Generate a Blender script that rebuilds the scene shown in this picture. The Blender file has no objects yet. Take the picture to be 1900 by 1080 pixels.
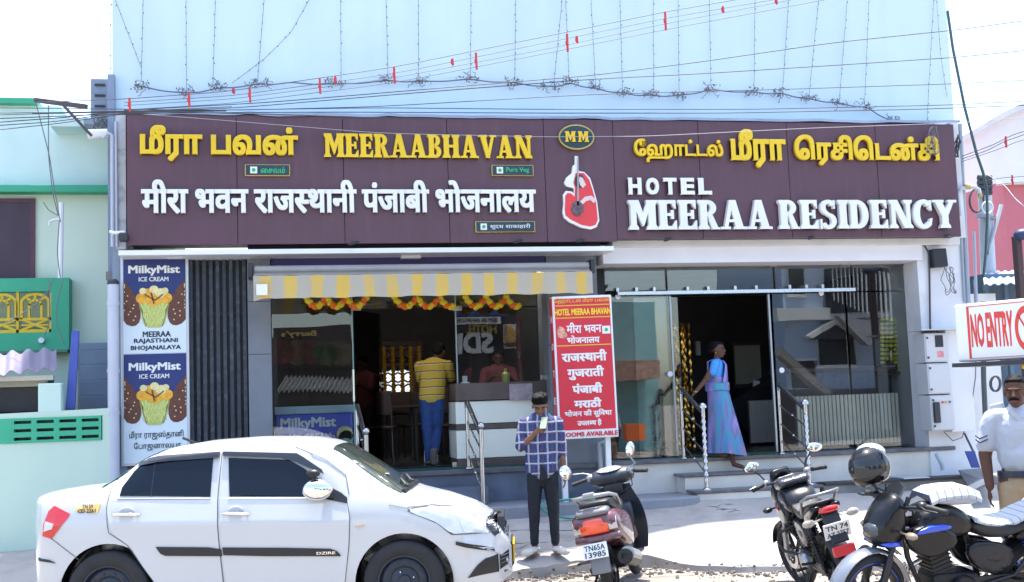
import bpy, bmesh, math, random
from mathutils import Vector, Matrix, Quaternion, noise
rnd = random.Random(7)
SC = bpy.context.scene
COL = SC.collection
PI = math.pi
R = math.radians
# ---------------------------------------------------------------- camera
FPX, CYAW, CPITCH, CROLL = 2200.0, R(11.6), R(5.45), R(-2.05)
CAMPOS = Vector((0, 0, 1.7))
_f = Vector((math.sin(CYAW)*math.cos(CPITCH), math.cos(CYAW)*math.cos(CPITCH), math.sin(CPITCH)))
_r = Vector((math.cos(CYAW), -math.sin(CYAW), 0)); _u = _r.cross(_f)
CR = _r*math.cos(CROLL) + _u*math.sin(CROLL)
CU = -_r*math.sin(CROLL) + _u*math.cos(CROLL)
CF = _f
cd = bpy.data.cameras.new('camera'); co = bpy.data.objects.new('camera', cd); COL.objects.link(co)
cd.sensor_width = 36; cd.lens = FPX/1900*36; cd.clip_end = 2000
co.matrix_world = Matrix(((CR.x, CU.x, -CF.x, CAMPOS.x), (CR.y, CU.y, -CF.y, CAMPOS.y), (CR.z, CU.z, -CF.z, CAMPOS.z), (0, 0, 0, 1)))
SC.camera = co
# ---------------------------------------------------------------- light
SUN_EL, SUN_AZ = R(80), R(20)      # azimuth from +Y (behind the hotel) towards +X
w = bpy.data.worlds.new('World'); SC.world = w; w.use_nodes = True
nt = w.node_tree; bg = nt.nodes['Background']
sk = nt.nodes.new('ShaderNodeTexSky'); sk.sky_type = 'NISHITA'; sk.sun_disc = False
sk.sun_elevation = SUN_EL; sk.sun_rotation = SUN_AZ
sk.air_density = 1.0; sk.dust_density = 2.0; sk.ozone_density = 0.6
nt.links.new(sk.outputs[0], bg.inputs[0]); bg.inputs[1].default_value = 0.15
sl = bpy.data.lights.new('sun', 'SUN'); sl.energy = 3.2; sl.angle = R(.5); sl.color = (1, .96, .9)
so = bpy.data.objects.new('sun', sl); COL.objects.link(so)
_sd = Vector((math.sin(SUN_AZ)*math.cos(SUN_EL), math.cos(SUN_AZ)*math.cos(SUN_EL), math.sin(SUN_EL)))
so.rotation_euler = _sd.to_track_quat('Z', 'Y').to_euler(); so.location = (0, 0, 40)
SC.view_settings.view_transform = 'Standard'; SC.view_settings.look = 'None'
SC.view_settings.exposure = 1.82; SC.view_settings.gamma = 1; SC.view_settings.use_curve_mapping = False
SC.render.engine = 'CYCLES'
SC.cycles.max_bounces = 7; SC.cycles.transparent_max_bounces = 16; SC.cycles.glossy_bounces = 4; SC.cycles.diffuse_bounces = 4
SC.cycles.use_denoising = True; SC.cycles.caustics_reflective = False; SC.cycles.caustics_refractive = False
SC.cycles.sample_clamp_indirect = 8

# ---------------------------------------------------------------- placing by plane
def ray(px, py):
    return CF*1.0 + CR*((px-950)/FPX) + CU*(-(py-540)/FPX)
def P(px, py, Y):
    d = ray(px, py); return CAMPOS + d*(Y/d.y)
def PZ(px, py, z):
    d = ray(px, py); return CAMPOS + d*((z-CAMPOS.z)/d.z)
def PD(px, py, dep):
    return CAMPOS + ray(px, py)*dep
def proj(v):
    d = Vector(v)-CAMPOS; z = d.dot(CF)
    return (950+FPX*d.dot(CR)/z, 540-FPX*d.dot(CU)/z)
def PB(x0, y0, x1, y1, Y):
    'rectangle on plane Y from a pixel box: X0,X1,Z0,Z1'
    a, b, c, d = P(x0, y0, Y), P(x0, y1, Y), P(x1, y0, Y), P(x1, y1, Y)
    return ((a.x+b.x)/2, (c.x+d.x)/2, (b.z+d.z)/2, (a.z+c.z)/2)

# ---------------------------------------------------------------- materials
MATS = {}
def srgb(r, g, b):
    f = lambda c: (c/255)/12.92 if c/255 <= .04045 else ((c/255+.055)/1.055)**2.4
    return (f(r), f(g), f(b))
def mat(name, col, rough=.6, metal=0, var=.10, vs=2.5, bump=.0, bs=30, coat=0, dirt=0, dcol=(.12, .10, .08), ds=1.3, spec=.5, emit=None, es=1, trans=0, streak=0):
    if name in MATS: return MATS[name]
    m = bpy.data.materials.new(name); m.use_nodes = True
    n = m.node_tree.nodes; L = m.node_tree.links; b = n['Principled BSDF']
    b.inputs['Roughness'].default_value = rough; b.inputs['Metallic'].default_value = metal
    b.inputs['Specular IOR Level'].default_value = spec
    if coat: b.inputs['Coat Weight'].default_value = coat; b.inputs['Coat Roughness'].default_value = .04
    if trans: b.inputs['Transmission Weight'].default_value = trans
    if emit: b.inputs['Emission Color'].default_value = (*emit, 1); b.inputs['Emission Strength'].default_value = es
    tc = n.new('ShaderNodeTexCoord')
    def nz(scale, det=4, vec=None):
        t = n.new('ShaderNodeTexNoise'); t.inputs['Scale'].default_value = scale; t.inputs['Detail'].default_value = det
        L.new(vec or tc.outputs['Object'], t.inputs['Vector']); return t
    src = None
    if var:
        t = nz(vs, 6); mr = n.new('ShaderNodeMapRange'); mr.inputs['From Min'].default_value = .3; mr.inputs['From Max'].default_value = .7
        mr.inputs['To Min'].default_value = 1-var; mr.inputs['To Max'].default_value = 1+var*.6
        L.new(t.outputs[0], mr.inputs['Value'])
        mx = n.new('ShaderNodeVectorMath'); mx.operation = 'SCALE'; mx.inputs[0].default_value = col
        L.new(mr.outputs[0], mx.inputs['Scale']); src = mx.outputs[0]
        t2 = nz(vs*6, 3); mr2 = n.new('ShaderNodeMapRange'); mr2.inputs['To Min'].default_value = max(.03, rough-.12); mr2.inputs['To Max'].default_value = min(1, rough+.12)
        L.new(t2.outputs[0], mr2.inputs['Value']); L.new(mr2.outputs[0], b.inputs['Roughness'])
    if dirt or streak:
        mp = n.new('ShaderNodeMapping'); L.new(tc.outputs['Object'], mp.inputs[0])
        mp.inputs['Scale'].default_value = (ds, ds, ds*(.12 if streak else 1))
        t = nz(2.2, 8, mp.outputs[0]); cr = n.new('ShaderNodeValToRGB')
        cr.color_ramp.elements[0].position = .5; cr.color_ramp.elements[1].position = .75
        k = max(dirt, streak)
        cr.color_ramp.elements[0].color = (0, 0, 0, 1); cr.color_ramp.elements[1].color = (k, k, k, 1)
        L.new(t.outputs[0], cr.inputs[0])
        mix = n.new('ShaderNodeMix'); mix.data_type = 'RGBA'
        if src is not None: L.new(src, mix.inputs[6])
        else: mix.inputs[6].default_value = (*col, 1)
        mix.inputs[7].default_value = (*dcol, 1); L.new(cr.outputs[0], mix.inputs[0]); src = mix.outputs[2]
    if src is not None: L.new(src, b.inputs['Base Color'])
    else: b.inputs['Base Color'].default_value = (*col, 1)
    if bump:
        t = nz(bs, 8); bp = n.new('ShaderNodeBump'); bp.inputs['Strength'].default_value = min(1, bump); bp.inputs['Distance'].default_value = .01
        L.new(t.outputs[0], bp.inputs['Height']); L.new(bp.outputs[0], b.inputs['Normal'])
    MATS[name] = m; return m
def glass(name, tint=(.80, .88, .86), refl=1.0, ior=1.52):
    if name in MATS: return MATS[name]
    m = bpy.data.materials.new(name); m.use_nodes = True; n = m.node_tree.nodes; L = m.node_tree.links; n.clear()
    o = n.new('ShaderNodeOutputMaterial'); g = n.new('ShaderNodeBsdfGlossy'); g.inputs['Roughness'].default_value = .0
    t = n.new('ShaderNodeBsdfTransparent'); t.inputs[0].default_value = (*tint, 1)
    fr = n.new('ShaderNodeFresnel'); fr.inputs[0].default_value = ior
    mu = n.new('ShaderNodeMath'); mu.operation = 'MULTIPLY'; mu.inputs[1].default_value = refl; mu.use_clamp = True
    # slow waviness of float glass
    tc = n.new('ShaderNodeTexCoord'); nzz = n.new('ShaderNodeTexNoise'); nzz.inputs['Scale'].default_value = .8; nzz.inputs['Detail'].default_value = 1
    bp = n.new('ShaderNodeBump'); bp.inputs['Strength'].default_value = .05; bp.inputs['Distance'].default_value = .05
    L.new(tc.outputs['Object'], nzz.inputs[0]); L.new(nzz.outputs[0], bp.inputs['Height']); L.new(bp.outputs[0], g.inputs['Normal'])
    mx = n.new('ShaderNodeMixShader'); L.new(fr.outputs[0], mu.inputs[0]); L.new(mu.outputs[0], mx.inputs[0])
    L.new(t.outputs[0], mx.inputs[1]); L.new(g.outputs[0], mx.inputs[2]); L.new(mx.outputs[0], o.inputs[0])
    MATS[name] = m; return m

# ---------------------------------------------------------------- mesh building
class MB:
    def __init__(s): s.v = []; s.f = []; s.m = []; s.mi = 0; s.T = Matrix.Identity(4)
    def add(s, vs, fs):
        b = len(s.v); s.v += [s.T @ Vector(v) for v in vs]
        for f in fs: s.f.append([b+i for i in f]); s.m.append(s.mi)
        return s
    def box(s, x0, x1, y0, y1, z0, z1):
        if x0 > x1: x0, x1 = x1, x0
        if y0 > y1: y0, y1 = y1, y0
        if z0 > z1: z0, z1 = z1, z0
        return s.add([(x0,y0,z0),(x1,y0,z0),(x1,y1,z0),(x0,y1,z0),(x0,y0,z1),(x1,y0,z1),(x1,y1,z1),(x0,y1,z1)],
                     [(3,2,1,0),(4,5,6,7),(0,1,5,4),(1,2,6,5),(2,3,7,6),(3,0,4,7)])
    def pb(s, px0, py0, px1, py1, Y0, Y1):
        a = PB(px0, py0, px1, py1, Y0); return s.box(a[0], a[1], Y0, Y1, a[2], a[3])
    def quad(s, a, b, c, d): return s.add([a, b, c, d], [(0, 1, 2, 3)])
    def bar(s, a, b, w, h=None, up=(0, 0, 1)):
        a, b = Vector(a), Vector(b); h = h or w; d = (b-a).normalized(); up = Vector(up)
        if abs(d.dot(up)) > .98: up = Vector((0, 1, 0))
        x = d.cross(up).normalized(); y = x.cross(d)
        q = [x*w/2+y*h/2, -x*w/2+y*h/2, -x*w/2-y*h/2, x*w/2-y*h/2]
        return s.add([a+i for i in q]+[b+i for i in q], [(3,2,1,0),(4,5,6,7),(0,1,5,4),(1,2,6,5),(2,3,7,6),(3,0,4,7)])
    def tube(s, pts, r, n=8, cap=True, closed=False):
        pts = [Vector(p) for p in pts]; k = len(pts); rr = r if isinstance(r, (list, tuple)) else [r]*k
        rings = []; prev = None
        for i in range(k):
            if closed: d = pts[(i+1) % k]-pts[i-1]
            else: d = (pts[min(i+1, k-1)]-pts[max(i-1, 0)])
            d = d.normalized() if d.length > 1e-9 else Vector((0, 0, 1))
            if prev is None:
                x = d.cross(Vector((0, 0, 1)) if abs(d.z) < .9 else Vector((1, 0, 0))).normalized()
            else:
                x = (prev-d*prev.dot(d)).normalized()
            prev = x; y = d.cross(x)
            rings.append([pts[i]+(x*math.cos(2*PI*j/n)+y*math.sin(2*PI*j/n))*rr[i] for j in range(n)])
        return s.loft(rings, cap=cap and not closed, closed=closed)
    def loft(s, rings, cap=True, closed=False, ringclosed=True):
        n = len(rings[0]); k = len(rings); fs = []
        for i in range(k if closed else k-1):
            for j in range(n if ringclosed else n-1):
                a = i*n+j; b = i*n+(j+1) % n; i2 = (i+1) % k
                fs.append((a, b, i2*n+(j+1) % n, i2*n+j))
        if cap: fs.append(tuple(range(n-1, -1, -1))); fs.append(tuple((k-1)*n+j for j in range(n)))
        return s.add([v for r in rings for v in r], fs)
    def lathe(s, prof, c=(0, 0, 0), axis='z', n=16, closed=False, cap=True):
        c = Vector(c); rings = []
        for (r, h) in prof:
            ring = []
            for j in range(n):
                a = 2*PI*j/n; x, y = r*math.cos(a), r*math.sin(a)
                ring.append(c+(Vector((x, y, h)) if axis == 'z' else Vector((h, x, y)) if axis == 'x' else Vector((y, h, x))))
            rings.append(ring)
        return s.loft(rings, cap=cap and not closed, closed=closed)
    def cyl(s, a, b, r, n=12): return s.tube([a, b], r, n)
    def ell(s, c, r, n=12, m=8, rot=None):
        c = Vector(c); r = (r, r, r) if not isinstance(r, (list, tuple)) else r; rings = []
        for i in range(1, m):
            t = PI*i/m
            rings.append([(math.sin(t)*math.cos(2*PI*j/n)*r[0], math.sin(t)*math.sin(2*PI*j/n)*r[1], -math.cos(t)*r[2]) for j in range(n)])
        vs = [Vector(v) for q in rings for v in q]+[Vector((0, 0, -r[2])), Vector((0, 0, r[2]))]
        if rot is not None: vs = [rot @ v for v in vs]
        k = len(vs); fs = []
        for i in range(m-2):
            for j in range(n): fs.append((i*n+j, i*n+(j+1) % n, (i+1)*n+(j+1) % n, (i+1)*n+j))
        for j in range(n):
            fs.append((k-2, (j+1) % n, j)); fs.append((k-1, (m-2)*n+j, (m-2)*n+(j+1) % n))
        return s.add([c+v for v in vs], fs)
    def prism(s, poly, y0, y1, pl='xz'):
        'polygon in a plane extruded along the third axis (xz: along y)'
        k = len(poly)
        g = (lambda p, t: (p[0], t, p[1])) if pl == 'xz' else (lambda p, t: (p[0], p[1], t)) if pl == 'xy' else (lambda p, t: (t, p[0], p[1]))
        vs = [g(p, y0) for p in poly]+[g(p, y1) for p in poly]
        fs = [tuple(range(k)), tuple(range(2*k-1, k-1, -1))]+[(i, i+k, (i+1) % k+k, (i+1) % k) for i in range(k)]
        return s.add(vs, fs)
    def build(s, name, m, parent=None, smooth=False, bevel=0, bseg=2, sub=0, recalc=True, keep=False):
        me = bpy.data.meshes.new(name)
        off = OFF.get(rootof(parent).name) if parent else None
        vs = s.v if off is None else [v-off for v in s.v]
        me.from_pydata(vs, [], s.f); me.update()
        if recalc:
            bm = bmesh.new(); bm.from_mesh(me); bmesh.ops.recalc_face_normals(bm, faces=bm.faces); bm.to_mesh(me); bm.free()
        for q in (m if isinstance(m, (list, tuple)) else [m]): me.materials.append(q)
        if isinstance(m, (list, tuple)):
            for p, i in zip(me.polygons, s.m): p.material_index = i
        if smooth: me.shade_smooth(); 
        o = bpy.data.objects.new(name, me); COL.objects.link(o)
        if parent: o.parent = parent
        if bevel:
            b = o.modifiers.new('b', 'BEVEL'); b.width = bevel; b.segments = bseg; b.limit_method = 'ANGLE'; b.angle_limit = R(35); b.harden_normals = False
        if sub:
            b = o.modifiers.new('s', 'SUBSURF'); b.levels = sub; b.render_levels = sub
        if smooth and not sub:
            smooth_by_angle(me, 40 if smooth is True else smooth)
        return o
def smooth_by_angle(me, ang):
    bm = bmesh.new(); bm.from_mesh(me); a = R(ang)
    for e in bm.edges:
        if len(e.link_faces) == 2 and e.calc_face_angle(0) > a: e.smooth = False
    bm.to_mesh(me); bm.free()
OFF = {}
def rootof(o):
    while o.parent: o = o.parent
    return o
def tag(o, label=None, cat=None, group=None, kind=None):
    if label: o['label'] = label
    if cat: o['category'] = cat
    if group: o['group'] = group
    if kind: o['kind'] = kind
    return o
def thing(name, label, cat, loc=(0, 0, 0), rz=0, group=None, local=False):
    o = bpy.data.objects.new(name, None); COL.objects.link(o); o.location = loc; o.rotation_euler = (0, 0, rz)
    o.empty_display_size = .2
    if not local: OFF[o.name] = Vector(loc)
    return tag(o, label, cat, group)
def copytree(o, parent=None):
    c = o.copy(); COL.objects.link(c); c.parent = parent
    for ch in [q for q in bpy.data.objects if q.parent == o]: copytree(ch, c)
    return c
def inst(mesh_obj, name, parent, loc=(0, 0, 0), rot=None, scale=None):
    o = bpy.data.objects.new(name, mesh_obj.data); COL.objects.link(o); o.parent = parent; o.location = loc
    if rot: o.rotation_euler = rot
    if scale: o.scale = scale
    return o

# ---------------------------------------------------------------- text
_tw = {}
def _tmesh(s, bevel=0, extr=.02, res=3):
    c = bpy.data.curves.new('text', 'FONT'); c.body = s; c.size = 1; c.extrude = extr; c.resolution_u = res
    c.bevel_depth = bevel; c.bevel_resolution = 0
    o = bpy.data.objects.new('text', c); COL.objects.link(o)
    dg = bpy.context.evaluated_depsgraph_get()
    me = bpy.data.meshes.new_from_object(o.evaluated_get(dg))
    vs = [tuple(v.co) for v in me.vertices]; fs = [tuple(p.vertices) for p in me.polygons]
    bpy.data.objects.remove(o); bpy.data.curves.remove(c); bpy.data.meshes.remove(me)
    return vs, fs
def textw(s):
    if s in _tw: return _tw[s]
    vs, _ = _tmesh(s+'|', 0, 0); x = max(v[0] for v in vs) if vs else 0
    _tw[s] = x; return x
def half(vs, fs, frac):
    x0 = min(v[0] for v in vs); x1 = max(v[0] for v in vs)
    me = bpy.data.meshes.new('h'); me.from_pydata(vs, [], fs); bm = bmesh.new(); bm.from_mesh(me)
    bmesh.ops.bisect_plane(bm, geom=bm.verts[:]+bm.edges[:]+bm.faces[:], plane_co=(x0+(x1-x0)*frac, 0, 0), plane_no=(1, 0, 0), clear_outer=True)
    bm.verts.ensure_lookup_table(); v2 = [tuple(v.co) for v in bm.verts]; f2 = [tuple(v.index for v in f.verts) for f in bm.faces]
    bm.free(); bpy.data.meshes.remove(me); return v2, f2, x0+(x1-x0)*frac
def layout(tokens, extr=.02, bevel=0, res=3):
    'tokens: list of clusters; "~x" is a half form. returns list of (verts, faces)'
    out = []; x = 0
    for t in tokens:
        if t == ' ': x += .28; continue
        if t[0] == '~':
            vs, fs = _tmesh(t[1:], bevel, extr, res); vs, fs, xe = half(vs, fs, .68)
            out.append(([(v[0]+x, v[1], v[2]) for v in vs], fs)); x += xe-.01
        else:
            vs, fs = _tmesh(t, bevel, extr, res)
            out.append(([(v[0]+x, v[1], v[2]) for v in vs], fs)); x += textw(t)-textw('')
    return out
def place_text(lay, A, B, C, depth, bold=0, boldy=None, zero=True):
    '''lay: list of (verts, faces). A lower-left, B lower-right, C upper-left of the target box (Vectors);
    text bbox is stretched to it; depth: metres of relief towards the viewer. returns list of MB'''
    xs = [v[0] for l in lay for v in l[0]]; ys = [v[1] for l in lay for v in l[0]]; zs = [v[2] for l in lay for v in l[0]]
    x0, x1, y0, y1, z0, z1 = min(xs), max(xs), min(ys), max(ys), min(zs), max(zs)
    A, B, C = Vector(A), Vector(B), Vector(C); U = B-A; V = C-A; N = U.cross(V).normalized()
    boldy = bold*.7 if boldy is None else boldy
    sh = [(0, 0)] if not bold else [(-bold, -boldy), (bold, -boldy), (0, 0), (-bold, boldy), (bold, boldy)]
    out = []
    for vs, fs in lay:
        m = MB()
        for k, (dx, dy) in enumerate(sh):
            m.add([A+U*((v[0]+dx-x0)/(x1-x0))+V*((v[1]+dy-y0)/(y1-y0))+N*((v[2]-z0)/(z1-z0+1e-9)*(depth-.0012*k)+.0003*k) for v in vs], fs)
        out.append(m)
    return out
def cl(s):
    'split a display-order string into clusters: base plus combining marks'
    out = []
    marks = set('ीुूेैोौंँःािॆ़्') | set('ிீுூ்ா')
    pre = set('ெேை') | set('ि')
    hold = ''
    for ch in s:
        if ch in pre: hold += ch; continue
        if ch in marks and out and not hold and out[-1] != ' ': out[-1] += ch
        else:
            out.append(hold+ch); hold = ''
    return out
def pxbox(x0, y0, x1, y1, Y, slope=True):
    'corners A,B,C on plane Y of a pixel parallelogram with bottom y0->.. given as (left-x, top-y, right-x, bottom-y) at its left; level in the world'
    a = P(x0, y1, Y); c = P(x0, y0, Y); b = P(x1, y1, Y)
    return Vector((a.x, Y, a.z)), Vector((b.x, Y, a.z)), Vector((a.x, Y, c.z))
def paint_text(tokens, m, parent, A, B, C, depth=.003, bold=.0, name='lettering', boldy=None):
    lay = layout(tokens if isinstance(tokens, list) else [tokens], res=2)
    ms = place_text(lay, A, B, C, depth, bold, boldy); q = MB()
    for x in ms: q.add(x.v, x.f)
    return q.build(name, m, parent, recalc=False)
def raised(tokens, m, parent, A, B, C, depth=.05, bold=.02, bevel=.012, name='letter', boldy=None):
    lay = layout(tokens, extr=.06, bevel=bevel)
    for x in place_text(lay, A, B, C, depth, bold, boldy): x.build(name, m, parent, recalc=False)
# slab-serif capitals drawn as overlapping strokes, unit height
def slab(ch):
    q = []
    def Rr(x0, y0, x1, y1): q.append([(x0, y0), (x1, y0), (x1, y1), (x0, y1)])
    def stem(x, w=.23, s=.07, top=True, bot=True):
        q.append([(x-s, 0), (x+w+s, 0), (x+w+s, .07), (x+w, .17), (x+w, .83), (x+w+s, .93), (x+w+s, 1), (x-s, 1), (x-s, .93), (x, .83), (x, .17), (x-s, .07)])
    def arc(cx, cy, rx, ry, a0, a1, tx, ty, n=12):
        for i in range(n):
            a, b = R(a0+(a1-a0)*i/n), R(a0+(a1-a0)*(i+1)/n)
            q.append([(cx+rx*math.cos(a), cy+ry*math.sin(a)), (cx+rx*math.cos(b), cy+ry*math.sin(b)),
                      (cx+(rx-tx)*math.cos(b), cy+(ry-ty)*math.sin(b)), (cx+(rx-tx)*math.cos(a), cy+(ry-ty)*math.sin(a))])
    if ch == 'M': stem(.07, .17, .07); stem(.72, .23, .07); q.append([(.12, 1), (.34, 1), (.58, .3), (.5, .12)]); q.append([(.5, .12), (.44, .35), (.7, 1), (.86, 1)]); return q, 1.04
    if ch == 'E': stem(.07); Rr(.2, .0, .6, .12); Rr(.2, .88, .6, 1); Rr(.25, .46, .5, .56); q.append([(.48, .36), (.56, .36), (.56, .66), (.48, .66)]); q.append([(.5, .1), (.66, .32), (.66, 0), (.5, 0)]); q.append([(.5, .9), (.64, .7), (.64, 1), (.5, 1)]); return q, .72
    if ch == 'R': stem(.07); arc(.36, .74, .3, .26, -90, 90, .2, .12); Rr(.25, .88, .37, 1); Rr(.25, .46, .37, .58); q.append([(.34, .5), (.52, .5), (.74, 0), (.5, 0)]); Rr(.6, 0, .78, .07); return q, .8
    if ch == 'A': q.append([(.12, 0), (.22, 0), (.47, 1), (.36, 1)]); q.append([(.34, 1), (.56, 1), (.84, 0), (.58, 0)]); Rr(.22, .24, .66, .34); Rr(0, 0, .34, .09); Rr(.5, 0, .94, .09); return q, .96
    if ch == 'B': stem(.07); arc(.36, .75, .28, .25, -90, 90, .2, .11); arc(.36, .27, .34, .27, -90, 90, .22, .12); Rr(.25, .89, .37, 1); Rr(.25, .46, .37, .58); Rr(.25, 0, .37, .12); return q, .76
    if ch == 'H': stem(.07); stem(.58); Rr(.25, .44, .62, .56); return q, .92
    if ch == 'V': q.append([(.08, 1), (.34, 1), (.56, 0), (.4, 0)]); q.append([(.4, 0), (.53, 0), (.82, 1), (.7, 1)]); Rr(0, .91, .42, 1); Rr(.6, .91, .92, 1); return q, .92
    if ch == 'N': stem(.1, .12, .09); stem(.7, .12, .09); q.append([(.08, 1), (.32, 1), (.82, 0), (.6, 0)]); return q, .95
    if ch == 'I': stem(.07); return q, .4
    if ch == 'D': stem(.07); arc(.34, .5, .42, .5, -90, 90, .24, .13, 16); Rr(.25, .87, .35, 1); Rr(.25, 0, .35, .13); return q, .82
    if ch == 'C': arc(.42, .5, .42, .52, 45, 315, .25, .14, 18); q.append([(.62, .98), (.74, 1), (.74, .62), (.62, .7)]); q.append([(.66, .34), (.76, .36), (.7, .1), (.58, .12)]); return q, .8
    if ch == 'S': arc(.34, .74, .3, .27, 20, 250, .2, .13, 14); arc(.34, .27, .32, .28, -160, 80, .2, .13, 14); q.append([(.1, .72), (.3, .62), (.6, .38), (.62, .26), (.4, .4), (.12, .56)]); Rr(.54, .7, .62, 1); Rr(.02, 0, .1, .34); return q, .7
    if ch == 'Y': stem(.33, .22, .08); q[-1] = [(.25, 0), (.63, 0), (.63, .07), (.55, .17), (.55, .5), (.33, .5), (.33, .17), (.25, .07)]; q.append([(.04, 1), (.3, 1), (.55, .45), (.33, .42)]); q.append([(.33, .44), (.55, .44), (.84, 1), (.7, 1)]); Rr(-.02, .91, .4, 1); Rr(.6, .91, .92, 1); return q, .92
    return [], .22
def slabword(word, m, parent, A, B, C, depth=.06, gap=.03, name='letter', bevel=.004):
    A, B, C = Vector(A), Vector(B), Vector(C); items = []; x = 0
    for ch in word:
        q, wd = slab(ch); items.append((x, q)); x += wd+gap
    tot = x-gap; U = (B-A)/tot; V = C-A; N = U.cross(V).normalized()
    for x0, q in items:
        if not q: continue
        mb = MB()
        q = q+[[(p[0]+dx_, p[1]) for p in poly] for poly in q for dx_ in (-.022, .022)]
        for k, poly in enumerate(q):
            d = depth-.00045*(k % 97); e = .0002*(k % 97); n = len(poly)
            vs = [A+U*(x0+p[0])+V*p[1]+N*e for p in poly]+[A+U*(x0+p[0])+V*p[1]+N*d for p in poly]
            mb.add(vs, [tuple(range(n)), tuple(range(2*n-1, n-1, -1))]+[(i, i+n, (i+1) % n+n, (i+1) % n) for i in range(n)])
        mb.build(name, m, parent)
# ================================================================ THE SETTING
CONC = mat('concrete', (.36, .35, .335), .85, var=.16, vs=1.1, bump=.5, bs=14, dirt=.55, dcol=(.20, .18, .165), ds=1.4)
ROAD = mat('dusty_road', (.255, .225, .195), .9, var=.2, vs=1.6, bump=.9, bs=9, dirt=.6, dcol=(.36, .32, .28), ds=1.6)
GRAN = mat('granite_step', (.10, .105, .125), .35, var=.25, vs=9, bump=.05, dirt=.4, dcol=(.25, .24, .23), ds=3)
MARB = mat('marble_riser', (.73, .70, .64), .4, var=.1, vs=3, dirt=.3, dcol=(.36, .33, .29), ds=1.2)
CYAN = mat('pale_blue_paint', (.60, .75, .80), .8, var=.06, vs=.7, bump=.2, bs=8, streak=.22, dcol=(.46, .55, .62), ds=1.2)
WHITE = mat('white_paint', (.72, .73, .74), .6, var=.07, vs=3, dirt=.3, dcol=(.45, .42, .38), ds=1.1)
WHITE2 = mat('white_trim', (.78, .80, .82), .4, var=.04)
BLUEGREY = mat('bluegrey_paint', (.24, .30, .40), .7, var=.12, streak=.3, dcol=(.14, .16, .2))
STONE = mat('grey_cladding', (.17, .19, .225), .45, var=.2, vs=2, bump=.05, dirt=.4, dcol=(.24, .25, .27), ds=1.2)
BLACK = mat('black_metal', (.018, .02, .026), .45, var=.2)
CHARC = mat('charcoal', (.03, .034, .042), .5, var=.15)
DARKROOM = mat('dark_interior', (.035, .034, .042), .7, var=.2, vs=1)
STEEL = mat('stainless_steel', (.55, .56, .58), .22, 1, var=.08, vs=14)
GREENT = mat('green_trim', (.045, .40, .23), .6, var=.08, streak=.15, dcol=(.1, .2, .15))
MINT = mat('mint_plaster', (.54, .68, .57), .85, var=.05, vs=.9, bump=.2, bs=10, dirt=.30, dcol=(.34, .47, .42), ds=.9, streak=.22)
MINT2 = mat('pale_plaster', (.66, .78, .65), .85, var=.05, vs=1, bump=.15, bs=10, streak=.18, dcol=(.40, .48, .42))
CABLE = mat('black_cable', (.05, .053, .06), .6, var=0)
CABLEG = mat('grey_cable', (.16, .17, .19), .6, var=0)
WIRE = mat('light_wire', (.13, .12, .15), .6, var=0)
GLS = glass('shopfront_glass', (.92, .95, .94), 1.5); GLL = glass('lobby_glass', (.93, .96, .96), 2.0)
REDPL = mat('red_plastic', (.6, .03, .03), .4, var=0)

ed = [(560, 1079), (760, 1073), (900, 1068), (950, 1060), (1040, 1050), (1090, 1035), (1130, 1026), (1200, 1028), (1240, 1040), (1290, 1050), (1370, 1053), (1450, 1051), (1600, 1050), (1760, 1050), (1990, 1050)]
def _gz0(x, y): return .05 if y < 11.4 else .05+min(1, (y-11.4)/1.85)*(.34+.022*max(-3, min(5, x)))
edge = []
for a, b in ed:
    z = .06
    for _ in range(12): q = PZ(a, b, z); z = z*.5+_gz0(q.x, q.y)*.5
    edge.append(q)
def edgeY(x):
    if x <= edge[0].x: return edge[0].y
    for a, b in zip(edge, edge[1:]):
        if a.x <= x <= b.x: return a.y+(b.y-a.y)*(x-a.x)/(b.x-a.x)
    return edge[-1].y
def gz(x, y):
    if y < 11.4: return .05
    return .05+min(1, (y-11.4)/1.85)*(.34+.022*max(-3, min(5, x)))
road = MB(); road.quad((-300, -300, 0), (300, -300, 0), (300, 500, 0), (-300, 500, 0))
tag(road.build('road', ROAD), kind='structure')
# ramped concrete apron with a broken front edge
ap = MB(); NX, NY = 170, 26; xs = [-8+19*i/NX for i in range(NX+1)]
rows = []
for x in xs:
    ey = edgeY(x)+.10*noise.noise((x*1.7, 3, 0))+.06*noise.noise((x*6, 9, 0)); col = []
    for j in range(NY+1):
        y = ey+(14.2-ey)*(j/NY)**1.25
        col.append((x, y, gz(x, y)+.012*noise.noise((x*1.3, y*1.3, 1))+.004*noise.noise((x*7, y*7, 4))))
    rows.append([(x, ey-.02, -.03)]+col)
ap.loft(rows, cap=False, ringclosed=False)
apron = tag(ap.build('pavement', CONC, smooth=50), kind='structure')
# cracks in the concrete: thin dark recess lines
ck = MB()
for (x0, y0, n, a) in [(1.9, 12.35, 14, .15), (2.3, 12.75, 20, -.05), (2.0, 11.95, 10, .35), (3.1, 11.75, 9, .5), (.3, 12.2, 8, .3), (3.6, 12.5, 9, .1), (5.0, 11.8, 12, .2)]:
    pts = []
    x, y = x0, y0
    for i in range(n):
        pts.append((x, y, gz(x, y)+.0045+.012*noise.noise((x*1.3, y*1.3, 1))+.004*noise.noise((x*7, y*7, 4))))
        x += .07; y += .07*a+rnd.uniform(-.035, .035)
    for i in range(n-1):
        p, q = Vector(pts[i]), Vector(pts[i+1]); wv = Vector((0, .010*rnd.uniform(.3, 1.2), 0))
        ck.quad(p-wv, q-wv, q+wv, p+wv)
tag(ck.build('pavement_cracks', mat('crack', (.12, .11, .10), .9, var=0), smooth=False), kind='stuff')
lt = MB()
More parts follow.
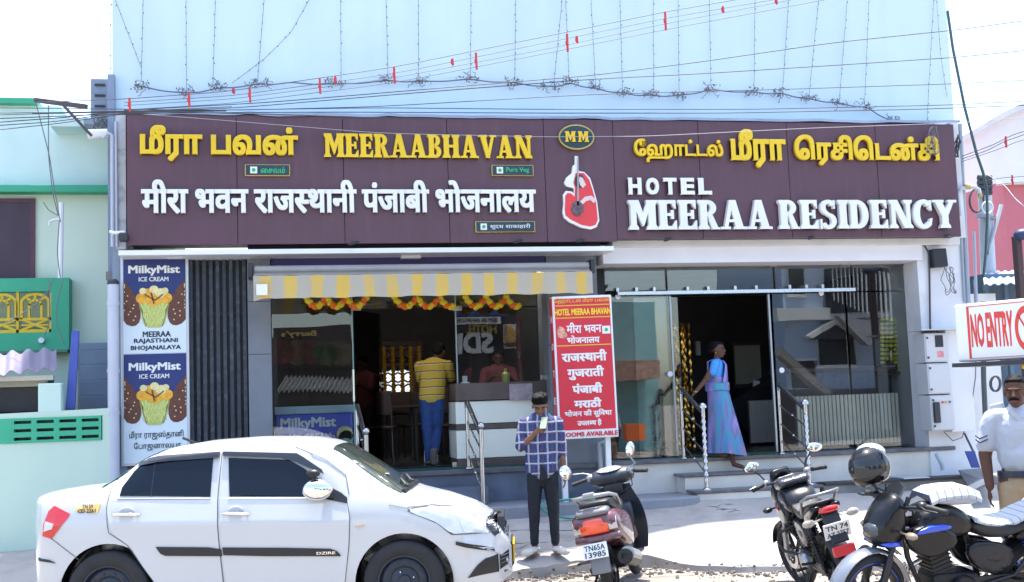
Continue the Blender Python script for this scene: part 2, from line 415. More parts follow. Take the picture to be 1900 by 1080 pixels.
for (a, c, s_) in [(1330, 940, .05), (1345, 946, .06), (1352, 936, .04), (1360, 948, .05), (1245, 960, .02), (1180, 985, .02), (1290, 1000, .025), (1060, 1000, .02), (1400, 985, .02)]:
    q = PZ(a, c, .3)
    for _ in range(8): q = PZ(a, c, _gz0(q.x, q.y)*.5+q.z*.5)
    for k in range(3):
        x, y = q.x+rnd.uniform(-.05, .05), q.y+rnd.uniform(-.05, .05); an = rnd.uniform(0, 3); u = Vector((math.cos(an), math.sin(an), 0))*s_; v_ = Vector((-u.y, u.x, 0))*.25; z = Vector((x, y, gz(x, y)+.02)); lt.quad(z-u-v_, z+u-v_*.3, z+u*.8+v_, z-u*.7+v_)
tag(lt.build('chalk_and_scraps', mat('chalk_white', (.6, .6, .6), .9, var=0)), kind='stuff')
# rubble along the edge
st = MB()
for i in range(2600):
    x = rnd.uniform(-1.5, 8.5); e = edgeY(x); d = rnd.gauss(0, .13) if rnd.random() < .75 else -abs(rnd.gauss(0, .5))
    y = e-.10+d
    if y > e+.16: continue
    s = rnd.choice([.006, .008, .010, .014, .02, .03])*rnd.uniform(.7, 1.2)
    z = .055 if y > e else .0
    rot = Matrix.Rotation(rnd.uniform(0, 6), 3, Vector((rnd.random(), rnd.random(), rnd.random()+.01)).normalized())
    st.ell((x, y, z+s*.25), (s, s*rnd.uniform(.6, 1), s*.55), 5, 4, rot)
tag(st.build('rubble', mat('rubble_stone', (.17, .15, .13), .95, var=.35, vs=8)), kind='stuff')

# ================================================================ HOTEL BUILDING
YG, YC, YS, YW = 14.30, 13.95, 13.62, 14.22
hx0 = P(209, 170, YW).x; hx1 = P(1763, 120, YW).x
hotel = thing('hotel_building', 'pale blue rendered hotel front rising behind the long maroon sign', 'hotel', (2, 14.3, 0))
b = MB()
# upper block: front wall and unseen roof edge, shaped to cast the forecourt shadow line
zb = P(950, 215, YW).z-.25
sil = [(hx0, zb), (hx1, zb), (hx1, 9.6), (5.2, 10.6), (1.3, 17.9), (hx0, 17.9)]
b.prism(sil, YW, YW+9)
b.build('upper_wall', CYAN, hotel)
# side walls, columns and interior shell
FZ = .96
xa, xb_, xm = P(205, 600, YC).x, P(1772, 600, YC).x, P(1112, 600, YG).x
b = MB(); b.box(xa+.02, xa+.17, YC+.02, 22, 0, zb-.01); b.build('side_wall', BLUEGREY, hotel)
b = MB(); b.box(P(460, 600, YC).x, P(503, 600, YC).x, YC, YC+.5, gz(0, 13.9), P(480, 470, YC).z); 
c1 = b.build('column', STONE, hotel, bevel=.004)
b = MB(); b.box(P(1019, 600, YC).x, P(1113, 600, YC).x, YC+.05, YC+.6, gz(1, 13.9), P(1100, 462, YC).z)
c2 = b.build('column', STONE, hotel, bevel=.004)
b = MB()
for (x0, x1, py) in ((460, 503, 658), (1019, 1113, 640), (460, 503, 560)):
    xx0, xx1 = P(x0, py, YC).x, P(x1, py, YC).x; z = P((x0+x1)/2, py, YC).z
    b.box(xx0-.001, xx1+.001, (YC if x0 < 900 else YC+.05)-.002, YC+.08, z, z+.008)
b.build('cladding_joint', CHARC, c1)
FLOORG = mat('green_mat', (.02, .09, .07), .9, var=.3, vs=30, bump=.6, bs=90)
# plinth of the shop and the platform of the lobby
b = MB(); xs0 = P(345, 860, YC).x; b.box(xa, xm-.02, YC-.03, 22, FZ-.06, FZ); b.build('threshold', GRAN, hotel, bevel=.008)
b = MB(); b.box(xa+.2, xm-.03, YC+.02, 21.9, .1, FZ-.062); b.build('plinth', mat('plinth_stone', (.115, .145, .205), .4, var=.35, vs=2.5, dirt=.6, dcol=(.21, .24, .29), ds=1.5), hotel)
px_r = P(1771, 830, YC).x
b = MB(); b.box(xm-.015, px_r, YC-.03, 22, FZ-.045, FZ+.004); b.build('threshold', GRAN, hotel, bevel=.008)
b = MB(); b.box(xm, px_r-.04, YC+.02, 21.9, .1, FZ-.047); b.build('plinth', MARB, hotel)
b = MB(); b.box(P(512, 866, YC).x, P(1005, 866, YG).x, YG-.22, 21.5, FZ+.001, FZ+.012); b.build('floor_mat', FLOORG, hotel)
b = MB(); b.box(P(1252, 845, YG).x, P(1440, 840, YG).x, YG-.12, 21.5, FZ+.006, FZ+.018); b.build('floor_mat', mat('turf_mat', (.02, .12, .03), .9, var=.3, vs=30, bump=.8, bs=90), hotel)
# rooms
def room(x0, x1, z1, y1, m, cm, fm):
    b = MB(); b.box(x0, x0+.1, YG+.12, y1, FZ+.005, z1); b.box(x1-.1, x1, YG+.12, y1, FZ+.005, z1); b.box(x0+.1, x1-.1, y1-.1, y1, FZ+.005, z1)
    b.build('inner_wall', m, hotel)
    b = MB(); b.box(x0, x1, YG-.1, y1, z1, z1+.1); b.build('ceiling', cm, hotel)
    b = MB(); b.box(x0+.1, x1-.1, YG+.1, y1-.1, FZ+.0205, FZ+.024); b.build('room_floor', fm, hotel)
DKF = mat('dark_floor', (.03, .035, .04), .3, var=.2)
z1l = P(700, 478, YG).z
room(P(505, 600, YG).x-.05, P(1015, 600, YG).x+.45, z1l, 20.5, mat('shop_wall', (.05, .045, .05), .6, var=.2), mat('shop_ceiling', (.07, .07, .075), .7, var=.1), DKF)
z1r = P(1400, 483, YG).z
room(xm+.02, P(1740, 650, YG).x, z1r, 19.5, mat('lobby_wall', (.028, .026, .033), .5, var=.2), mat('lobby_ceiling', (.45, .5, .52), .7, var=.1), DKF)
# grey ledge and steps
LEDGE = mat('grey_ledge', (.23, .25, .29), .7, var=.15, vs=2, bump=.2, bs=20, dirt=.4, dcol=(.33, .33, .33), ds=1.6)
x0, x1 = P(600, 930, 13.2).x, P(1300, 930, 13.3).x; b = MB()
poly = [(x0, 13.13), (x1-.25, 13.13), (x1-.1, 13.17), (x1-.02, 13.26), (x1, 13.38), (x1, 13.93), (x0, 13.93)]
b.prism(poly, .15, .565, 'xy'); tag(b.build('kerb_ledge', LEDGE, bevel=.02), kind='structure')
b = MB(); b.box(P(650, 895, 13.6).x, P(905, 895, 13.6).x, 13.58, 13.915, .568, .77); b.build('step', mat('plinth_stone', (.1, .1, .1)), hotel, bevel=.006)
def step(pxl, pxr, Y0, Y1, ztop, zbot, py):
    x0, x1 = P(pxl, py, Y0).x, P(pxr, py, Y0).x
    b = MB(); b.box(x0, x1, Y0, Y1, ztop-.035, ztop); t = b.build('step_tread', GRAN, hotel, bevel=.01)
    b = MB(); b.box(x0+.04, x1-.04, Y0+.03, Y1-.001, zbot, ztop-.037); b.build('step_riser', MARB, hotel, bevel=.004)
step(1266, 1512, 13.60, 13.94, .79, .2, 877)
step(1289, 1529, 13.28, 13.598, .615, .2, 905)
# white beam over the lobby, fascia strip under the sign, shutter boxes
b = MB(); b.pb(1118, 456, 1712, 486, YC-.06, YG+.3); b.build('lintel', mat('lintel_white', (.76, .76, .80), .55, var=.05), hotel, bevel=.01)
b = MB(); a = PB(1137, 438, 1783, 456, YC-.12); b.box(a[0], a[1], YC-.10, YG+.2, a[2], a[3]); b.build('soffit_board', WHITE, hotel, bevel=.006)
b = MB(); a = PB(220, 461, 1138, 470, YS-.03); b.box(a[0], a[1], YS-.06, YC+.3, a[2], a[3]); b.build('fascia_strip', WHITE2, hotel, bevel=.004)
b = MB(); a = PB(503, 472, 1010, 492, YC+.05); b.box(a[0], a[1], YC+.03, YC+.40, a[2]-.05, a[3]+.02); b.build('shutter_box', mat('indigo_board', (.035, .03, .13), .5, var=.1), hotel)
b = MB(); a = PB(460, 470, 1110, 476, YC+.1); b.box(a[0], a[1], YC+.0, YC+.5, a[3]-.01, a[3]+.1); b.build('soffit', CHARC, hotel)
for px, py, w_ in ((762, 477, .24), (838, 467, .33), (325, 477, .18)):
    c = P(px, py, YC-.1); b = MB(); b.box(c.x-w_/2, c.x+w_/2, YC-.16, YC-.05, c.z-.02, c.z+.02)
    tag(b.build('batten_light', WHITE2, bevel=.008), {762: 'short white batten light under the sign, above the awning roller', 838: 'flat white batten light under the fascia left of the white disc lamp', 325: 'small white light fitting at the top of the tall ice cream poster'}[px], 'light', 'light fittings under the sign')
c = P(1057, 467, YC-.1); b = MB(); b.lathe([(.0, 0), (.075, 0), (.09, .02), (.09, .05), (0, .05)], (c.x, YC-.1, c.z-.02)); tag(b.build('disc_light', WHITE2, smooth=True), 'round white disc lamp under the sign, right of the awning', 'light', 'light fittings under the sign')
# left strip: white conduit side with hooks, pilaster
b = MB(); a = PB(201, 140, 214, 512, YW-.05); b.box(a[0], a[1], YW-.10, YW+.4, a[2], a[3]); b.build('pilaster', BLUEGREY, hotel)
b = MB(); a = PB(201, 505, 225, 520, YW-.1); b.box(a[0]-.02, a[1], YW-.16, YW+.3, a[2], a[3]); b.build('pilaster_cap', mat('cap_stone', (.2, .2, .22), .8), hotel)
b = MB(); a = PB(215, 208, 234, 462, YC-.1); b.box(a[0], a[1], YC-.12, YC+.2, a[2], a[3]); b.build('edge_panel', mat('weathered_white', (.58, .6, .63), .75, var=.12, dirt=.8, dcol=(.2, .2, .2), ds=4), hotel)
b = MB(); a = PB(1775, 225, 1789, 440, YC-.1); b.box(a[0], a[1], YC-.05, YC+.2, a[2], a[3]); b.build('edge_panel', WHITE, hotel)
# right pillar
xp0, xp1 = P(1712, 640, YC).x, P(1800, 640, YC).x
b = MB(); b.box(xp0, xp1, YC-.0, YC+.9, .3, P(1750, 440, YC).z); b.build('pillar', mat('pillar_white', (.72, .74, .78), .7, var=.06, dirt=.35, dcol=(.5, .5, .5), ds=1.5, bump=.2, bs=12), hotel)
for i, (x, y, Yp) in enumerate([(870, 868, 14.0), (1310, 850, 14.0)]): pass
# flashing/tarpaulin wrinkled along the sign top
TARP = mat('blue_tarpaulin', (.30, .42, .66), .45, var=.2, vs=3)
b = MB(); n = 60; rows = []
for i in range(n+1):
    px = 232+(1775-232)*i/n; top = 209+(px-232)*.0118+3*noise.noise((i*.31, 0, 0)); c = P(px, top, YS+.05)
    dz = .018*noise.noise((i*.5, 5, 0)); rows.append([(c.x, YS-.02, c.z-.03+dz), (c.x, YS-.035, c.z+.0+dz), (c.x, YS+.2, c.z+.05+dz), (c.x, YW-.01, c.z+.10)])
b.loft(rows, cap=False, ringclosed=False)
tag(b.build('tarpaulin', TARP, smooth=60), 'wrinkled pale blue sheet laid along the top edge of the maroon sign', 'tarpaulin')

# ---------------------------------------------------------------- the long maroon sign
MAROON = mat('maroon_panel', (.100, .043, .064), .38, var=.10, vs=1.2, streak=.30, dcol=(.145, .078, .10), ds=5)
def signtop(px): return 211+(px-235)*.0127
def signbot(px): return 458-(px-238)*.0117
seams = [235, 440, 638, 832, 1012, 1141, 1300, 1465, 1630, 1777]
ZT = P(1000, signtop(1000), YS).z; ZB = P(1000, signbot(1000), YS).z
sign = thing('hotel_sign', 'long maroon hotel signboard with yellow and white raised lettering across the facade', 'signboard', (P(1000, 300, YS).x, YS, ZB))
for i, (a, c) in enumerate(zip(seams, seams[1:])):
    x0, x1 = P(a, 340, YS).x, P(c, 340, YS).x
    b = MB(); b.box(x0+.003, x1-.003, YS+.002*(i % 2), YS+.05, ZB+(.0 if i < 5 else .03), ZT); b.build('sign_panel', MAROON, sign, bevel=.003)
b = MB(); b.box(P(236, 340, YS).x+.01, P(1776, 340, YS).x-.01, YS+.052, YW-.01, ZB+.04, ZT-.02); b.build('sign_box', CHARC, sign)
YEL = mat('yellow_letter', (.80, .55, .015), .4, var=.06); WHT = mat('white_letter', (.78, .80, .80), .35, var=.05)
NAVY = mat('navy_plate', (.012, .035, .06), .25, var=.25, vs=4); GOLD = mat('gold_rim', (.5, .36, .1), .3, .8, var=.1)
GRN = mat('green_print', (.02, .40, .13), .5, var=0)
def bx(x0, y0, x1, y1, Y=YS-.0): return pxbox(x0, y0, x1, y1, Y)
sd = .05
raised(cl('மீரா பவன்'), YEL, sign, *bx(262, 234, 552, 299, YS-.015), depth=sd, bold=.030, bevel=.018, boldy=.016)
slabword('MEERAABHAVAN', YEL, sign, *[v for v in (lambda t: (t[0], t[1], t[2]))(bx(602, 249, 987, 293, YS-.012))], depth=sd)
raised(['मी', 'रा', ' ', 'भ', 'व', 'न', ' ', 'रा', 'ज', '~स', 'था', 'नी', ' ', 'पं', 'जा', 'बी', ' ', 'भो', 'ज', 'ना', 'ल', 'य'], WHT, sign, *bx(264, 335, 993, 397, YS-.015), depth=sd, bold=.026, bevel=.014, boldy=.012)
raised(cl('ேஹாட்டல்'), YEL, sign, *bx(1177, 259, 1340, 301, YS-.015), depth=sd, bold=.024, bevel=.014)
raised(cl('மீரா'), YEL, sign, *bx(1357, 242, 1456, 311, YS-.015), depth=sd, bold=.030, bevel=.018)
raised(cl('ெரசிெடன்சி'), YEL, sign, *bx(1475, 252, 1740, 307, YS-.015), depth=sd, bold=.030, bevel=.018)
# HOTEL in wide sans
lay = layout(list('HOTEL'), extr=.06, bevel=.015)
A, B, C = bx(1166, 332, 1328, 361, YS-.015); wd = (B-A)/5
for i, ch in enumerate('HOTEL'):
    o0 = A+wd*i; fr = .66
    for x in place_text([lay[i]], o0, o0+wd*fr, o0+(C-A), sd, .045, .03): x.build('letter', WHT, sign, recalc=False)
slabword('MEERAA RESIDENCY', WHT, sign, *bx(1166, 373, 1772, 428, YS-.012), depth=.07)
# small plates: vegetarian marks
def plate(x0, y0, x1, y1, toks, m, bold=.012, fx=.30, label=None):
    A, B, C = bx(x0, y0, x1, y1, YS-.03); b = MB()
    b.box(A.x-.012, B.x+.012, YS-.028, YS-.002, A.z-.012, C.z+.012); fr = b.build('plate_rim', GOLD, sign, bevel=.012)
    b = MB(); b.box(A.x, B.x, YS-.034, YS-.0285, A.z, C.z); b.build('plate', NAVY, fr, bevel=.002)
    h = C.z-A.z; wq = h*.66; b = MB(); b.box(A.x+.05, A.x+.05+wq, YS-.039, YS-.0345, A.z+h*.17, A.z+h*.83); b.build('veg_square', WHT, fr)
    b = MB(); b.lathe([(0, 0), (wq*.27, 0), (wq*.27, .003), (0, .003)], (A.x+.05+wq/2, YS-.0425, A.z+h*.5), 'y', 14); b.build('veg_dot', GRN, fr)
    x = A.x+.09+wq; paint_text(toks, m, fr, Vector((x, YS-.036, A.z+h*.22)), Vector((B.x-.05, YS-.036, A.z+h*.22)), Vector((x, YS-.036, A.z+h*.80)), .003, bold)
GRNL = mat('green_letter', (.03, .55, .2), .4, var=0)
plate(456, 306, 537, 325, cl('ைசவம்'), GRNL)
plate(914, 307, 989, 325, ['Pure Veg'], GRNL)
plate(884, 412, 992, 430, ['शु', 'द', 'ध', ' ', 'शा', 'का', 'हा', 'री'], WHT, .008)
# MM oval
c = P(1069, 255, YS-.03); rx, rz = (P(1102, 255, YS).x-P(1036, 255, YS).x)/2, .155
def oval(rx, rz, y0, y1, c=c): return [(c.x+rx*math.cos(2*PI*i/36), c.z+rz*math.sin(2*PI*i/36)) for i in range(36)], y0, y1
b = MB(); b.prism(*oval(rx, rz, YS-.05, YS-.002)); ov = b.build('oval_rim', GOLD, sign)
b = MB(); b.prism(*oval(rx-.018, rz-.018, YS-.056, YS-.0505)); b.build('oval_plate', NAVY, ov)
slabword('M', YEL, ov, Vector((c.x-.145, YS-.057, c.z-.065)), Vector((c.x-.015, YS-.057, c.z-.065)), Vector((c.x-.145, YS-.057, c.z+.065)), depth=.02)
slabword('M', YEL, ov, Vector((c.x+.015, YS-.057, c.z-.065)), Vector((c.x+.145, YS-.057, c.z-.065)), Vector((c.x+.015, YS-.057, c.z+.065)), depth=.02)
# emblem: woman in a red veil holding a long-necked lute (cut-out panel)
def pp(l, Y): return [(P(a, b, Y).x, P(a, b, Y).z) for a, b in l]
Ye = YS-.02
REDE = mat('emblem_red', (.72, .05, .06), .45, var=.1); SKN = mat('emblem_skin', (.72, .62, .58), .5, var=.05); INK = mat('emblem_ink', (.05, .04, .06), .6, var=.2)
em = MB()
out = [(1066, 290), (1072, 291), (1073, 318), (1083, 320), (1094, 331), (1100, 350), (1107, 375), (1111, 410), (1106, 422), (1096, 426), (1078, 423), (1056, 413), (1046, 405), (1043, 395), (1045, 378), (1044, 362), (1049, 355), (1060, 356), (1064, 360), (1064, 350), (1050, 346), (1046, 340), (1050, 330), (1060, 322), (1062, 308), (1066, 306)]
em.prism(pp(out, Ye), YS-.045, YS-.001); e0 = em.build('emblem', WHT, sign, recalc=True)
def epatch(l, m, k, nm):
    b = MB(); b.prism(pp(l, Ye), YS-.047-.003*k, YS-.0455-.003*(k-1)); b.build(nm, m, e0)
epatch([(1067, 322), (1082, 322), (1092, 334), (1098, 352), (1105, 378), (1108, 408), (1104, 418), (1094, 421), (1078, 418), (1058, 408), (1048, 400), (1047, 388), (1048, 364), (1052, 359), (1059, 360), (1065, 366), (1066, 350), (1063, 340)], REDE, 1, 'veil')
epatch([(1068, 326), (1078, 325), (1083, 332), (1082, 342), (1078, 349), (1071, 351), (1066, 344), (1065, 334)], INK, 2, 'hair')
epatch([(1074, 329), (1080, 331), (1083, 338), (1086, 344), (1080, 350), (1075, 344), (1073, 336)], SKN, 3, 'face')
epatch([(1078, 372), (1084, 366), (1096, 364), (1104, 371), (1101, 378), (1094, 372), (1086, 374), (1080, 380), (1071, 383), (1070, 379)], SKN, 3, 'hand')
epatch([(1070, 292), (1072, 292), (1073, 382), (1069, 382)], mat('lute_neck', (.35, .33, .35), .5), 4, 'lute_neck')
epatch([(1070+12*math.cos(i*PI/9)*.95, 388+14*math.sin(i*PI/9)) for i in range(18)], mat('lute_body', (.13, .10, .12), .6, var=.7, vs=60), 4, 'lute_body')
# floodlight brackets under the sign
for px in (655, 960, 1075, 1237, 1503, 1755):
    c = P(px, signbot(px)-1, YS-.03); b = MB(); b.bar((c.x-.04, YS-.10, c.z-.015), (c.x+.05, YS-.0, c.z+.02), .05, .025); b.build('bracket', CHARC, sign)
# ================================================================ SHOP FRONTS
def glasspane(px0, py0, px1, py1, Y, parent=None, th=.008, name='glass_pane'):
    b = MB(); a = PB(px0, py0, px1, py1, Y); b.box(a[0], a[1], Y, Y+th, a[2], a[3]); return b.build(name, GLS, parent, bevel=0)
# --- tall poster box
FR = mat('aluminium_frame', (.55, .58, .62), .4, .6, var=.05)
DBLUE = mat('poster_navy', (.012, .030, .16), .45, var=.05); PWHITE = mat('poster_white', (.68, .78, .84), .5, var=.04)
px0, px1, py0, py1 = 229, 346, 479, 858
YP = YC-.02
A0 = P(px0, py0, YP); A1 = P(px1, py1, YP); X0, X1 = (P(px0, 650, YP).x, P(px1, 650, YP).x); Z1, Z0 = P(288, py0, YP).z, P(288, py1, YP).z
poster = thing('ice_cream_poster', 'tall narrow ice cream poster panel beside the black folding gate', 'poster', ((X0+X1)/2, YP, Z0))
b = MB(); b.box(X0-.03, X1+.03, YP+.003, YP+.12, Z0-.03, Z1+.03); b.build('frame', FR, poster, bevel=.006)
H = Z1-Z0; W = X1-X0
def zz(py): return P(288, py, YP).z
for k in range(2):
    ya, yb, yc = ((479, 575, 656), (656, 752, 858))[k]
    b = MB(); b.box(X0, X1, YP-.004, YP+.0025, zz(yc)+(.006 if k == 0 else 0), zz(ya)); sh = b.build('printed_sheet', PWHITE, poster, bevel=0)
    # navy upper field with curved lower edge
    pts = [(X0+.002, zz(ya)-.003), (X0+.002, zz(yb)+.02)]+[(X0+W*t, zz(yb)-.04*math.sin(PI*t)+.02*t) for t in (.15, .3, .45, .6, .75, .9)]+[(X1-.002, zz(yb)+.05), (X1-.002, zz(ya)-.003)]
    b = MB(); b.prism(pts, YP-.0055, YP-.0042); b.build('navy_field', DBLUE, sh)
    def tx(s, x0, y0, x1, y1, m, bold=.02, d=0): paint_text(s, m, sh, Vector((X0+W*x0, YP-.0075-d, zz(y1))), Vector((X0+W*x1, YP-.0075-d, zz(y1))), Vector((X0+W*x0, YP-.0075-d, zz(y0))), .0015, bold)
    dy = 0 if k == 0 else 180
    tx('MilkyMist', .09, 493+dy, .90, 511+dy, WHT, .035); tx('ICE CREAM', .25, 514+dy, .72, 522+dy, WHT, .02)
    # cone and chocolate bars as printed flat shapes
    cx = X0+W*.49; z_c = zz(575+dy)+.035
    CONE = mat('cone_print', (.50, .55, .14), .6, var=.2, vs=30); CHOC = mat('choc_print', (.13, .04, .025), .5, var=.3, vs=30); MANGO = mat('mango_print', (.85, .42, .03), .5, var=.3, vs=25); CREAM = mat('cream_print', (.80, .72, .35), .5, var=.2, vs=30)
    def ovl(cx, cz, rx, rz, rot, y, m, nm, n=20):
        b = MB(); c_, s_ = math.cos(rot), math.sin(rot)
        b.prism([(max(X0+.004, min(X1-.004, cx+rx*math.cos(t)*c_-rz*math.sin(t)*s_)), cz+rx*math.cos(t)*s_+rz*math.sin(t)*c_) for t in [2*PI*i/n for i in range(n)]], y-.0012, y); return b.build(nm, m, sh)
    for s in (-1, 1):
        ovl(cx+s*.33, z_c+.06, .145, .30, s*-.45, YP-.0065, CHOC, 'chocolate_bar')
        b = MB()
        for q in range(16):
            a_ = q*2.4; r_ = .035+.045*math.sqrt(q/16)*2
            ux, uz = r_*math.cos(a_)*.8, r_*math.sin(a_)*2.1
            xx = cx+s*.33+ux*math.cos(.45)+s*uz*math.sin(.45); b.box(min(X1-.02, max(X0+.01, xx)), min(X1-.01, max(X0+.02, xx+.014)), YP-.0088, YP-.008, z_c+.06+uz*.85, z_c+.074+uz*.85)
        b.build('nut_pieces', CREAM, sh)['kind'] = 'stuff'
    b = MB(); b.prism([(cx-.17, z_c+.06), (cx+.17, z_c+.06), (cx+.12, z_c-.18), (cx+.07, z_c-.235), (cx-.07, z_c-.235), (cx-.12, z_c-.18)], YP-.0096, YP-.0085); b.build('wafer_cone', CONE, sh)
    b = MB()
    for q in range(-6, 9):
        for s in (-1, 1):
            xA, zA, xB, zB = cx-.15+q*.05, z_c+.05, cx-.15+q*.05+s*.13, z_c-.22
            xA = max(cx-.16, min(cx+.16, xA)); xB = max(cx-.09, min(cx+.09, xB)); b.bar((xA, YP-.0102, zA), (xB, YP-.0102, zB), .006, .001, up=(0, 1, 0))
    b.build('cone_lattice', mat('lattice_print', (.72, .78, .30), .6, var=0), sh)
    for q, (ux, uz, r_) in enumerate([(-.13, .12, .07), (0, .10, .085), (.13, .12, .07), (-.07, .19, .06), (.07, .19, .06), (.0, .24, .05), (-.12, .22, .04), (.12, .22, .04)]):
        ovl(cx+ux, z_c+uz*.82, r_, r_*.9, 0, YP-.0105-.0013*q, MANGO if q < 4 else CREAM, 'mango_scoop', 12)
    b = MB(); b.bar((cx-.1, YP-.0225, z_c+.14), (cx+.02, YP-.0225, z_c+.07), .012, .001, up=(0, 1, 0)); b.bar((cx-.03, YP-.0225, z_c+.16), (cx-.0, YP-.0225, z_c+.03), .014, .001, up=(0, 1, 0)); b.bar((cx+.1, YP-.0225, z_c+.14), (cx+.02, YP-.0225, z_c+.08), .012, .001, up=(0, 1, 0)); b.build('syrup', CHOC, sh)
    if k == 0:
        tx('MEERAA', .31, 615, .75, 625, NAVY, .03); tx('RAJASTHANI', .17, 628, .86, 638, NAVY, .03); tx('BHOJANALAYA', .12, 641, .91, 651, NAVY, .03)
    else:
        tx(cl('மீரா ராஜஸ்தானி'), .09, 799, .94, 816, NAVY, .012); tx(cl('ேபாஜனாலயா'), .16, 820, .9, 836, NAVY, .012)
# --- black folding gate
gate = thing('folding_gate', 'closed black folding steel gate between the poster and grey column', 'gate', (P(403, 650, YC+.05).x, YC+.1, FZ))
xg0, xg1 = P(349, 650, YC+.08).x, P(461, 650, YC+.02).x; n = 9; zt = P(400, 478, YC).z
for i in range(n):
    x = xg0+(xg1-xg0)*(i+.5)/n; w2 = (xg1-xg0)/n*.30
    b = MB(); b.box(x-w2, x+w2, YC+.06+(.02 if i % 2 else 0), YC+.10+(.02 if i % 2 else 0), FZ+.01, zt); b.build('slat', mat('gate_steel', (.025, .035, .055), .45, var=.3, vs=6, dirt=.5, dcol=(.12, .14, .17), ds=6), gate, bevel=.006)
b = MB(); b.box(xg0, xg1, YC+.16, YC+.19, FZ+.01, zt); b.build('backing_sheet', BLACK, gate)
for z in (FZ+.06, FZ+1.0, FZ+1.9, zt-.05):
    b = MB(); b.box(xg0, xg1, YC+.125, YC+.15, z-.02, z+.02); b.build('rail', CHARC, gate)
# --- shop glazing
front = thing('shop_glazing', 'frameless glass shopfront with open doorway under the yellow awning', 'shopfront', (P(760, 860, YG).x, YG, FZ))
DT = 572
glasspane(505, 500, 655, 866, YG, front); glasspane(848, 572, 1018, 708, YG, front)
glasspane(657, 500, 1018, 570, YG, front, name='transom_pane')
# open door leaf swung inwards at the left jamb
a = P(660, 700, YG); b = MB(); z0, z1 = FZ+.03, P(700, 574, YG).z
b.T = Matrix.Translation((a.x, YG+.02, 0)) @ Matrix.Rotation(R(62), 4, 'Z'); b.box(0, .85, 0, .01, z0, z1); dl = b.build('door_leaf', GLS, front)
b = MB(); b.tube([(P(655, 690, YG).x, YG-.06, P(655, 686, YG).z), (P(655, 690, YG).x, YG-.06, P(655, 745, YG).z)], .014); 
for py in (692, 738): b.tube([(P(655, 690, YG).x, YG-.06, P(655, py, YG).z), (P(655, 690, YG).x, YG+.01, P(655, py, YG).z)], .009)
b.build('door_handle', STEEL, front, smooth=True)
a = P(849, 700, YG); b = MB(); b.T = Matrix.Translation((a.x, YG+.02, 0)) @ Matrix.Rotation(R(68), 4, 'Z'); b.box(0, .82, 0, .01, z0, z1); b.build('door_leaf', GLS, front)
for px, py in ((660, 572), (848, 572), (660, 862), (848, 862), (1012, 700)):
    b = MB(); c = P(px, py, YG); b.box(c.x-.06, c.x+.06, YG-.012, YG+.02, c.z-.03, c.z+.03); b.build('patch_fitting', STEEL, front, bevel=.003)
b = MB(); c = P(506, 700, YG); b.box(c.x-.03, c.x, YG-.02, YG+.03, FZ, z1l); c = P(1018, 700, YG); b.box(c.x, c.x+.03, YG-.02, YG+.03, FZ, z1l); b.build('side_channel', CHARC, front)
b = MB()
for px in (656, 849):
    c = P(px, 700, YG); b.box(c.x-.006, c.x+.006, YG-.004, YG+.02, FZ+.01, z1l)
b.build('glass_edge', mat('glass_edge', (.25, .42, .40), .3, var=0), front)

# --- awning
AWN = bpy.data.materials.new('awning_cloth'); AWN.use_nodes = True
def awning_mat():
    n = AWN.node_tree.nodes; L = AWN.node_tree.links; bs = n['Principled BSDF']; bs.inputs['Roughness'].default_value = .8
    tc = n.new('ShaderNodeTexCoord'); sp = n.new('ShaderNodeSeparateXYZ'); L.new(tc.outputs['Object'], sp.inputs[0])
    nz = n.new('ShaderNodeTexNoise'); nz.inputs['Scale'].default_value = 2.2; L.new(tc.outputs['Object'], nz.inputs[0])
    ad = n.new('ShaderNodeMath'); ad.operation = 'MULTIPLY_ADD'; ad.inputs[1].default_value = .13; L.new(nz.outputs[0], ad.inputs[0]); L.new(sp.outputs[0], ad.inputs[2])
    m1 = n.new('ShaderNodeMath'); m1.operation = 'MULTIPLY'; m1.inputs[1].default_value = 3.6; L.new(ad.outputs[0], m1.inputs[0])
    fr = n.new('ShaderNodeMath'); fr.operation = 'FRACT'; L.new(m1.outputs[0], fr.inputs[0])
    cr = n.new('ShaderNodeValToRGB'); e = cr.color_ramp.elements; Yc = (.90, .62, .14, 1); Wc = (.62, .57, .47, 1)
    e[0].position = 0; e[0].color = Wc; e[1].position = .47; e[1].color = Wc
    for p, c in ((.56, Yc), (.92, Yc), (1.0, Wc)): q = e.new(p); q.color = c
    L.new(fr.outputs[0], cr.inputs[0])
    t = n.new('ShaderNodeTexNoise'); t.inputs['Scale'].default_value = 1.7; t.inputs['Detail'].default_value = 8; L.new(tc.outputs['Object'], t.inputs[0])
    c2 = n.new('ShaderNodeValToRGB'); c2.color_ramp.elements[0].position = .40; c2.color_ramp.elements[1].position = .72; c2.color_ramp.elements[1].color = (.6, .6, .6, 1); L.new(t.outputs[0], c2.inputs[0])
    mx = n.new('ShaderNodeMix'); mx.data_type = 'RGBA'; mx.inputs[7].default_value = (.62, .56, .42, 1); L.new(c2.outputs[0], mx.inputs[0]); L.new(cr.outputs[0], mx.inputs[6]); L.new(mx.outputs[2], bs.inputs['Base Color'])
    tr = n.new('ShaderNodeBsdfTranslucent'); L.new(mx.outputs[2], tr.inputs[0]); ms = n.new('ShaderNodeMixShader'); ms.inputs[0].default_value = .35
    L.new(bs.outputs[0], ms.inputs[1]); L.new(tr.outputs[0], ms.inputs[2]); L.new(ms.outputs[0], n['Material Output'].inputs[0])
awning_mat()
YA = 13.25
aw = thing('awning', 'yellow and cream striped cloth awning with marigolds strung below it', 'awning', (P(780, 500, YC).x, YC-.1, P(780, 500, YC).z))
zr = P(780, 497, YC-.25).z; xr0, xr1 = P(472, 497, YC-.25).x, P(1092, 497, YC-.25).x
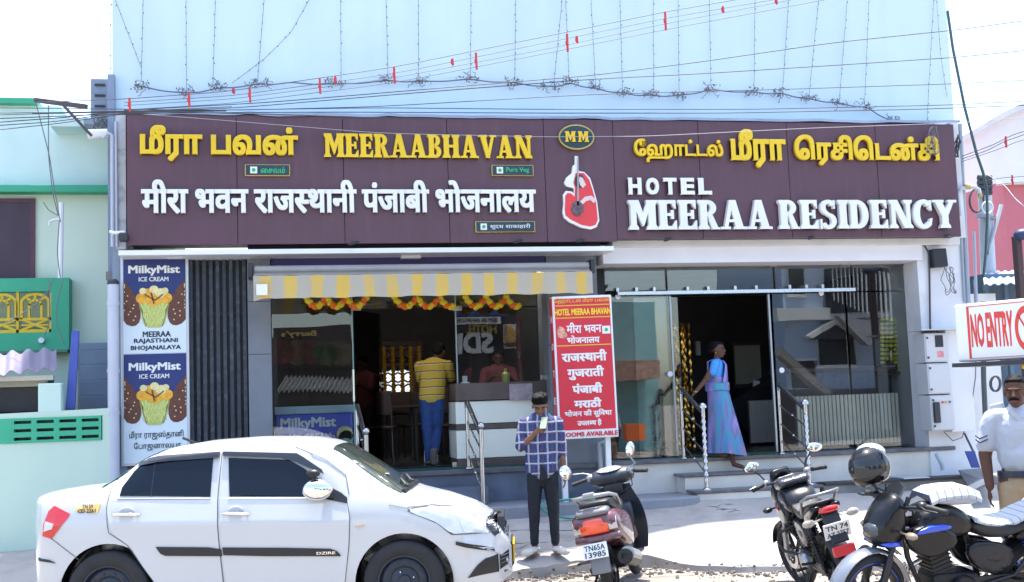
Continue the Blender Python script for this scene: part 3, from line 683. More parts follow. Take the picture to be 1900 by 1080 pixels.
b = MB(); b.tube([(xr0, YC-.25, zr), (xr1, YC-.25, zr)], .045, 12); b.build('roller', mat('roller_grey', (.45, .42, .40), .5, var=.1), aw, smooth=True)
for x in (xr0-.05, xr1+.03):
    b = MB(); b.box(x-.02, x+.03, YC-.33, YC, zr-.09, zr+.07); b.build('bracket', CHARC, aw, bevel=.005)
n = 110; rows = []; crow = []
for i in range(n+1):
    t = i/n; px = 470+(1099-470)*t
    x = P(px, 520, YA).x; zf = P(780, 508, YA).z; zb = P(780, 549, YA).z
    w1 = .012*noise.noise((t*22, 1, 0)); w2 = .03*noise.noise((t*14, 2, 0)); sag = .02*abs(math.sin(t*PI*7+.6))-.015
    if t < .045: sag -= .05*(1-t/.045)
    xr = xr0+(xr1-xr0)*t
    row = [(x, YA-.006, zf-.002)]
    crow.append([(xr+(x-xr)*k/5, YC-.27+(YA-YC+.27)*k/5, zr-.03+(zf-zr+.03)*k/5-.012*math.sin(PI*k/5)+w1*k/5) for k in range(6)])
    for k in range(1, 6): row.append((x, YA-.01-w2*k/5, zf+(zb-zf)*k/5+sag*k/5*.6+w1))
    rows.append(row)
b = MB(); b.loft(rows, cap=False, ringclosed=False); o = b.build('valance', AWN, aw, smooth=70)
b = MB(); b.loft(crow, cap=False, ringclosed=False); b.build('canopy_cloth', mat('canopy_grey', (.30, .27, .24), .85, var=.2, dirt=.4, dcol=(.4, .34, .2)), aw, smooth=70)
b = MB(); b.tube([(P(470, 515, YA).x, YA+.05, P(780, 509, YA).z-.008), (P(1099, 515, YA).x, YA+.05, P(780, 509, YA).z-.008)], .014, 8); b.build('front_bar', CHARC, aw, smooth=True)
b = MB(); x = P(486, 540, YA).x; z = P(486, 540, YA).z; b.box(x-.06, x+.06, YA-.05, YA-.046, z-.05, z+.07); b.build('white_patch', WHITE2, aw)
# marigold garlands
ORG = mat('marigold_orange', (.75, .16, .01), .8, var=.3, vs=60, bump=.8, bs=120); YLW = mat('marigold_yellow', (.72, .55, .02), .8, var=.3, vs=60, bump=.8, bs=120)
flr = MB().ell((0, 0, 0), (.036, .036, .028), 9, 6)
YM = YC-.02
segs = [(568, 553, 680, 30), (732, 553, 840, 26), (864, 553, 962, 24)]
for gi, (xa_, ya_, xb2, nn) in enumerate(segs):
    gt = thing('marigold_garland', ['orange and yellow marigold garland hanging below the left part of the awning', 'marigold garland hanging below the middle of the awning', 'marigold garland hanging below the right part of the awning'][gi], 'garland', P((xa_+xb2)/2, 553, YM), group='marigold garlands under the awning')
    protos = {}
    nn2 = int(nn*1.15)
    for i in range(nn2):
        t = i/(nn2-1); nd = 3 if gi == 0 else 2.6; ph = t*nd % 1
        px = xa_+(xb2-xa_)*t; py = 551+17*math.sin(PI*ph)+(2 if i % 2 else 0); c = P(px, py, YM)
        kind = 'o' if (int(t*nd*4) % 2) else 'y'
        if kind not in protos:
            b = MB(); b.ell(c, (.042, .042, .036), 9, 6); o = b.build('flower', ORG if kind == 'o' else YLW, gt, smooth=80); o.location = (0, 0, 0); protos[kind] = (o, c.copy())
        else:
            o, c0 = protos[kind]; inst(o, 'flower', gt, c-c0)
# --- counter with cream panels
ct = thing('service_counter', 'shop counter with cream front panels and dark wood top', 'counter', (P(930, 865, 15).x, 15.2, FZ))
cx0, cx1 = P(846, 780, 14.25).x, P(1016, 780, 14.25).x; Yk = YG-.05
BRN = mat('counter_wood', (.10, .075, .07), .45, var=.3, vs=3); CRM = mat('cream_laminate', (.78, .82, .74), .35, var=.04)
def kz(py): return P(930, py, Yk).z
for (a, c, m, yo, nm) in ((709, 741, BRN, -.04, 'counter_top'), (743, 784, CRM, 0, 'panel'), (785, 795, BRN, -.006, 'band'), (796, 848, CRM, 0, 'panel'), (849, 870, BRN, -.01, 'base')):
    b = MB(); b.box(cx0, cx1, Yk+yo, Yk+.6, kz(c), kz(a)); b.build(nm, m, ct, bevel=.004)
b = MB(); b.box(cx0+.0, cx0+.12, Yk-.012, Yk+.02, kz(741)-.001, kz(741)-.05) if False else None
a = PB(945, 712, 988, 742, Yk-.05); b = MB(); b.box(a[0], a[1], Yk-.06, Yk-.052, a[2], a[3]); tag(b.build('paper_notice', mat('notice', (.35, .3, .33), .6, var=.3, vs=14)), 'small printed notice stuck on the dark counter top', 'notice')
# things on the counter
c = P(862, 708, Yk+.1); b = MB(); b.box(c.x-.03, c.x+.03, Yk+.06, Yk+.09, kz(709)+.001, kz(709)+.09); b.box(c.x-.05, c.x+.05, Yk+.03, Yk+.12, kz(709)+.0005, kz(709)+.012); tag(b.build('card_machine', WHITE2, bevel=.006), 'small white card machine on the left end of the counter', 'card machine')
c = P(940, 708, Yk+.1); b = MB(); b.lathe([(.05, 0), (.055, .1), (.02, .13), (.02, .17), (0, .17)], (c.x, Yk+.15, kz(709)+.001)); tag(b.build('jar', mat('jar_yellow', (.5, .5, .12), .3), smooth=True), 'small jar with yellow lid standing on the counter', 'jar')
# --- freezer
fz = thing('chest_freezer', 'blue branded ice cream chest freezer behind the left shop glass', 'freezer', (P(583, 860, 14.6).x, 14.9, FZ))
Yf = YG+.07; fx0, fx1 = P(511, 800, Yf).x, P(656, 800, Yf).x
def fzz(py): return P(583, py, Yf).z
FBL = mat('freezer_blue', (.03, .07, .60), .35, var=.05)
b = MB(); b.box(fx0, fx1, Yf, Yf+.62, FZ+.08, fzz(768)); fb = b.build('body', FBL, fz, bevel=.012)
b = MB(); b.box(fx0-.01, fx1+.01, Yf-.015, Yf+.64, fzz(768)+.001, fzz(753)); b.build('lid', mat('freezer_rim', (.35, .48, .6), .3), fz, bevel=.012)
def ftx(s, x0, y0, x1, y1, bold): paint_text(s, WHT, fb, *[Vector((v.x, Yf-.004, v.z)) for v in pxbox(x0, y0, x1, y1, Yf)], .002, bold)
ftx('MilkyMist', 521, 777, 623, 800, .035); ftx('ICE CREAM', 538, 806, 614, 820, .03)
for (ux, uz, r_, m) in ((640, 806, .1, CREAM), (652, 812, .09, mat('mint_scoop', (.35, .6, .45), .5)), (636, 822, .09, CHOC), (650, 828, .1, mat('mint_scoop', (.3, .5, .4), .5))):
    c = P(ux, uz, Yf); b = MB(); b.lathe([(0, 0), (r_, 0), (r_, .002), (0, .002)], (min(c.x, fx1-r_), Yf-.0045-.0025*(ux % 4), c.z), 'y', 16); b.build('printed_scoop', m, fb)
# --- back wall: display shelf, lattice window
YB = 20.3
lat = thing('lattice_window', 'backlit lattice window with hanging garlands at the back of the shop', 'window', P(735, 700, YB-.1))
a = PB(688, 634, 786, 738, YB-.25); b = MB(); fwd = .07
b.box(a[0], a[1], YB-.30, YB-.2, a[2], a[2]+fwd); b.box(a[0], a[1], YB-.30, YB-.2, a[3]-fwd, a[3]); b.box(a[0], a[0]+fwd, YB-.30, YB-.2, a[2]+fwd, a[3]-fwd); b.box(a[1]-fwd, a[1], YB-.30, YB-.2, a[2]+fwd, a[3]-fwd); zmid = P(735, 683, YB-.25).z; b.box(a[0]+fwd, a[1]-fwd, YB-.29, YB-.21, zmid-.03, zmid+.03)
b.build('frame', mat('dark_wood', (.03, .022, .02), .5), lat)
b = MB(); b.box(a[0]+.03, a[0]+.68, YB-.16, YB-.15, a[2]+.05, zmid-.02); b.build('bright_pane', mat('daylit_pane', (.8, .8, .8), .5, var=0, emit=(.9, .95, 1), es=.38), lat)
b = MB(); b.box(a[0]+.03, a[1]-.03, YB-.14, YB-.13, a[2]+.05, a[3]-.05); b.build('pane', mat('dim_pane', (.30, .22, .2), .5, var=.4, vs=2), lat)
b = MB(); hx = .15
for i in range(5):
    for j in range(6):
        cx_, cz_ = a[0]+.12+i*.17, a[2]+.14+j*.2
        if cx_ > a[1]-.1 or cz_ > a[3]-.1: continue
        for k in range(6): 
            t0, t1 = k*PI/3+PI/6, (k+1)*PI/3+PI/6; b.bar((cx_+.085*math.cos(t0), YB-.19, cz_+.085*math.sin(t0)), (cx_+.085*math.cos(t1), YB-.19, cz_+.085*math.sin(t1)), .03, .02, up=(0, 1, 0))
b.build('lattice', mat('lattice_dark', (.10, .05, .04), .6), lat)
for i in range(6):
    px = 697+i*16.5; b = MB(); ztop = P(735, 640, YB-.5).z
    for j in range(15): b.ell((P(px, 700, YB-.5).x, YB-.5, ztop-.05-j*.055), (.04, .04, .034), 6, 4)
    tag(b.build('hanging_garland', mat('dim_marigold', (.55, .10, .02) if i else (.7, .4, .03), .8, var=.2), smooth=80), ['leftmost yellow-orange flower string hanging before the lattice window', 'second flower string from the left before the lattice window', 'third flower string from the left before the lattice window', 'fourth flower string from the left before the lattice window', 'fifth flower string from the left, near the man in stripes', 'rightmost flower string by the striped shirt'][i], 'garland', 'flower strings before the lattice window')
# ceiling downlights
EM = mat('lamp_glow', (1, 1, 1), .5, var=0, emit=(1, .82, .6), es=7)
for i, (px, Yl) in enumerate([(548, 14.6), (640, 14.6), (700, 16.5), (800, 18.2), (880, 14.6), (960, 14.6)]):
    c = P(px, 560, Yl); b = MB(); b.lathe([(0, 0), (.06, 0), (.075, .012), (0, .02)], (c.x, Yl, z1l-.021)); tag(b.build('downlight', EM), ['ceiling downlight over the freezer', 'ceiling downlight beside the open glass door', 'downlight above the lattice window', 'downlight deep in the shop behind the man in stripes', 'ceiling downlight over the left end of the counter', 'ceiling downlight over the right end of the counter'][i], 'downlight', 'ceiling downlights in the shop')
for px, Yl, w_ in ((548, 14.7, 4), (640, 14.7, 4), (880, 14.8, 4), (960, 14.8, 4)):
    c = P(px, 560, Yl); l = bpy.data.lights.new('downlight_lamp', 'POINT'); l.energy = w_; l.color = (1, .9, .78); l.shadow_soft_size = .08; o = bpy.data.objects.new('downlight_lamp', l); COL.objects.link(o); o.location = (c.x, Yl, z1l-.08)
# ceiling fans
def fan(px, Y, lab):
    c = P(px, 590, Y); t = thing('ceiling_fan', lab, 'fan', (c.x, Y, z1l-.3), group='ceiling fans in the shop')
    b = MB(); b.tube([(c.x, Y, z1l-.01), (c.x, Y, z1l-.26)], .012, 6); b.build('rod', CHARC, t); b = MB(); b.lathe([(0, -.08), (.09, -.07), (.11, -.02), (.08, .03), (0, .05)], (c.x, Y, z1l-.30)); b.build('motor', CHARC, t, smooth=True)
    for k in range(3):
        a_ = .5+k*2*PI/3; d = Vector((math.cos(a_), math.sin(a_), 0)); b = MB(); b.bar(Vector((c.x, Y, z1l-.31))+d*.1, Vector((c.x, Y, z1l-.33))+d*.6, .12, .01); b.build('blade', CHARC, t)
fan(722, 17.0, 'ceiling fan deep in the shop above the lattice window'); fan(775, 15.6, 'ceiling fan above the man in the striped shirt')
# chairs and tables
CHB = mat('chair_brown', (.05, .03, .025), .5, var=.2)
def chair(x, y, rz, lab):
    t = thing('dining_chair', lab, 'chair', (x, y, FZ+.025), rz, 'dining chairs in the shop', local=True)
    for sx in (-1, 1):
        for sy in (-1, 1): b = MB(); b.tube([(sx*.19, sy*.19, 0), (sx*.18, sy*.18, .45 if sy < 0 else .95)], .013, 6); b.build('leg', STEEL, t, smooth=True)
    b = MB(); b.box(-.21, .21, -.21, .21, .44, .49); b.build('seat', CHB, t, bevel=.02)
    b = MB(); b.box(-.19, .19, .165, .2, .62, .95); b.build('backrest', CHB, t, bevel=.015)
for (px, Y, rz, lab) in ((705, 15.9, 2.9, 'steel-legged chair just inside the doorway on the left'), (733, 17.2, 3.3, 'steel-legged chair in the middle of the dim shop'), (822, 15.8, -.6, 'steel-legged chair to the right of the man in stripes'), (760, 17.4, 0, 'dim chair left of the man in stripes')):
    c = P(px, 800, Y); chair(c.x, Y, rz, lab)
def table(px, Y, lab):
    c = P(px, 800, Y); t = thing('dining_table', lab, 'table', (c.x, Y, FZ+.025), 0, 'dining tables in the shop', local=True)
    b = MB(); b.box(-.45, .45, -.3, .3, .72, .75); b.build('table_top', CHB, t, bevel=.006)
    for sx in (-1, 1):
        for sy in (-1, 1): b = MB(); b.box(sx*.4-.02, sx*.4+.02, sy*.25-.02, sy*.25+.02, 0, .719); b.build('leg', CHARC, t)
table(715, 16.6, 'dark dining table inside the doorway on the left'); table(770, 18.2, 'dark dining table behind the man in stripes')

# --- railings
def railing(lab, up, lo, zlo, ztop_up, ztop_lo, twisted=False):
    (ux, uY), (lx, lY) = up, lo
    U0 = Vector((P(ux, 850, uY).x, uY, FZ+.005)); L0 = Vector((P(lx, 880, lY).x, lY, zlo))
    U1 = Vector((U0.x, U0.y, ztop_up)); L1 = Vector((L0.x, L0.y, ztop_lo))
    t = thing('handrail', lab, 'railing', L0, group='steel handrails beside the steps')
    b = MB(); b.tube([U0, U1], .022, 10); b.build('post', STEEL, t, smooth=True)
    if twisted:
        r = []; pts = []
        for i in range(61):
            z = i/60; pts.append(L0+(L1-L0)*z); r.append(.026+(.006*math.sin(i*1.3) if .12 < z < .88 else 0))
        b = MB(); b.tube(pts, r, 12); b.build('post', STEEL, t, smooth=60)
        b = MB(); b.lathe([(.05, 0), (.05, .012), (.045, .035), (.02, .06), (0, .064)], L1, n=14); b.build('cap', STEEL, t, smooth=60)
    else:
        b = MB(); b.tube([L0, L1], .026, 12); b.build('post', STEEL, t, smooth=True)
        b = MB(); b.ell(L1+Vector((0, 0, .04)), .042, 14, 10); b.build('cap', STEEL, t, smooth=80)
    b = MB(); b.lathe([(.055, 0), (.055, .012), (.03, .03), (0, .03)], L0, n=14); b.build('base_flange', STEEL, t, smooth=60)
    b = MB(); b.lathe([(.045, 0), (.045, .01), (.025, .025), (0, .025)], U0, n=14); b.build('base_flange', STEEL, t, smooth=60)
    b = MB(); d = (L1-U1); b.tube([U1-Vector((0, 0, .06)), U1, U1+d*.06+Vector((0, 0, .02)), U1+d*.97-Vector((0, 0, .06))], .026, 10); b.build('top_rail', mat('rail_dark_steel', (.22, .23, .26), .3, .9, var=.05), t, smooth=True)
    hU, hL = ztop_up-U0.z, ztop_lo-L0.z
    for k in (.72, .45, .2):
        b = MB(); b.tube([U0+Vector((0, 0, hU*k)), L0+Vector((0, 0, hL*k))], .010, 6); m_ = (U0+L0)/2+Vector((0, 0, (hU+hL)/2*k)); b.ell(m_, .018, 8, 6); b.build('mid_rail', STEEL, t, smooth=70)
zu = lambda px, py, Y: P(px, py, Y).z
railing('steel handrail at the left side of the shop steps, next to the freezer', (664, 13.93), (681, 13.3), .568, zu(664, 752, 13.93), zu(681, 800, 13.3)-.04)
railing('steel handrail right of the shop doorway with a ball-topped post', (869, 13.93), (895, 13.3), .568, zu(869, 747, 13.93), zu(895, 790, 13.3)-.04)
railing('steel handrail with twisted post that the woman in the sari holds', (1269, 13.93), (1310, 13.38), .615, zu(1269, 722, 13.93), zu(1306, 752, 13.38)-.03, True)
railing('steel handrail with twisted post at the right side of the lobby steps', (1451, 13.93), (1501, 13.38), .615, zu(1451, 716, 13.93), zu(1496, 745, 13.38)-.03, True)

# --- lobby glazing
lob = thing('lobby_glazing', 'glass lobby front with open doorway behind the woman in the sari', 'shopfront', (P(1400, 840, YG).x, YG, FZ))
for (a, c) in ((1122, 1236), (1238, 1436), (1438, 1580), (1582, 1703)):
    glasspane(a, 487, c-2, 539, YG+.001, lob, name='transom_pane').data.materials[0] = GLL
for (a, c) in ((1128, 1250), (1441, 1578), (1580, 1708)):
    x0, x1 = P(a, 700, YG).x, P(c-2, 700, YG).x; b = MB(); b.box(x0, x1, YG, YG+.01, FZ+.012, P(1400, 546, YG).z); b.build('glass_pane', GLL, lob)
# open sliding leaf behind the left pane
x0, x1 = P(1180, 700, YG+.1).x, P(1262, 700, YG+.1).x; b = MB(); b.box(x0, x1, YG+.06, YG+.07, FZ+.02, P(1400, 548, YG).z); b.build('sliding_leaf', GLL, lob)
b = MB(); a = PB(1145, 539, 1586, 545, YG-.06); b.box(a[0], a[1], YG-.09, YG-.03, P(1365, 545, YG).z, P(1365, 539, YG).z); b.build('slide_rail', mat('rail_aluminium', (.62, .68, .72), .3, .7, var=.04), lob)
for (px, py) in ((1145, 536), (1180, 535), (1213, 535), (1275, 533), (1313, 533), (1363, 532), (1402, 531), (1464, 530), (1495, 530), (1525, 530)):
    c = P(px, py, YG-.05); b = MB(); b.box(c.x-.018, c.x+.018, YG-.075, YG+.0, P(1365, 539, YG).z+.002, P(1365, 531, YG).z); b.build('rail_clamp', STEEL, lob, bevel=.003)
for (px, py, w_) in ((1136, 489, .09), (1231, 488, .09), (1436, 487, .09), (1568, 486, .09), (1684, 485, .09)):
    c = P(px, py, YG-.05); b = MB(); b.box(c.x-w_/2, c.x+w_/2, YG-.02, YG+.03, c.z-.05, c.z+.0); b.build('patch_fitting', mat('bronze_patch', (.30, .25, .22), .4, .6), lob, bevel=.003)
for px in (1250, 1434):
    b = MB(); c = P(px, 700, YG); b.box(c.x-.012, c.x+.012, YG-.012, YG+.03, FZ+.01, P(1400, 546, YG).z)
    b.build('door_edge', mat('edge_alu', (.40, .44, .46), .35, .6, var=0), lob)
for (px, py) in ((1146, 551), (1523, 544), (1243, 694), (1450, 687)):
    c = P(px, py, YG); b = MB(); b.lathe([(0, 0), (.035, 0), (.035, .012), (0, .012)], (c.x, YG-.013, c.z), 'y', 16); b.build('stud', WHITE2, lob)
b = MB(); xx0 = P(1709, 650, YG-.12).x; b.box(xx0, P(1722, 650, YG-.12).x, YG-.2, YG+.1, FZ+.01, P(1700, 482, YG).z); b.build('black_jamb', BLACK, lob)
# --- lobby interior
SLAT = mat('reception_slats', (.80, .79, .70), .5, var=.05); SLATD = mat('slat_gap', (.12, .10, .09), .6)
def slatwall(name, lab, px0, py0, px1, py1, Y, n, cat, frame=False, w_=.74, m=SLAT):
    a = PB(px0, py0, px1, py1, Y); t = thing(name, lab, cat, ((a[0]+a[1])/2, Y, a[2]))
    b = MB(); b.box(a[0], a[1], Y+.03, Y+.08, a[2], a[3]); b.build('backing', SLATD, t); first = None
    for i in range(n):
        x = a[0]+(a[1]-a[0])*(i+.5)/n; w2 = (a[1]-a[0])/n*w_/2
        if first is None: b = MB(); b.box(x-w2, x+w2, Y-.0, Y+.029, a[2]+.01, a[3]-.01); first = b.build('slat', m, t); fx = x
        else: inst(first, 'slat', t, (x-fx, 0, 0))
    if frame:
        b = MB(); b.box(a[0]-.05, a[1]+.05, Y-.02, Y+.09, a[3], a[3]+.05); b.box(a[0]-.05, a[1]+.05, Y-.02, Y+.09, a[2]-.05, a[2]); b.build('frame', CHB, t)
    return t, a
t, a = slatwall('reception_desk', 'cream slatted reception desk seen through the right lobby glass', 1479, 731, 1670, 826, 14.40, 26, 'desk')
b = MB(); b.box(a[0]-.05, a[1]+.08, 14.5, 15.1, a[3]+.3, a[3]+.36); b.build('desk_top', mat('desk_dark', (.05, .03, .03), .3), t, bevel=.01)
b = MB(); b.box(a[0], a[1]+.05, 14.65, 14.7, a[3]+.001, a[3]+.299); b.build('upper_front', mat('desk_front_dark', (.04, .035, .045), .3), t)
slatwall('slatted_wall_panel', 'framed slatted panel on the dark lobby wall behind the woman', 1364, 640, 1412, 713, 18.5, 18, 'wall panel', True, m=mat('slat_dim', (.42, .38, .33), .5))
slatwall('slatted_low_wall', 'low pale slatted wall to the right inside the lobby doorway', 1392, 742, 1440, 822, 16.0, 14, 'wall panel', m=mat('slat_dim2', (.40, .38, .36), .5))
b = MB(); a = PB(1470, 685, 1700, 715, 16.2); b.box(a[0], a[1], 15.95, 16.9, a[2]-.4, a[3]-.05); tag(b.build('back_cabinet', mat('cabinet_brown', (.07, .05, .05), .4)), 'dark brown cabinet behind the slatted reception desk', 'cabinet')
b = MB(); a = PB(1291, 633, 1300, 660, 19.3); b.box(a[0], a[1], 19.28, 19.39, a[2], a[3]); tag(b.build('wall_phone', WHITE2, bevel=.02), 'small white intercom on the dark lobby wall left of the woman', 'intercom')
c = P(1403, 718, 17.9); b = MB(); b.T = Matrix.Translation((c.x, 17.9, c.z)) @ Matrix.Rotation(.15, 4, 'Y'); b.box(-.055, .055, 0, .02, -.1, .1); tag(b.build('leaflet_holder', WHITE2), 'small white leaflet propped beside the low slatted wall', 'leaflet')
b = MB(); c0 = P(1350, 775, 17.8); a = PB(1345, 700, 1440, 800, 17.8); b.prism([(a[0]+.3, a[2]), (a[1], a[2]), (a[1], a[3]), (a[0]+.1, a[3]-.35), (a[0]+.1, a[2]+.3)], 17.7, 18.3); tag(b.build('dark_sofa', mat('sofa_dark', (.012, .01, .014), .7)), 'dark sofa in the lobby behind the woman in the sari', 'sofa', )
# gold tinsel curtain left of the lobby doorway
GLD = mat('gold_tinsel', (.75, .45, .08), .25, 1, var=.4, vs=8)
gt = thing('tinsel_curtain', 'gold tinsel strips hanging just inside the lobby doorway', 'curtain', P(1268, 700, 14.9))
for i in range(7):
    px = 1255+i*4.6; x = P(px, 700, 14.9).x; zt_, zb_ = P(1268, 600, 14.9).z, FZ+.05; rows = []
    for j in range(40):
        z = zt_+(zb_-zt_)*j/39; tw = j*1.1+i*2; wv = .017
        rows.append([(x-wv*math.cos(tw), 14.9+wv*math.sin(tw)+.04*(i % 3), z), (x+wv*math.cos(tw), 14.9-wv*math.sin(tw)+.04*(i % 3), z)])
    b = MB(); b.loft(rows, cap=False, ringclosed=False); b.build('tinsel_strip', GLD, gt)
# flower-decked idol in the lobby
gi = thing('garlanded_idol', 'small brass idol hung with yellow green garlands behind the lobby glass', 'idol', P(1652, 690, 14.75))
b = MB(); c = P(1655, 690, 14.75); b.lathe([(.14, 0), (.16, .05), (.08, .12), (.11, .22), (.07, .34), (.045, .38), (.06, .45), (.03, .52), (0, .55)], c, n=14); b.build('figure', mat('brass', (.45, .35, .22), .35, .7, var=.3, vs=14), gi, smooth=60)
b = MB()
YG1 = mat('garland_yellowgreen', (.75, .78, .08), .8, var=.4, vs=40)
for k, px in enumerate((1637, 1645, 1653, 1661, 1668)):
    L_ = [12, 10, 7, 11, 13][k]
    for j in range(L_): cc = P(px, 593+j*8.0, 14.6); b.ell(cc, (.034, .034, .026), 6, 4)
b.build('garland', YG1, gi, smooth=80)
b = MB(); b.box(P(1625, 690, 14.7).x, P(1690, 690, 14.7).x, 14.55, 14.95, P(1652, 690, 14.75).z-.05, P(1652, 690, 14.75).z-.001); b.build('shelf', CHB, gi)
c = P(1690, 790, 15.0); b = MB(); b.ell((c.x, 15.0, c.z-.1), (.12, .12, .2), 9, 7); tag(b.build('plastic_bag', mat('bag_white', (.5, .55, .6), .4, var=.3, vs=9), smooth=80), 'crumpled pale plastic bag hanging at the right end of the lobby', 'bag')
b = MB(); b.tube([P(1668, 725, 15.1), P(1680, 740, 15.1), P(1700, 748, 15.1), P(1716, 749, 15.1)], .012, 6); tag(b.build('hose', mat('hose_blue', (.35, .5, .6), .4)), 'pale blue hose looped at the right end of the lobby', 'hose')

# --- standing red menu board
RED = mat('board_red', (.62, .025, .045), .45, var=.05); 
MX = P(1085, 680, 13.3); YM2 = 13.25
mb_ = thing('menu_board', 'tall red lightbox signboard reading HOTEL MEERAA BHAVAN with white Hindi lines', 'signboard', (P(1090, 800, YM2).x, YM2, .5))
tilt = Matrix.Translation((P(1086, 680, YM2).x, YM2, P(1086, 680, YM2).z)) @ Matrix.Rotation(R(-.6), 4, 'Y') @ Matrix.Rotation(R(-4), 4, 'Z')
w2 = (P(1140, 680, YM2).x-P(1031, 680, YM2).x)/2; h2 = (P(1086, 546, YM2).z-P(1086, 811, YM2).z)/2
def mt(v): return tilt @ Vector(v)
b = MB(); b.T = tilt; b.box(-w2, w2, 0, .20, -h2, h2); b.build('box', WHITE2, mb_, bevel=.01)
b = MB(); b.T = tilt; b.box(-w2+.025, w2-.025, -.006, -.001, -h2+.10, h2-.03); face = b.build('red_face', RED, mb_)
b = MB(); b.T = tilt; b.box(-w2-.006, -w2-.001, .01, .19, -h2+.02, h2-.02); b.build('red_side', RED, mb_)
def mtx(s, u0, v0, u1, v1, m, bold=.02, boldy=None):
    f = lambda u, v: mt((-w2+2*w2*u, -.0065, h2-2*h2*v)); paint_text(s, m, face, f(u0, v1), f(u1, v1), f(u0, v0), .002, bold, boldy=boldy)
GLDP = mat('gold_print', (.72, .45, .04), .5, var=0)
mtx(cl('ேஹாட்டல் மீரா பவன்'), .03, .018, .97, .055, GLDP, .02)
mtx('HOTEL MEERAA BHAVAN', .03, .092, .97, .135, mat('yellow_print', (.85, .65, .02), .5, var=0), .035)
mtx(['मी', 'रा', ' ', 'भ', 'व', 'न'], .22, .19, .80, .262, WHT, .03); mtx(['भो', 'ज', 'ना', 'ल', 'य'], .22, .28, .76, .335, WHT, .03)
mtx(['रा', 'ज', '~स', 'था', 'नी'], .12, .385, .86, .462, WHT, .04); mtx(['गु', 'ज', 'रा', 'ती'], .20, .497, .80, .59, WHT, .04)
mtx(['पं', 'जा', 'बी'], .27, .615, .76, .685, WHT, .045); mtx(['म', 'रा', 'ठी'], .29, .72, .73, .785, WHT, .045)
mtx(['भो', 'ज', 'न', ' ', 'की', ' ', 'सु', 'िव', 'धा'], .12, .80, .90, .856, WHT, .03); mtx(['उ', 'प', 'ल', '~ब', 'ध', ' ', 'है'], .32, .868, .72, .915, WHT, .035)
mtx('ROOMS AVAILABLE', .06, .955, .985, .985, RED, .04, .02)
b = MB(); b.T = tilt
for v in (.068, .155, .35): b.box(-w2+.03, w2-.03, -.009, -.0065, h2-2*h2*v-.006, h2-2*h2*v+.006)
b.build('yellow_rule', GLDP, face)
b = MB(); b.T = tilt; b.box(w2-.13, w2-.035, -.009, -.0065, h2-2*h2*.275, h2-2*h2*.22); b.build('veg_square', WHT, face)
b = MB(); b.T = tilt; b.lathe([(0, 0), (.02, 0), (.02, .002), (0, .002)], (w2-.082, -.0115, h2-2*h2*.247), 'y', 12); b.build('veg_dot', GRN, face)
b = MB(); b.T = tilt; b.prism([(-w2+.05, h2-2*h2*.29), (-w2+.04, h2-2*h2*.24), (-w2+.07, h2-2*h2*.21), (-w2+.12, h2-2*h2*.225), (-w2+.16, h2-2*h2*.28), (-w2+.12, h2-2*h2*.30)], -.009, -.0065); b.build('small_emblem', mat('emblem_print', (.7, .35, .25), .5, var=.6, vs=40), face)
for k, (ch, v) in enumerate((('O', .33), ('T', .52), ('E', .71), ('H', .14))):
    f = lambda u, vv: mt((-w2-.0065, .03+.11*(1-u), h2-2*h2*vv)); paint_text(ch, WHT, mb_, f(0, v+.045), f(1, v+.045), f(0, v), .002, .04)
zb0 = gz(1.6, 13.2)
for x in (-w2+.06, w2-.11):
    p0 = mt((x, .1, -h2)); b = MB(); b.box(p0.x-.03, p0.x+.03, YM2+.07, YM2+.13, .566, p0.z-.001); b.build('post', WHITE2, mb_, bevel=.003)
# pipes behind the board's foot
PVC = mat('grey_pvc', (.42, .47, .52), .4, var=.05); GHOSE = mat('green_hose', (.03, .28, .22), .45, var=.1)
c = P(1114, 860, 13.85); b = MB(); b.tube([(c.x, 13.85, .57), (c.x, 13.85, P(1114, 828, 13.85).z)], .028, 10); b.tube([(c.x, 13.85, P(1114, 828, 13.85).z-.02), (c.x, 13.85, P(1114, 824, 13.85).z), (c.x+.06, 13.85, P(1114, 822, 13.85).z)], .032, 10); tag(b.build('drain_pipe', PVC, smooth=60), 'short grey pipe on the plinth behind the menu board post', 'pipe')
b = MB(); b.tube([P(1126, 850, 13.8), P(1126, 830, 13.8), P(1122, 824, 13.8), P(1117, 826, 13.8)], .02, 8); tag(b.build('tap_hose', GHOSE, smooth=60), 'short green hose hooked over the grey pipe by the board', 'hose')
b = MB(); pts = [(1180, 925), (1120, 928), (1062, 926), (1030, 930), (1010, 934), (1003, 941), (1012, 950), (1030, 958), (1060, 962), (1100, 962)]
b.tube([P(x, y, 13.08 if y < 936 else 12.95) for x, y in pts], .013, 8); tag(b.build('garden_hose', GHOSE, smooth=60), 'green garden hose looping along the ledge behind the young man', 'hose')
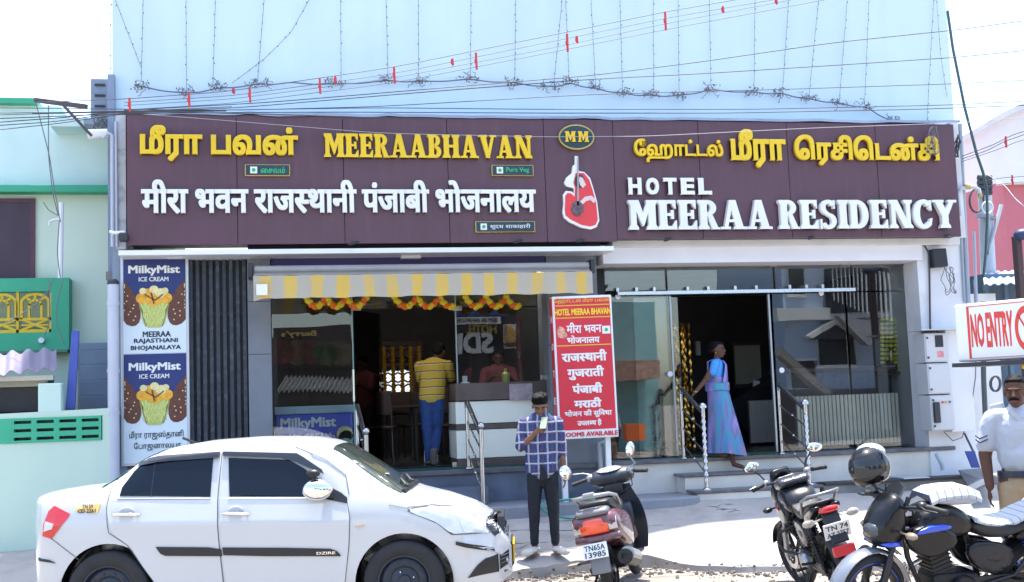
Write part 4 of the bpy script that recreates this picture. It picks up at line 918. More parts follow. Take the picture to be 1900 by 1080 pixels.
# ================================================================ RIGHT PILLAR FITTINGS
ENCL = mat('enclosure_grey', (.55, .57, .60), .4, var=.06, dirt=.2, dcol=(.4, .38, .35))
YE = YC-.28
box_l = ['top grey electric meter box with a small dark window on the white pillar', 'middle plain grey electric box on the white pillar', 'bottom grey electric box with three indicator lamps and a switch handle']
for i, (y0, y1) in enumerate(((618, 672), (674, 731), (733, 799))):
    t = thing('meter_box', box_l[i], 'electric box', P(1742, y1, YE), group='electric boxes on the right pillar')
    dx = (y0-618)*.10; a = PB(1716+dx, y0, 1759+dx, y1, YE)
    b = MB(); b.box(a[0], a[1]+.0, YE, YC+.0, a[2], a[3]); bd = b.build('body', ENCL, t, bevel=.008)
    b = MB(); b.box(a[0]+.012, a[1]-.02, YE-.012, YE-.001, a[2]+.015, a[3]-.015); d = b.build('door', ENCL, t, bevel=.004)
    b = MB()
    if i == 0:
        b.box(a[0]+.14, a[0]+.25, YE-.018, YE-.0125, a[2]+.19, a[2]+.34); b.build('meter_window', BLACK, d)
        b = MB(); b.box(a[0]+.16, a[0]+.25, YE-.014, YE-.0125, a[2]+.06, a[2]+.14); b.build('label', mat('pink_label', (.7, .25, .3), .5, var=.4, vs=50), d)
    if i == 2:
        for k, cc in enumerate(((.6, .05, .03), (.6, .4, .03), (.05, .1, .5))):
            b = MB(); b.lathe([(0, 0), (.014, 0), (.014, .012), (0, .012)], (a[0]+.16+k*.05, YE-.025, a[3]-.09), 'y', 10); b.build('indicator', mat('ind%d' % k, cc, .3, var=0), d)
        b = MB(); b.box(a[0]+.02, a[0]+.10, YE-.06, YE-.0125, a[2]+.10, a[2]+.36); b.build('switch_handle', CHARC, d, bevel=.01)
    for z in (a[2]+.06, a[3]-.06):
        b = MB(); b.box(a[0]+.02, a[0]+.045, YE-.02, YE-.0125, z-.012, z+.012); b.build('lock', CHARC, d)
b = MB(); a = PB(1762, 612, 1805, 801, YE+.06); b.box(a[0], a[1], YE+.08, YC, a[2], a[3]); tag(b.build('cable_cabinet', mat('cabinet_white', (.70, .72, .75), .4, var=.05), bevel=.008), 'tall white cabinet at the right of the three grey meter boxes', 'cabinet')
b = MB(); a = PB(1708, 612, 1812, 616, YE-.05); b.box(a[0], a[1], YE-.08, YC-.001, a[3], a[3]+.012); tag(b.build('rain_ledge', ENCL), 'thin grey rain ledge above the meter boxes', 'ledge')
b = MB(); a = PB(1737, 460, 1763, 494, YE+.1); b.T = Matrix.Translation(((a[0]+a[1])/2, YE+.16, (a[2]+a[3])/2)) @ Matrix.Rotation(-.06, 4, 'Y'); w_, h_ = (a[1]-a[0])/2, (a[3]-a[2])/2
b.box(-w_, w_, 0, .14, -h_, h_); tag(b.build('junction_box', BLACK, bevel=.012), 'black junction box high on the white pillar with hanging wires', 'junction box')
def tangle(cx, cy, Y, n, spread, m, name, label, cat, r=.005, seed=1, group=None, drop=60):
    rr = random.Random(seed); b = MB()
    for i in range(n):
        x, y = cx+rr.uniform(-.3, .3)*spread, cy; pts = [P(x, y, Y)]
        for k in range(7): x += rr.uniform(-1, 1)*spread*.4; y += drop/7*rr.uniform(.2, 1.7)*(1 if k < 5 else -1); x = cx+(x-cx)*.85; pts.append(P(x, y, Y-rr.uniform(0, .08)))
        # smooth
        q = []
        for k in range(len(pts)-1):
            for t in (0, .33, .66): q.append(pts[k].lerp(pts[k+1], t))
        q2 = [q[0]]+[(q[k-1]+q[k]+q[k+1])/3 for k in range(1, len(q)-1)]+[q[-1]]
        b.tube(q2, r, 5)
    return tag(b.build(name, m, smooth=80), label, cat, group)
tangle(1757, 495, YC-.1, 6, 26, CABLEG, 'loose_wires', 'tangle of thin loose wires hanging below the black junction box', 'wires', seed=3, drop=62)
tangle(1778, 250, YC-.2, 6, 12, CABLE, 'loose_wires', 'bunch of black cable ends at the right end of the sign', 'wires', seed=9, drop=60, r=.008)
tangle(1735, 235, YS-.1, 6, 18, CABLEG, 'loose_wires', 'grey wires drooping over the last yellow letters of the sign', 'wires', seed=5, drop=60)
b = MB(); b.tube([P(x, y, YC-.03) for x, y in ((1690, 450), (1715, 455), (1724, 470), (1725, 540), (1726, 612))], .012, 6); tag(b.build('wall_cable', CABLE, smooth=80), 'black cable bending down the white pillar to the meter boxes', 'cable')
b = MB(); b.tube([P(x, y, YC-.12) for x, y in ((1806, 520), (1812, 600), (1810, 700), (1800, 770), (1785, 812), (1768, 818), (1752, 802))], .007, 6); tag(b.build('wall_cable', CABLEG, smooth=80), 'thin cable looping from the white cabinet to under the meter boxes', 'cable')
# conduits right of the pillar
t = thing('conduit_pipes', 'grey blue vertical conduit pipes at the right edge of the hotel', 'pipes', P(1800, 560, YC))
CON = mat('conduit_blue', (.33, .40, .48), .5, var=.1)
for x0, y0, x1, y1, r_ in ((1781, 230, 1797, 566, .03), (1776, 300, 1790, 560, .018), (1807, 430, 1812, 566, .02)):
    b = MB(); b.tube([P(x0, y0, YC-.02), P(x1, y1, YC-.02)], r_, 8); b.build('pipe', CON, t, smooth=True)
b = MB(); b.tube([P(x, y, YC-.1) for x, y in ((1781, 400), (1777, 360), (1783, 350), (1795, 347), (1808, 347), (1816, 352), (1818, 362))], .028, 8); b.build('bent_pipe', mat('bent_grey', (.50, .56, .62), .4), t, smooth=80)
b = MB(); c = P(1794, 347, YC-.1); b.tube([c-Vector((.04, 0, 0)), c+Vector((.04, 0, 0))], .034, 8); b.build('coupling', mat('brass_coupling', (.45, .34, .12), .4, .5), t); b = MB(); b.tube([P(1818, 360, YC-.1), P(1818, 366, YC-.1)], .034, 8); b.build('coupling', MATS['brass_coupling'], t)
# utility pole
YU = 16.5
up = thing('utility_pole', 'white concrete utility pole carrying cable reels right of the hotel', 'utility pole', (P(1836, 560, YU).x, YU, 0))
b = MB(); p0, p1 = P(1836, 560, YU), P(1826, 330, YU); d = p0-p1; b.tube([p0+d*1.2, p1], [.14, .10], 12); b.build('pole', mat('pole_concrete', (.50, .53, .56), .8, var=.1), up, smooth=True)
for py in (330, 339, 348, 357):
    b = MB(); c = P(1827, py, YU-.1); b.tube([c-Vector((.11, 0, 0)), c+Vector((.11, 0, 0))], .045, 10); b.build('insulator', CHARC, up, smooth=60)
b = MB(); b.bar(P(1812, 400, YU-.1), P(1846, 405, YU-.1), .07, .05); b.build('cross_arm', mat('arm_grey', (.25, .27, .3), .6), up)
b = MB(); b.tube([P(1833, 400, YU-.15), P(1833, 470, YU-.15), P(1858, 380, YU-.12)], .03, 6); b.build('bracket_arm', mat('arm_light', (.45, .5, .55), .5), up, smooth=60)
b = MB(); n = 24; b.tube([P(1812+13*math.cos(2*PI*i/n), 372+22*math.sin(2*PI*i/n), YU-.3) for i in range(n)], .016, 6, closed=True); tag(b.build('cable_coil', CABLE, smooth=80), 'coil of black cable hung beside the utility pole', 'cable coil')
b = MB(); n = 20; b.tube([P(1832+10*math.cos(2*PI*i/n), 385+11*math.sin(2*PI*i/n), YU-.35) for i in range(n)], .013, 6, closed=True); tag(b.build('cable_coil', mat('white_cable', (.7, .72, .75), .5, var=0), smooth=80), 'coil of white cable at the front of the utility pole', 'cable coil')
b = MB(); b.tube([P(x, y, 15.6) for x, y in ((1758, 20), (1768, 90), (1790, 200), (1812, 285), (1824, 320), (1831, 350), (1832, 400), (1829, 470), (1823, 530), (1822, 620))], .021, 8); tag(b.build('thick_cable', mat('green_black_cable', (.05, .09, .10), .5, var=.1), smooth=80), 'thick dark cable sweeping from the roof down to the utility pole', 'cable')
# ---- background buildings right
HAZEW = mat('far_white', (.74, .77, .80), .8, var=.04); PINK = mat('pink_wall', (.55, .16, .20), .8, var=.06, streak=.2, dcol=(.5, .25, .27))
YR = 26.0
bg1 = thing('white_building', 'pale white building with stepped roof far behind the utility pole', 'building', P(1830, 560, YR))
def pz(l, Y): return [(P(a, c_, Y).x, P(a, c_, Y).z) for a, c_ in l]
b = MB(); b.prism(pz([(1768, 600), (1768, 262), (1800, 244), (1860, 208), (1990, 150), (1990, 600)], YR), YR, YR+8); w0 = b.build('wall', HAZEW, bg1)
b = MB(); b.prism(pz([(1768, 262), (1800, 244), (1860, 208), (1990, 150), (1990, 163), (1860, 219), (1800, 254), (1768, 270)], YR-.3), YR-.35, YR-.001); b.build('roof_slope_band', mat('far_band', (.62, .66, .70), .8), bg1)
for (x0, y0, x1, y1) in ((1849, 395, 1857, 460), (1859, 397, 1868, 462), (1815, 410, 1823, 455)):
    a = PB(x0, y0, x1, y1, YR-.05); b = MB(); b.box(a[0], a[1], YR-.06, YR-.001, a[2], a[3]); f_ = b.build('window', mat('far_window', (.45, .52, .50), .4), bg1)
    b = MB(); b.box(a[0]+.03, a[1]-.03, YR-.07, YR-.061, (a[2]+a[3])/2-.02, (a[2]+a[3])/2+.02); b.build('glazing_bar', HAZEW, f_)
bg2 = thing('pink_building', 'pink rendered house at the right edge behind the shed roof', 'building', P(1890, 510, 22))
b = MB(); b.prism(pz([(1874, 512), (1860, 336), (1990, 332), (1990, 512)], 22), 22, 26); b.build('wall', PINK, bg2)
b = MB(); b.prism(pz([(1858, 333), (1990, 329), (1990, 337), (1858, 341)], 21.8), 21.8, 21.99); b.build('cornice', HAZEW, bg2)
# corrugated roof & shed below
def corrugated(name, label, cat, p00, p10, p01, n, m, amp, parent=None, group=None, th=.012):
    'sheet spanned by corner p00, width vector to p10, depth to p01'
    p00, U, V = Vector(p00), Vector(p10)-Vector(p00), Vector(p01)-Vector(p00); N = U.cross(V).normalized()
    if N.z < 0: N = -N
    rows = []
    for i in range(n*6+1):
        t = i/(n*6); h = amp*math.sin(2*PI*n*t); a_ = p00+U*t+N*h
        rows.append([a_, a_+V, a_+V-N*th, a_-N*th])
    b = MB(); b.loft(rows, cap=True); o = b.build(name, m, parent, smooth=50)
    return tag(o, label, cat, group) if cat else o
shed = thing('roadside_shed', 'low shed with blue white corrugated roof beyond the pillar', 'shed', P(1850, 560, 15.5))
corrugated('roof_sheet', None, None, P(1826, 528, 14.6), P(1990, 520, 14.6), P(1822, 505, 16.6), 11, mat('shed_roof', (.30, .38, .52), .5, var=.3, vs=4), .014, shed)
b = MB(); a = PB(1829, 520, 1990, 700, 15.6); b.box(a[0], a[1], 15.6, 18, a[2]-.6, a[3]+.1); b.build('wall', mat('shed_wall', (.10, .16, .24), .7, var=.3), shed)
b = MB()
for px in (1832, 1868): c = P(px, 600, 15.3); b.box(c.x-.03, c.x+.03, 15.25, 15.31, .2, P(px, 527, 15.3).z)
b.build('post', mat('shed_post', (.10, .18, .26), .5), shed)
b = MB(); a = PB(1889, 437, 1899, 528, 12.5); b.box(a[0], a[1], 12.5, 12.6, a[2]-1.2, a[3]); tag(b.build('brown_post', mat('brown_post', (.06, .04, .04), .6), bevel=.006), 'dark brown post rising at the right edge above the NO ENTRY box', 'post')
b = MB(); c = P(1893, 438, 12.45); b.ell(c+Vector((.05, 0, .02)), (.13, .1, .07), 10, 6); tag(b.build('folded_cloth', mat('blue_cap', (.02, .04, .12), .5), smooth=80), 'small navy cloth bundle on top of the brown post', 'cloth')
# white wall strip / things between pillar and booth, coil
b = MB(); a = PB(1806, 600, 1850, 900, 14.9); b.box(a[0], a[1]+.1, 14.9, 15.2, .3, P(1820, 545, 14.9).z); tag(b.build('side_passage_wall', WHITE), 'white side wall between the hotel pillar and the policeman', 'wall')
b = MB(); b.tube([P(1824, 560, 14.5), P(1825, 700, 14.5), P(1829, 790, 14.5)], .035, 8); tag(b.build('downpipe', mat('dark_pipe', (.06, .08, .09), .5), smooth=True), 'dark vertical pipe beside the white side wall behind the policeman', 'pipe')
b = MB(); n = 18
for k in range(3): b.tube([P(1846+9*math.cos(2*PI*i/n)+k, 712+14*math.sin(2*PI*i/n), 13.5+k*.03) for i in range(n)], .012, 6, closed=True)
tag(b.build('wire_coil', CABLE, smooth=80), 'coil of dark wire hanging behind the policeman\'s ear', 'cable coil')
# ---- floor level things right
b = MB(); c = P(1790, 805, 13.2); c2 = P(1806, 838, 12.9); b.tube([c, c2], .014, 8); b2 = c2
sp = thing('shovel', 'blue-bladed shovel leaning beside the white pillar', 'shovel', P(1806, 866, 12.8)); b.T = Matrix.Identity(4); b.build('handle', CHARC, sp, smooth=True)
b = MB(); b.prism(pz([(1790, 837), (1808, 837), (1818, 868), (1803, 868)], 12.85), 12.84, 12.86); b.build('blade', mat('shovel_blue', (.015, .05, .25), .4, var=.15), sp, bevel=.003)
b = MB(); p = [PZ(1778, 875, .45), PZ(1826, 866, .52), PZ(1832, 905, .40), PZ(1795, 912, .36)]; p = [P(1778, 872, 13.4), P(1825, 868, 13.4), P(1834, 895, 12.5), P(1802, 911, 12.5)]
b.add(p+[v-Vector((0, 0, .015)) for v in p], [(0, 1, 2, 3), (4, 7, 6, 5), (0, 4, 5, 1), (1, 5, 6, 2), (2, 6, 7, 3), (3, 7, 4, 0)]); tag(b.build('slate_sheet', mat('slate', (.09, .11, .14), .4, var=.25)), 'dark slate sheet leaning at the foot of the white pillar', 'slab')
xl0, xl1 = P(1532, 900, 13.3).x, P(1835, 900, 13.3).x
b = MB(); b.box(xl0, xl1+1, 13.35, 13.92, .2, .60); tag(b.build('drain_wall', mat('drain_concrete', (.20, .20, .20), .85, var=.2, dirt=.5, dcol=(.34, .33, .32), bump=.5, bs=18), bevel=.015), kind='structure')
b = MB(); b.box(xl0, xl1, 13.30, 13.55, .602, .63); tag(b.build('drain_plank', mat('black_plank', (.03, .03, .035), .6, var=.3), bevel=.004), 'long dark plank lying along the low wall beneath the lobby platform', 'plank')
b = MB(); b.box(P(1680, 880, 13.2).x, P(1728, 880, 13.2).x, 13.24, 13.7, .632, .645); tag(b.build('tin_sheet', mat('tin_blue', (.40, .48, .56), .4, .3)), 'short bluish tin sheet lying on the dark plank', 'metal sheet')
b = MB(); b.tube([P(1738, 843, 13.8), P(1742, 850, 13.75), P(1748, 862, 13.75), P(1750, 872, 13.75)], .03, 8); tag(b.build('waste_pipe', PVC, smooth=70), 'short bent grey waste pipe under the right end of the platform', 'pipe')
# ---- NO ENTRY light box near the camera
YN = 8.0
ne = thing('no_entry_sign', 'white box sign with red NO ENTRY lettering above the policeman', 'sign', P(1880, 672, YN))
NA = P(1776, 672, YN)
n_ = Vector((-.90, -.436, 0)).normalized(); ux = Vector((.436, -.90, 0)).normalized()
def NP(px, py):
    d = ray(px, py); t = (NA-CAMPOS).dot(n_)/d.dot(n_); return CAMPOS+d*t
o0 = NP(1776, 672); NU = lambda px: (NP(px, 620)-o0).dot(ux); Wn = NU(1975); Hn = (NP(1770, 566)-o0).z
def NQ(u, v, dd=0): return o0+ux*u+Vector((0, 0, v*Hn))+n_*dd
b = MB(); vs = [NQ(0, 0), NQ(Wn, 0), NQ(Wn, 1), NQ(0, 1)]; bk = [v-n_*.16 for v in vs]; b.add(vs+bk, [(0, 1, 2, 3), (7, 6, 5, 4), (0, 4, 5, 1), (1, 5, 6, 2), (2, 6, 7, 3), (3, 7, 4, 0)])
b.build('box', mat('lightbox_white', (.80, .82, .84), .35, var=.04, dirt=.15, dcol=(.6, .58, .55)), ne, bevel=.018, bseg=3)
RP = mat('sign_red', (.70, .06, .04), .5, var=.05)
b = MB(); e1 = .05
ub = NU(1796)
for (u0, v0, u1, v1) in ((ub, .05, ub+.02, .95), (ub, .935, Wn-.05, .95), (ub, .045, Wn-.05, .055)):
    q = [NQ(u0, v0, .0015), NQ(u1, v0, .0015), NQ(u1, v1, .0015), NQ(u0, v1, .0015)]; b.add(q, [(0, 1, 2, 3)])
b.build('border', RP, ne)
paint_text('NO', RP, ne, NQ(NU(1803), .25, .001), NQ(NU(1826), .25, .001), NQ(NU(1803), .80, .001), .002, .03)
paint_text('ENTRY', RP, ne, NQ(NU(1831), .24, .001), NQ(NU(1880), .24, .001), NQ(NU(1831), .80, .001), .002, .03)
b = MB(); n = 32; cc = NQ((NU(1884)+NU(1925))/2, .5, .002); r0 = (NU(1925)-NU(1884))/2; r1 = r0-.025
for i in range(n):
    a0, a1 = 2*PI*i/n, 2*PI*(i+1)/n; f = lambda a_, r_: cc+ux*r_*math.cos(a_)+Vector((0, 0, r_*.16/r0*math.sin(a_)))
    b.add([f(a0, r0), f(a1, r0), f(a1, r1), f(a0, r1)], [(0, 1, 2, 3)])
b.add([cc-ux*r0*.70+Vector((0, 0, .095)), cc-ux*r0*.62+Vector((0, 0, .11)), cc+ux*r0*.70-Vector((0, 0, .095)), cc+ux*r0*.62-Vector((0, 0, .11))], [(0, 1, 2, 3)])
b.build('prohibition_ring', RP, ne)
b = MB(); q = [NQ(0, 0, 0)+Vector((0, 0, -.004)), NQ(Wn, 0, 0)+Vector((0, 0, -.004))]; b.bar(q[0]-n_*.1+Vector((0, 0, -.02)), q[1]-n_*.1+Vector((0, 0, -.02)), .34, .03); b.build('base_frame', BLACK, ne)
b = MB(); b.bar(NQ(NU(1886), 0)-n_*.1+Vector((0, 0, -.055)), NQ(Wn, 0)-n_*.1+Vector((0, 0, -.055)), .14, .035); b.build('yellow_beam', mat('beam_yellow', (.75, .42, .02), .4), ne, bevel=.008)
b = MB(); e = NQ(Wn-.12, 0)-n_*.1; b.box(e.x-.06, e.x+.06, e.y-.06, e.y+.06, 0, e.z-.105); b.build('post', mat('beam_yellow', (.7, .4, .02)), ne)

# ================================================================ LEFT NEIGHBOUR HOUSE
YN1 = 15.6
nb = thing('green_house', 'mint green house with dark green bands and a small balcony left of the hotel', 'house', (P(60, 700, YN1).x, YN1, .3))
xe = P(207, 400, YN1).x; xl = -16.0
def nz_(py, Y=YN1, px=100): return P(px, py, Y).z
b = MB(); b.box(xl, P(112, 200, YN1).x, YN1, YN1+6, nz_(345), nz_(197)); b.box(P(112, 200, YN1).x, xe+.5, YN1+.0, YN1+6, nz_(345), nz_(232)); b.build('upper_wall', mat('cyan_mint', (.62, .80, .78), .85, var=.05, bump=.15, bs=8, streak=.16, dcol=(.36, .55, .52)), nb)
b = MB(); b.box(xl, P(68, 190, YN1-.1).x, YN1-.12, YN1+6.1, nz_(197)+.001, nz_(187)); b.build('roof_band', GREENT, nb)
b = MB(); b.box(P(97, 250, YN1-.3).x, xe+.5, YN1-.45, YN1-.001, nz_(250), nz_(233)); b.build('sunshade', mat('cyan_mint', (.5, .7, .7)), nb, bevel=.01)
b = MB(); b.box(xl, xe+.5, YN1-.20, YN1+.02, nz_(356, YN1-.2), nz_(343, YN1-.2)); b.build('green_band', GREENT, nb, bevel=.006)
b = MB(); b.box(xl, xe+.5, YN1+.003, YN1+6, .0, nz_(345)-.003); b.build('lower_wall', MINT2, nb)
b = MB(); a = PB(-60, 376, 57, 520, YN1-.02); b.box(a[0], a[1], YN1-.03, YN1+.05, a[2], a[3]); dk = b.build('dark_door', mat('door_maroon', (.05, .028, .05), .5, var=.2, streak=.2, dcol=(.09, .06, .09)), nb)
b = MB(); b.box(a[1]-.001, a[1]+.05, YN1-.04, YN1+.05, a[2], a[3]+.05); b.box(a[0], a[1], YN1-.04, YN1+.05, a[3], a[3]+.05); b.build('door_frame', mat('frame_maroon', (.10, .03, .05), .5), dk)
# balcony parapet with arched yellow grille
YBc = 15.35
def bz(py, px=60): return P(px, py, YBc).z
xb1 = P(128, 560, YBc).x; xg1 = P(95, 580, YBc).x
b = MB()
b.box(xl, xb1, YBc, YBc+.12, bz(541), bz(516)); b.box(xl, xb1, YBc, YBc+.12, bz(650), bz(617)); b.box(xg1, xb1, YBc, YBc+.12, bz(617)+.0005, bz(541)-.0005)
b.build('balcony_parapet', GREENT, nb)
b = MB(); b.box(xl, xb1-.02, YBc+.001, YN1, bz(655), bz(648)); b.build('balcony_slab', mat('slab_dark', (.10, .22, .16), .8), nb)
b = MB(); b.box(xb1-.12, xb1-.002, YBc+.121, YN1-.001, bz(648)+.001, bz(516)-.002); b.build('balcony_side', GREENT, nb)
YELG = mat('yellow_grille', (.72, .50, .02), .5, var=.08)
gr = MB(); gw = P(95, 580, YBc).x-P(34, 580, YBc).x; z0, z1 = bz(617), bz(541); zm = bz(592)
for k in range(3):
    xr_ = xg1-gw*k; xl_ = xr_-gw; yy = YBc+.04; cxm = (xl_+xr_)/2; rad = gw/2-.03
    zc = z1-.03-rad*.72
    arcp = [(cxm+rad*math.cos(PI*i/12), yy, zc+rad*.72*math.sin(PI*i/12)) for i in range(13)]
    for p_, q_ in zip(arcp, arcp[1:]): gr.bar(p_, q_, .035, .05, up=(0, 1, 0))
    r2 = rad*.45; a2 = [(cxm+r2*math.cos(PI*i/4), yy, zc-.02+r2*.9*math.sin(PI*i/4)) for i in range(5)]
    for p_, q_ in zip(a2, a2[1:]): gr.bar(p_, q_, .03, .045, up=(0, 1, 0))
    for s in (-1, 1):
        gr.bar((cxm+s*r2, yy, zc), (cxm+s*r2, yy, zm), .03, .045, up=(0, 1, 0)); gr.bar((cxm+s*rad, yy, zc), (cxm+s*rad, yy, zm), .035, .05, up=(0, 1, 0))
        gr.bar((cxm+s*r2*.8, yy, zc+r2*.6), (cxm+s*rad*.72, yy, zc+rad*.5), .03, .045, up=(0, 1, 0))
        gr.bar((cxm+s*rad, yy+.002, zm), (cxm-s*rad, yy-.002, z0+.03), .028, .045, up=(0, 1, 0))
    gr.bar((cxm, yy, zc+r2*.8), (cxm, yy, z1-.03), .03, .045, up=(0, 1, 0))
    gr.bar((xl_, yy, zm), (xr_, yy, zm), .05, .035, up=(0, 0, 1)); gr.bar((xl_, yy, z0+.02), (xr_, yy, z0+.02), .05, .04, up=(0, 0, 1)); gr.bar((cxm-rad, yy, (zm+z0)/2+.01), (cxm+rad, yy, (zm+z0)/2+.01), .045, .02, up=(0, 0, 1))
    gr.bar((xr_-.012, yy, z0), (xr_-.012, yy, z1), .03, .05, up=(0, 1, 0))
gr.build('arched_grille', YELG, nb)
b = MB(); c = P(78, 632, YBc); b.lathe([(.0, 0), (.035, 0), (.035, .06), (.02, .06), (.02, .01), (0, .01)], (c.x, YBc-.061, c.z), 'y', 12); b.build('spout', WHITE2, nb)
# corrugated asbestos roof under the balcony
corrugated('porch_roof', 'lilac grey corrugated cement roof sheet under the green balcony', 'roof sheet', P(-80, 700, 13.75), P(105, 684, 13.75), P(-75, 662, 14.15), 6, mat('asbestos', (.24, .22, .30), .85, var=.12, dirt=.3, dcol=(.25, .23, .26), bump=.3, bs=20), .032)
b = MB(); b.box(xl, P(100, 700, 13.85).x, 13.8, 13.92, P(60, 706, 13.8).z, P(60, 697, 13.8).z); b.build('porch_beam', mat('beam_cream', (.50, .47, .38), .8, var=.1), nb)
b = MB(); b.box(xl, P(85, 720, 14.0).x, 14.0, 14.12, P(60, 717, 14).z, P(60, 705, 14).z); b.build('inner_beam', mat('beam_cream', (.5, .5, .4)), nb)
b = MB(); b.box(xl, P(100, 740, 14.65).x, 14.63, 14.66, .2, P(60, 705, 14.6).z); b.build('shaded_green_wall', mat('shaded_green', (.012, .10, .06), .8, var=.2), nb)  # trim green darkened: the porch shade is put into the colour
# compound wall with green ventilator blocks
YW2 = 13.7
cw = thing('compound_wall', 'mint plastered compound wall with green perforated blocks left of the pavement', 'wall', (P(100, 900, YW2).x, YW2, 0))
zA, zB = P(0, 768, YW2).z, P(205, 757, YW2).z; xA, xB = xl, P(207, 850, YW2).x
blocks = []; x0p, x1p = P(0, 800, YW2).x, P(190, 800, YW2).x; zt2, zb2 = P(100, 774, YW2).z, P(100, 820, YW2).z
sl = (zB-zA)/(xB-P(0, 768, YW2).x)
topz = lambda x: zB+sl*(x-xB)
b = MB(); b.box(xA, xB, YW2, YW2+.2, 0, zb2)
b.prism([(xA, zt2), (xB, zt2), (xB, zB), (xA, topz(xA))], YW2, YW2+.2); b.box(x1p, xB, YW2, YW2+.2, zb2, zt2); b.build('plaster', MINT, cw)
# ventilator strip: 3 rows
b0 = None; bw, bh = .232, (zt2-zb2)/3; sx = x1p-.01
cnt = 0
for i in range(34):
    x_r = sx-i*bw-(.26 if i >= 4 else 0); 
    if x_r < xA: break
    for j in range(3):
        if b0 is None:
            q = MB(); t_ = .028; X0_, X1_, Z0_, Z1_ = x_r-bw, x_r, zb2+j*bh, zb2+(j+1)*bh
            q.box(X0_, X1_, YW2-.012, YW2+.16, Z0_, Z0_+t_); q.box(X0_, X1_, YW2-.012, YW2+.16, Z1_-t_, Z1_); q.box(X0_, X0_+t_, YW2-.012, YW2+.16, Z0_+t_, Z1_-t_); q.box(X1_-t_, X1_, YW2-.012, YW2+.16, Z0_+t_, Z1_-t_)
            b0 = q.build('vent_block', GREENT, cw); bx0, bz0 = x_r, j
        else: inst(b0, 'vent_block', cw, (x_r-bx0, 0, (j-bz0)*bh))
q = MB(); q.box(sx-4*bw-.26+.001, sx-4*bw-.001, YW2-.010, YW2+.16, zb2, zt2); q.build('green_panel', GREENT, cw)
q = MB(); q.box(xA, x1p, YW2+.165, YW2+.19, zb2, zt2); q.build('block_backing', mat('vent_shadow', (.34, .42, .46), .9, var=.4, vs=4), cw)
b = MB(); a = PB(70, 711, 113, 775, YW2); b.box(a[0], a[1], YW2+.01, YW2+.19, zt2, a[3]); b.build('pier', mat('mint_pier', (.55, .72, .64), .85, var=.05), cw, bevel=.012)
b = MB(); b.box(xA, P(71, 740, YW2).x, YW2+.35, YW2+.4, 0, P(60, 718, YW2+.35).z); b.build('inner_shade_board', mat('gate_shadow', (.05, .05, .055), .7, var=.3), cw)  # dark sheet, its colour stands for the shade behind the wall
# blue plank and stairs
b = MB(); b.prism([(P(x, y, 13.95).x, P(x, y, 13.95).z) for x, y in ((121, 760), (133, 612), (147, 614), (139, 760))], 13.95, 13.99); tag(b.build('blue_plank', mat('plank_blue', (.06, .10, .42), .5, var=.15, vs=5), bevel=.006), 'bright blue plank leaning upright behind the compound wall', 'plank')
stt = thing('outside_stairs', 'blue grey side stairs of the green house behind the blue plank', 'stairs', P(170, 760, 14.4))
for i, py in enumerate((636, 650, 677, 706, 735, 765)):
    a = P(142, py, 14.4); x1_ = P(207, py, 14.4).x; Yk2 = 15.3-.16*i
    nxt = (650, 677, 706, 735, 765, 800)[i]
    b = MB(); b.box(P(141-i*.8, py, Yk2).x, P(207, py, Yk2).x, Yk2, YN1-.001-(.001*i), P(170, nxt, Yk2).z+.0, P(170, py, Yk2).z); b.build('stair', mat('stair_bluegrey', (.22, .27, .34), .8, var=.12), stt, bevel=.008)
b = MB(); a = PB(136, 637, 144, 775, 14.3); b.box(a[0], a[1], 14.3, 14.45, a[2], a[3]); b.build('stair_edge', mat('edge_white', (.60, .66, .62), .8, dirt=.6, dcol=(.3, .3, .3), ds=4), stt)
# PVC pipes
pv = thing('rain_pipe', 'thick grey white rainwater pipe standing at the hotel\'s left corner', 'pipe', P(214, 860, 13.75))
x = P(214, 700, 13.75).x; PV = mat('pipe_lilac', (.50, .53, .62), .5, var=.08, streak=.2, dcol=(.3, .3, .34))
b = MB(); b.tube([(x-.02, 13.75, 0), (x-.02, 13.75, P(214, 528, 13.75).z)], .062, 14); b.build('pipe', PV, pv, smooth=True)
for py in (565, 690, 768): b = MB(); z = P(214, py, 13.75).z; b.tube([(x-.02, 13.75, z-.01), (x-.02, 13.75, z+.03)], .069, 14); b.build('socket', PV, pv, smooth=60)
b = MB(); z = P(214, 528, 13.75).z; b.lathe([(.065, 0), (.066, .03), (.04, .06), (0, .065)], (x-.02, 13.75, z), n=12); b.build('grille_cap', CHARC, pv, smooth=60)
t = thing('conduit_pipes', 'pair of pale conduits running up the left edge of the sign', 'pipes', P(214, 440, 13.9))
for dx, r_ in ((0, .022), (8, .016)):
    b = MB(); b.tube([P(209+dx, 458, 13.8), P(208+dx, 250, 13.8), P(200+dx, 247, 13.8), P(190+dx, 256, 13.8)] if dx == 0 else [P(217, 458, 13.8), P(215, 225, 13.8)], r_, 8); b.build('pipe', PV, t, smooth=60)
b = MB(); b.tube([P(205, 430, 13.7), P(212, 432, 13.65), P(232, 431, 13.65)], .02, 8); b.build('camera_arm', WHITE2, t, smooth=60)
b = MB(); c = P(229, 440, 13.55); b.box(c.x-.05, c.x+.05, 13.5, 13.66, c.z-.045, c.z+.045); tag(b.build('security_camera', CHARC, bevel=.02), 'small black security camera on a white arm at the sign\'s lower left corner', 'camera')
t = thing('wall_meter_cabinet', 'grey blue metal cabinet with louvres on the hotel\'s upper left corner', 'cabinet', P(187, 255, 14.7))
a = PB(168, 146, 200, 228, 14.7); b = MB(); b.box(a[0], a[1]+.05, 14.7, 15.1, a[2], a[3]); b.build('body', mat('cabinet_bluegrey', (.27, .33, .43), .6, var=.15), t, bevel=.01)
for k in range(3):
    b = MB(); z = a[3]-.08-k*.13; b.box(a[0]+.05, a[1]-.03, 14.68, 14.699, z-.012, z+.012); b.build('louvre', CHARC, t)
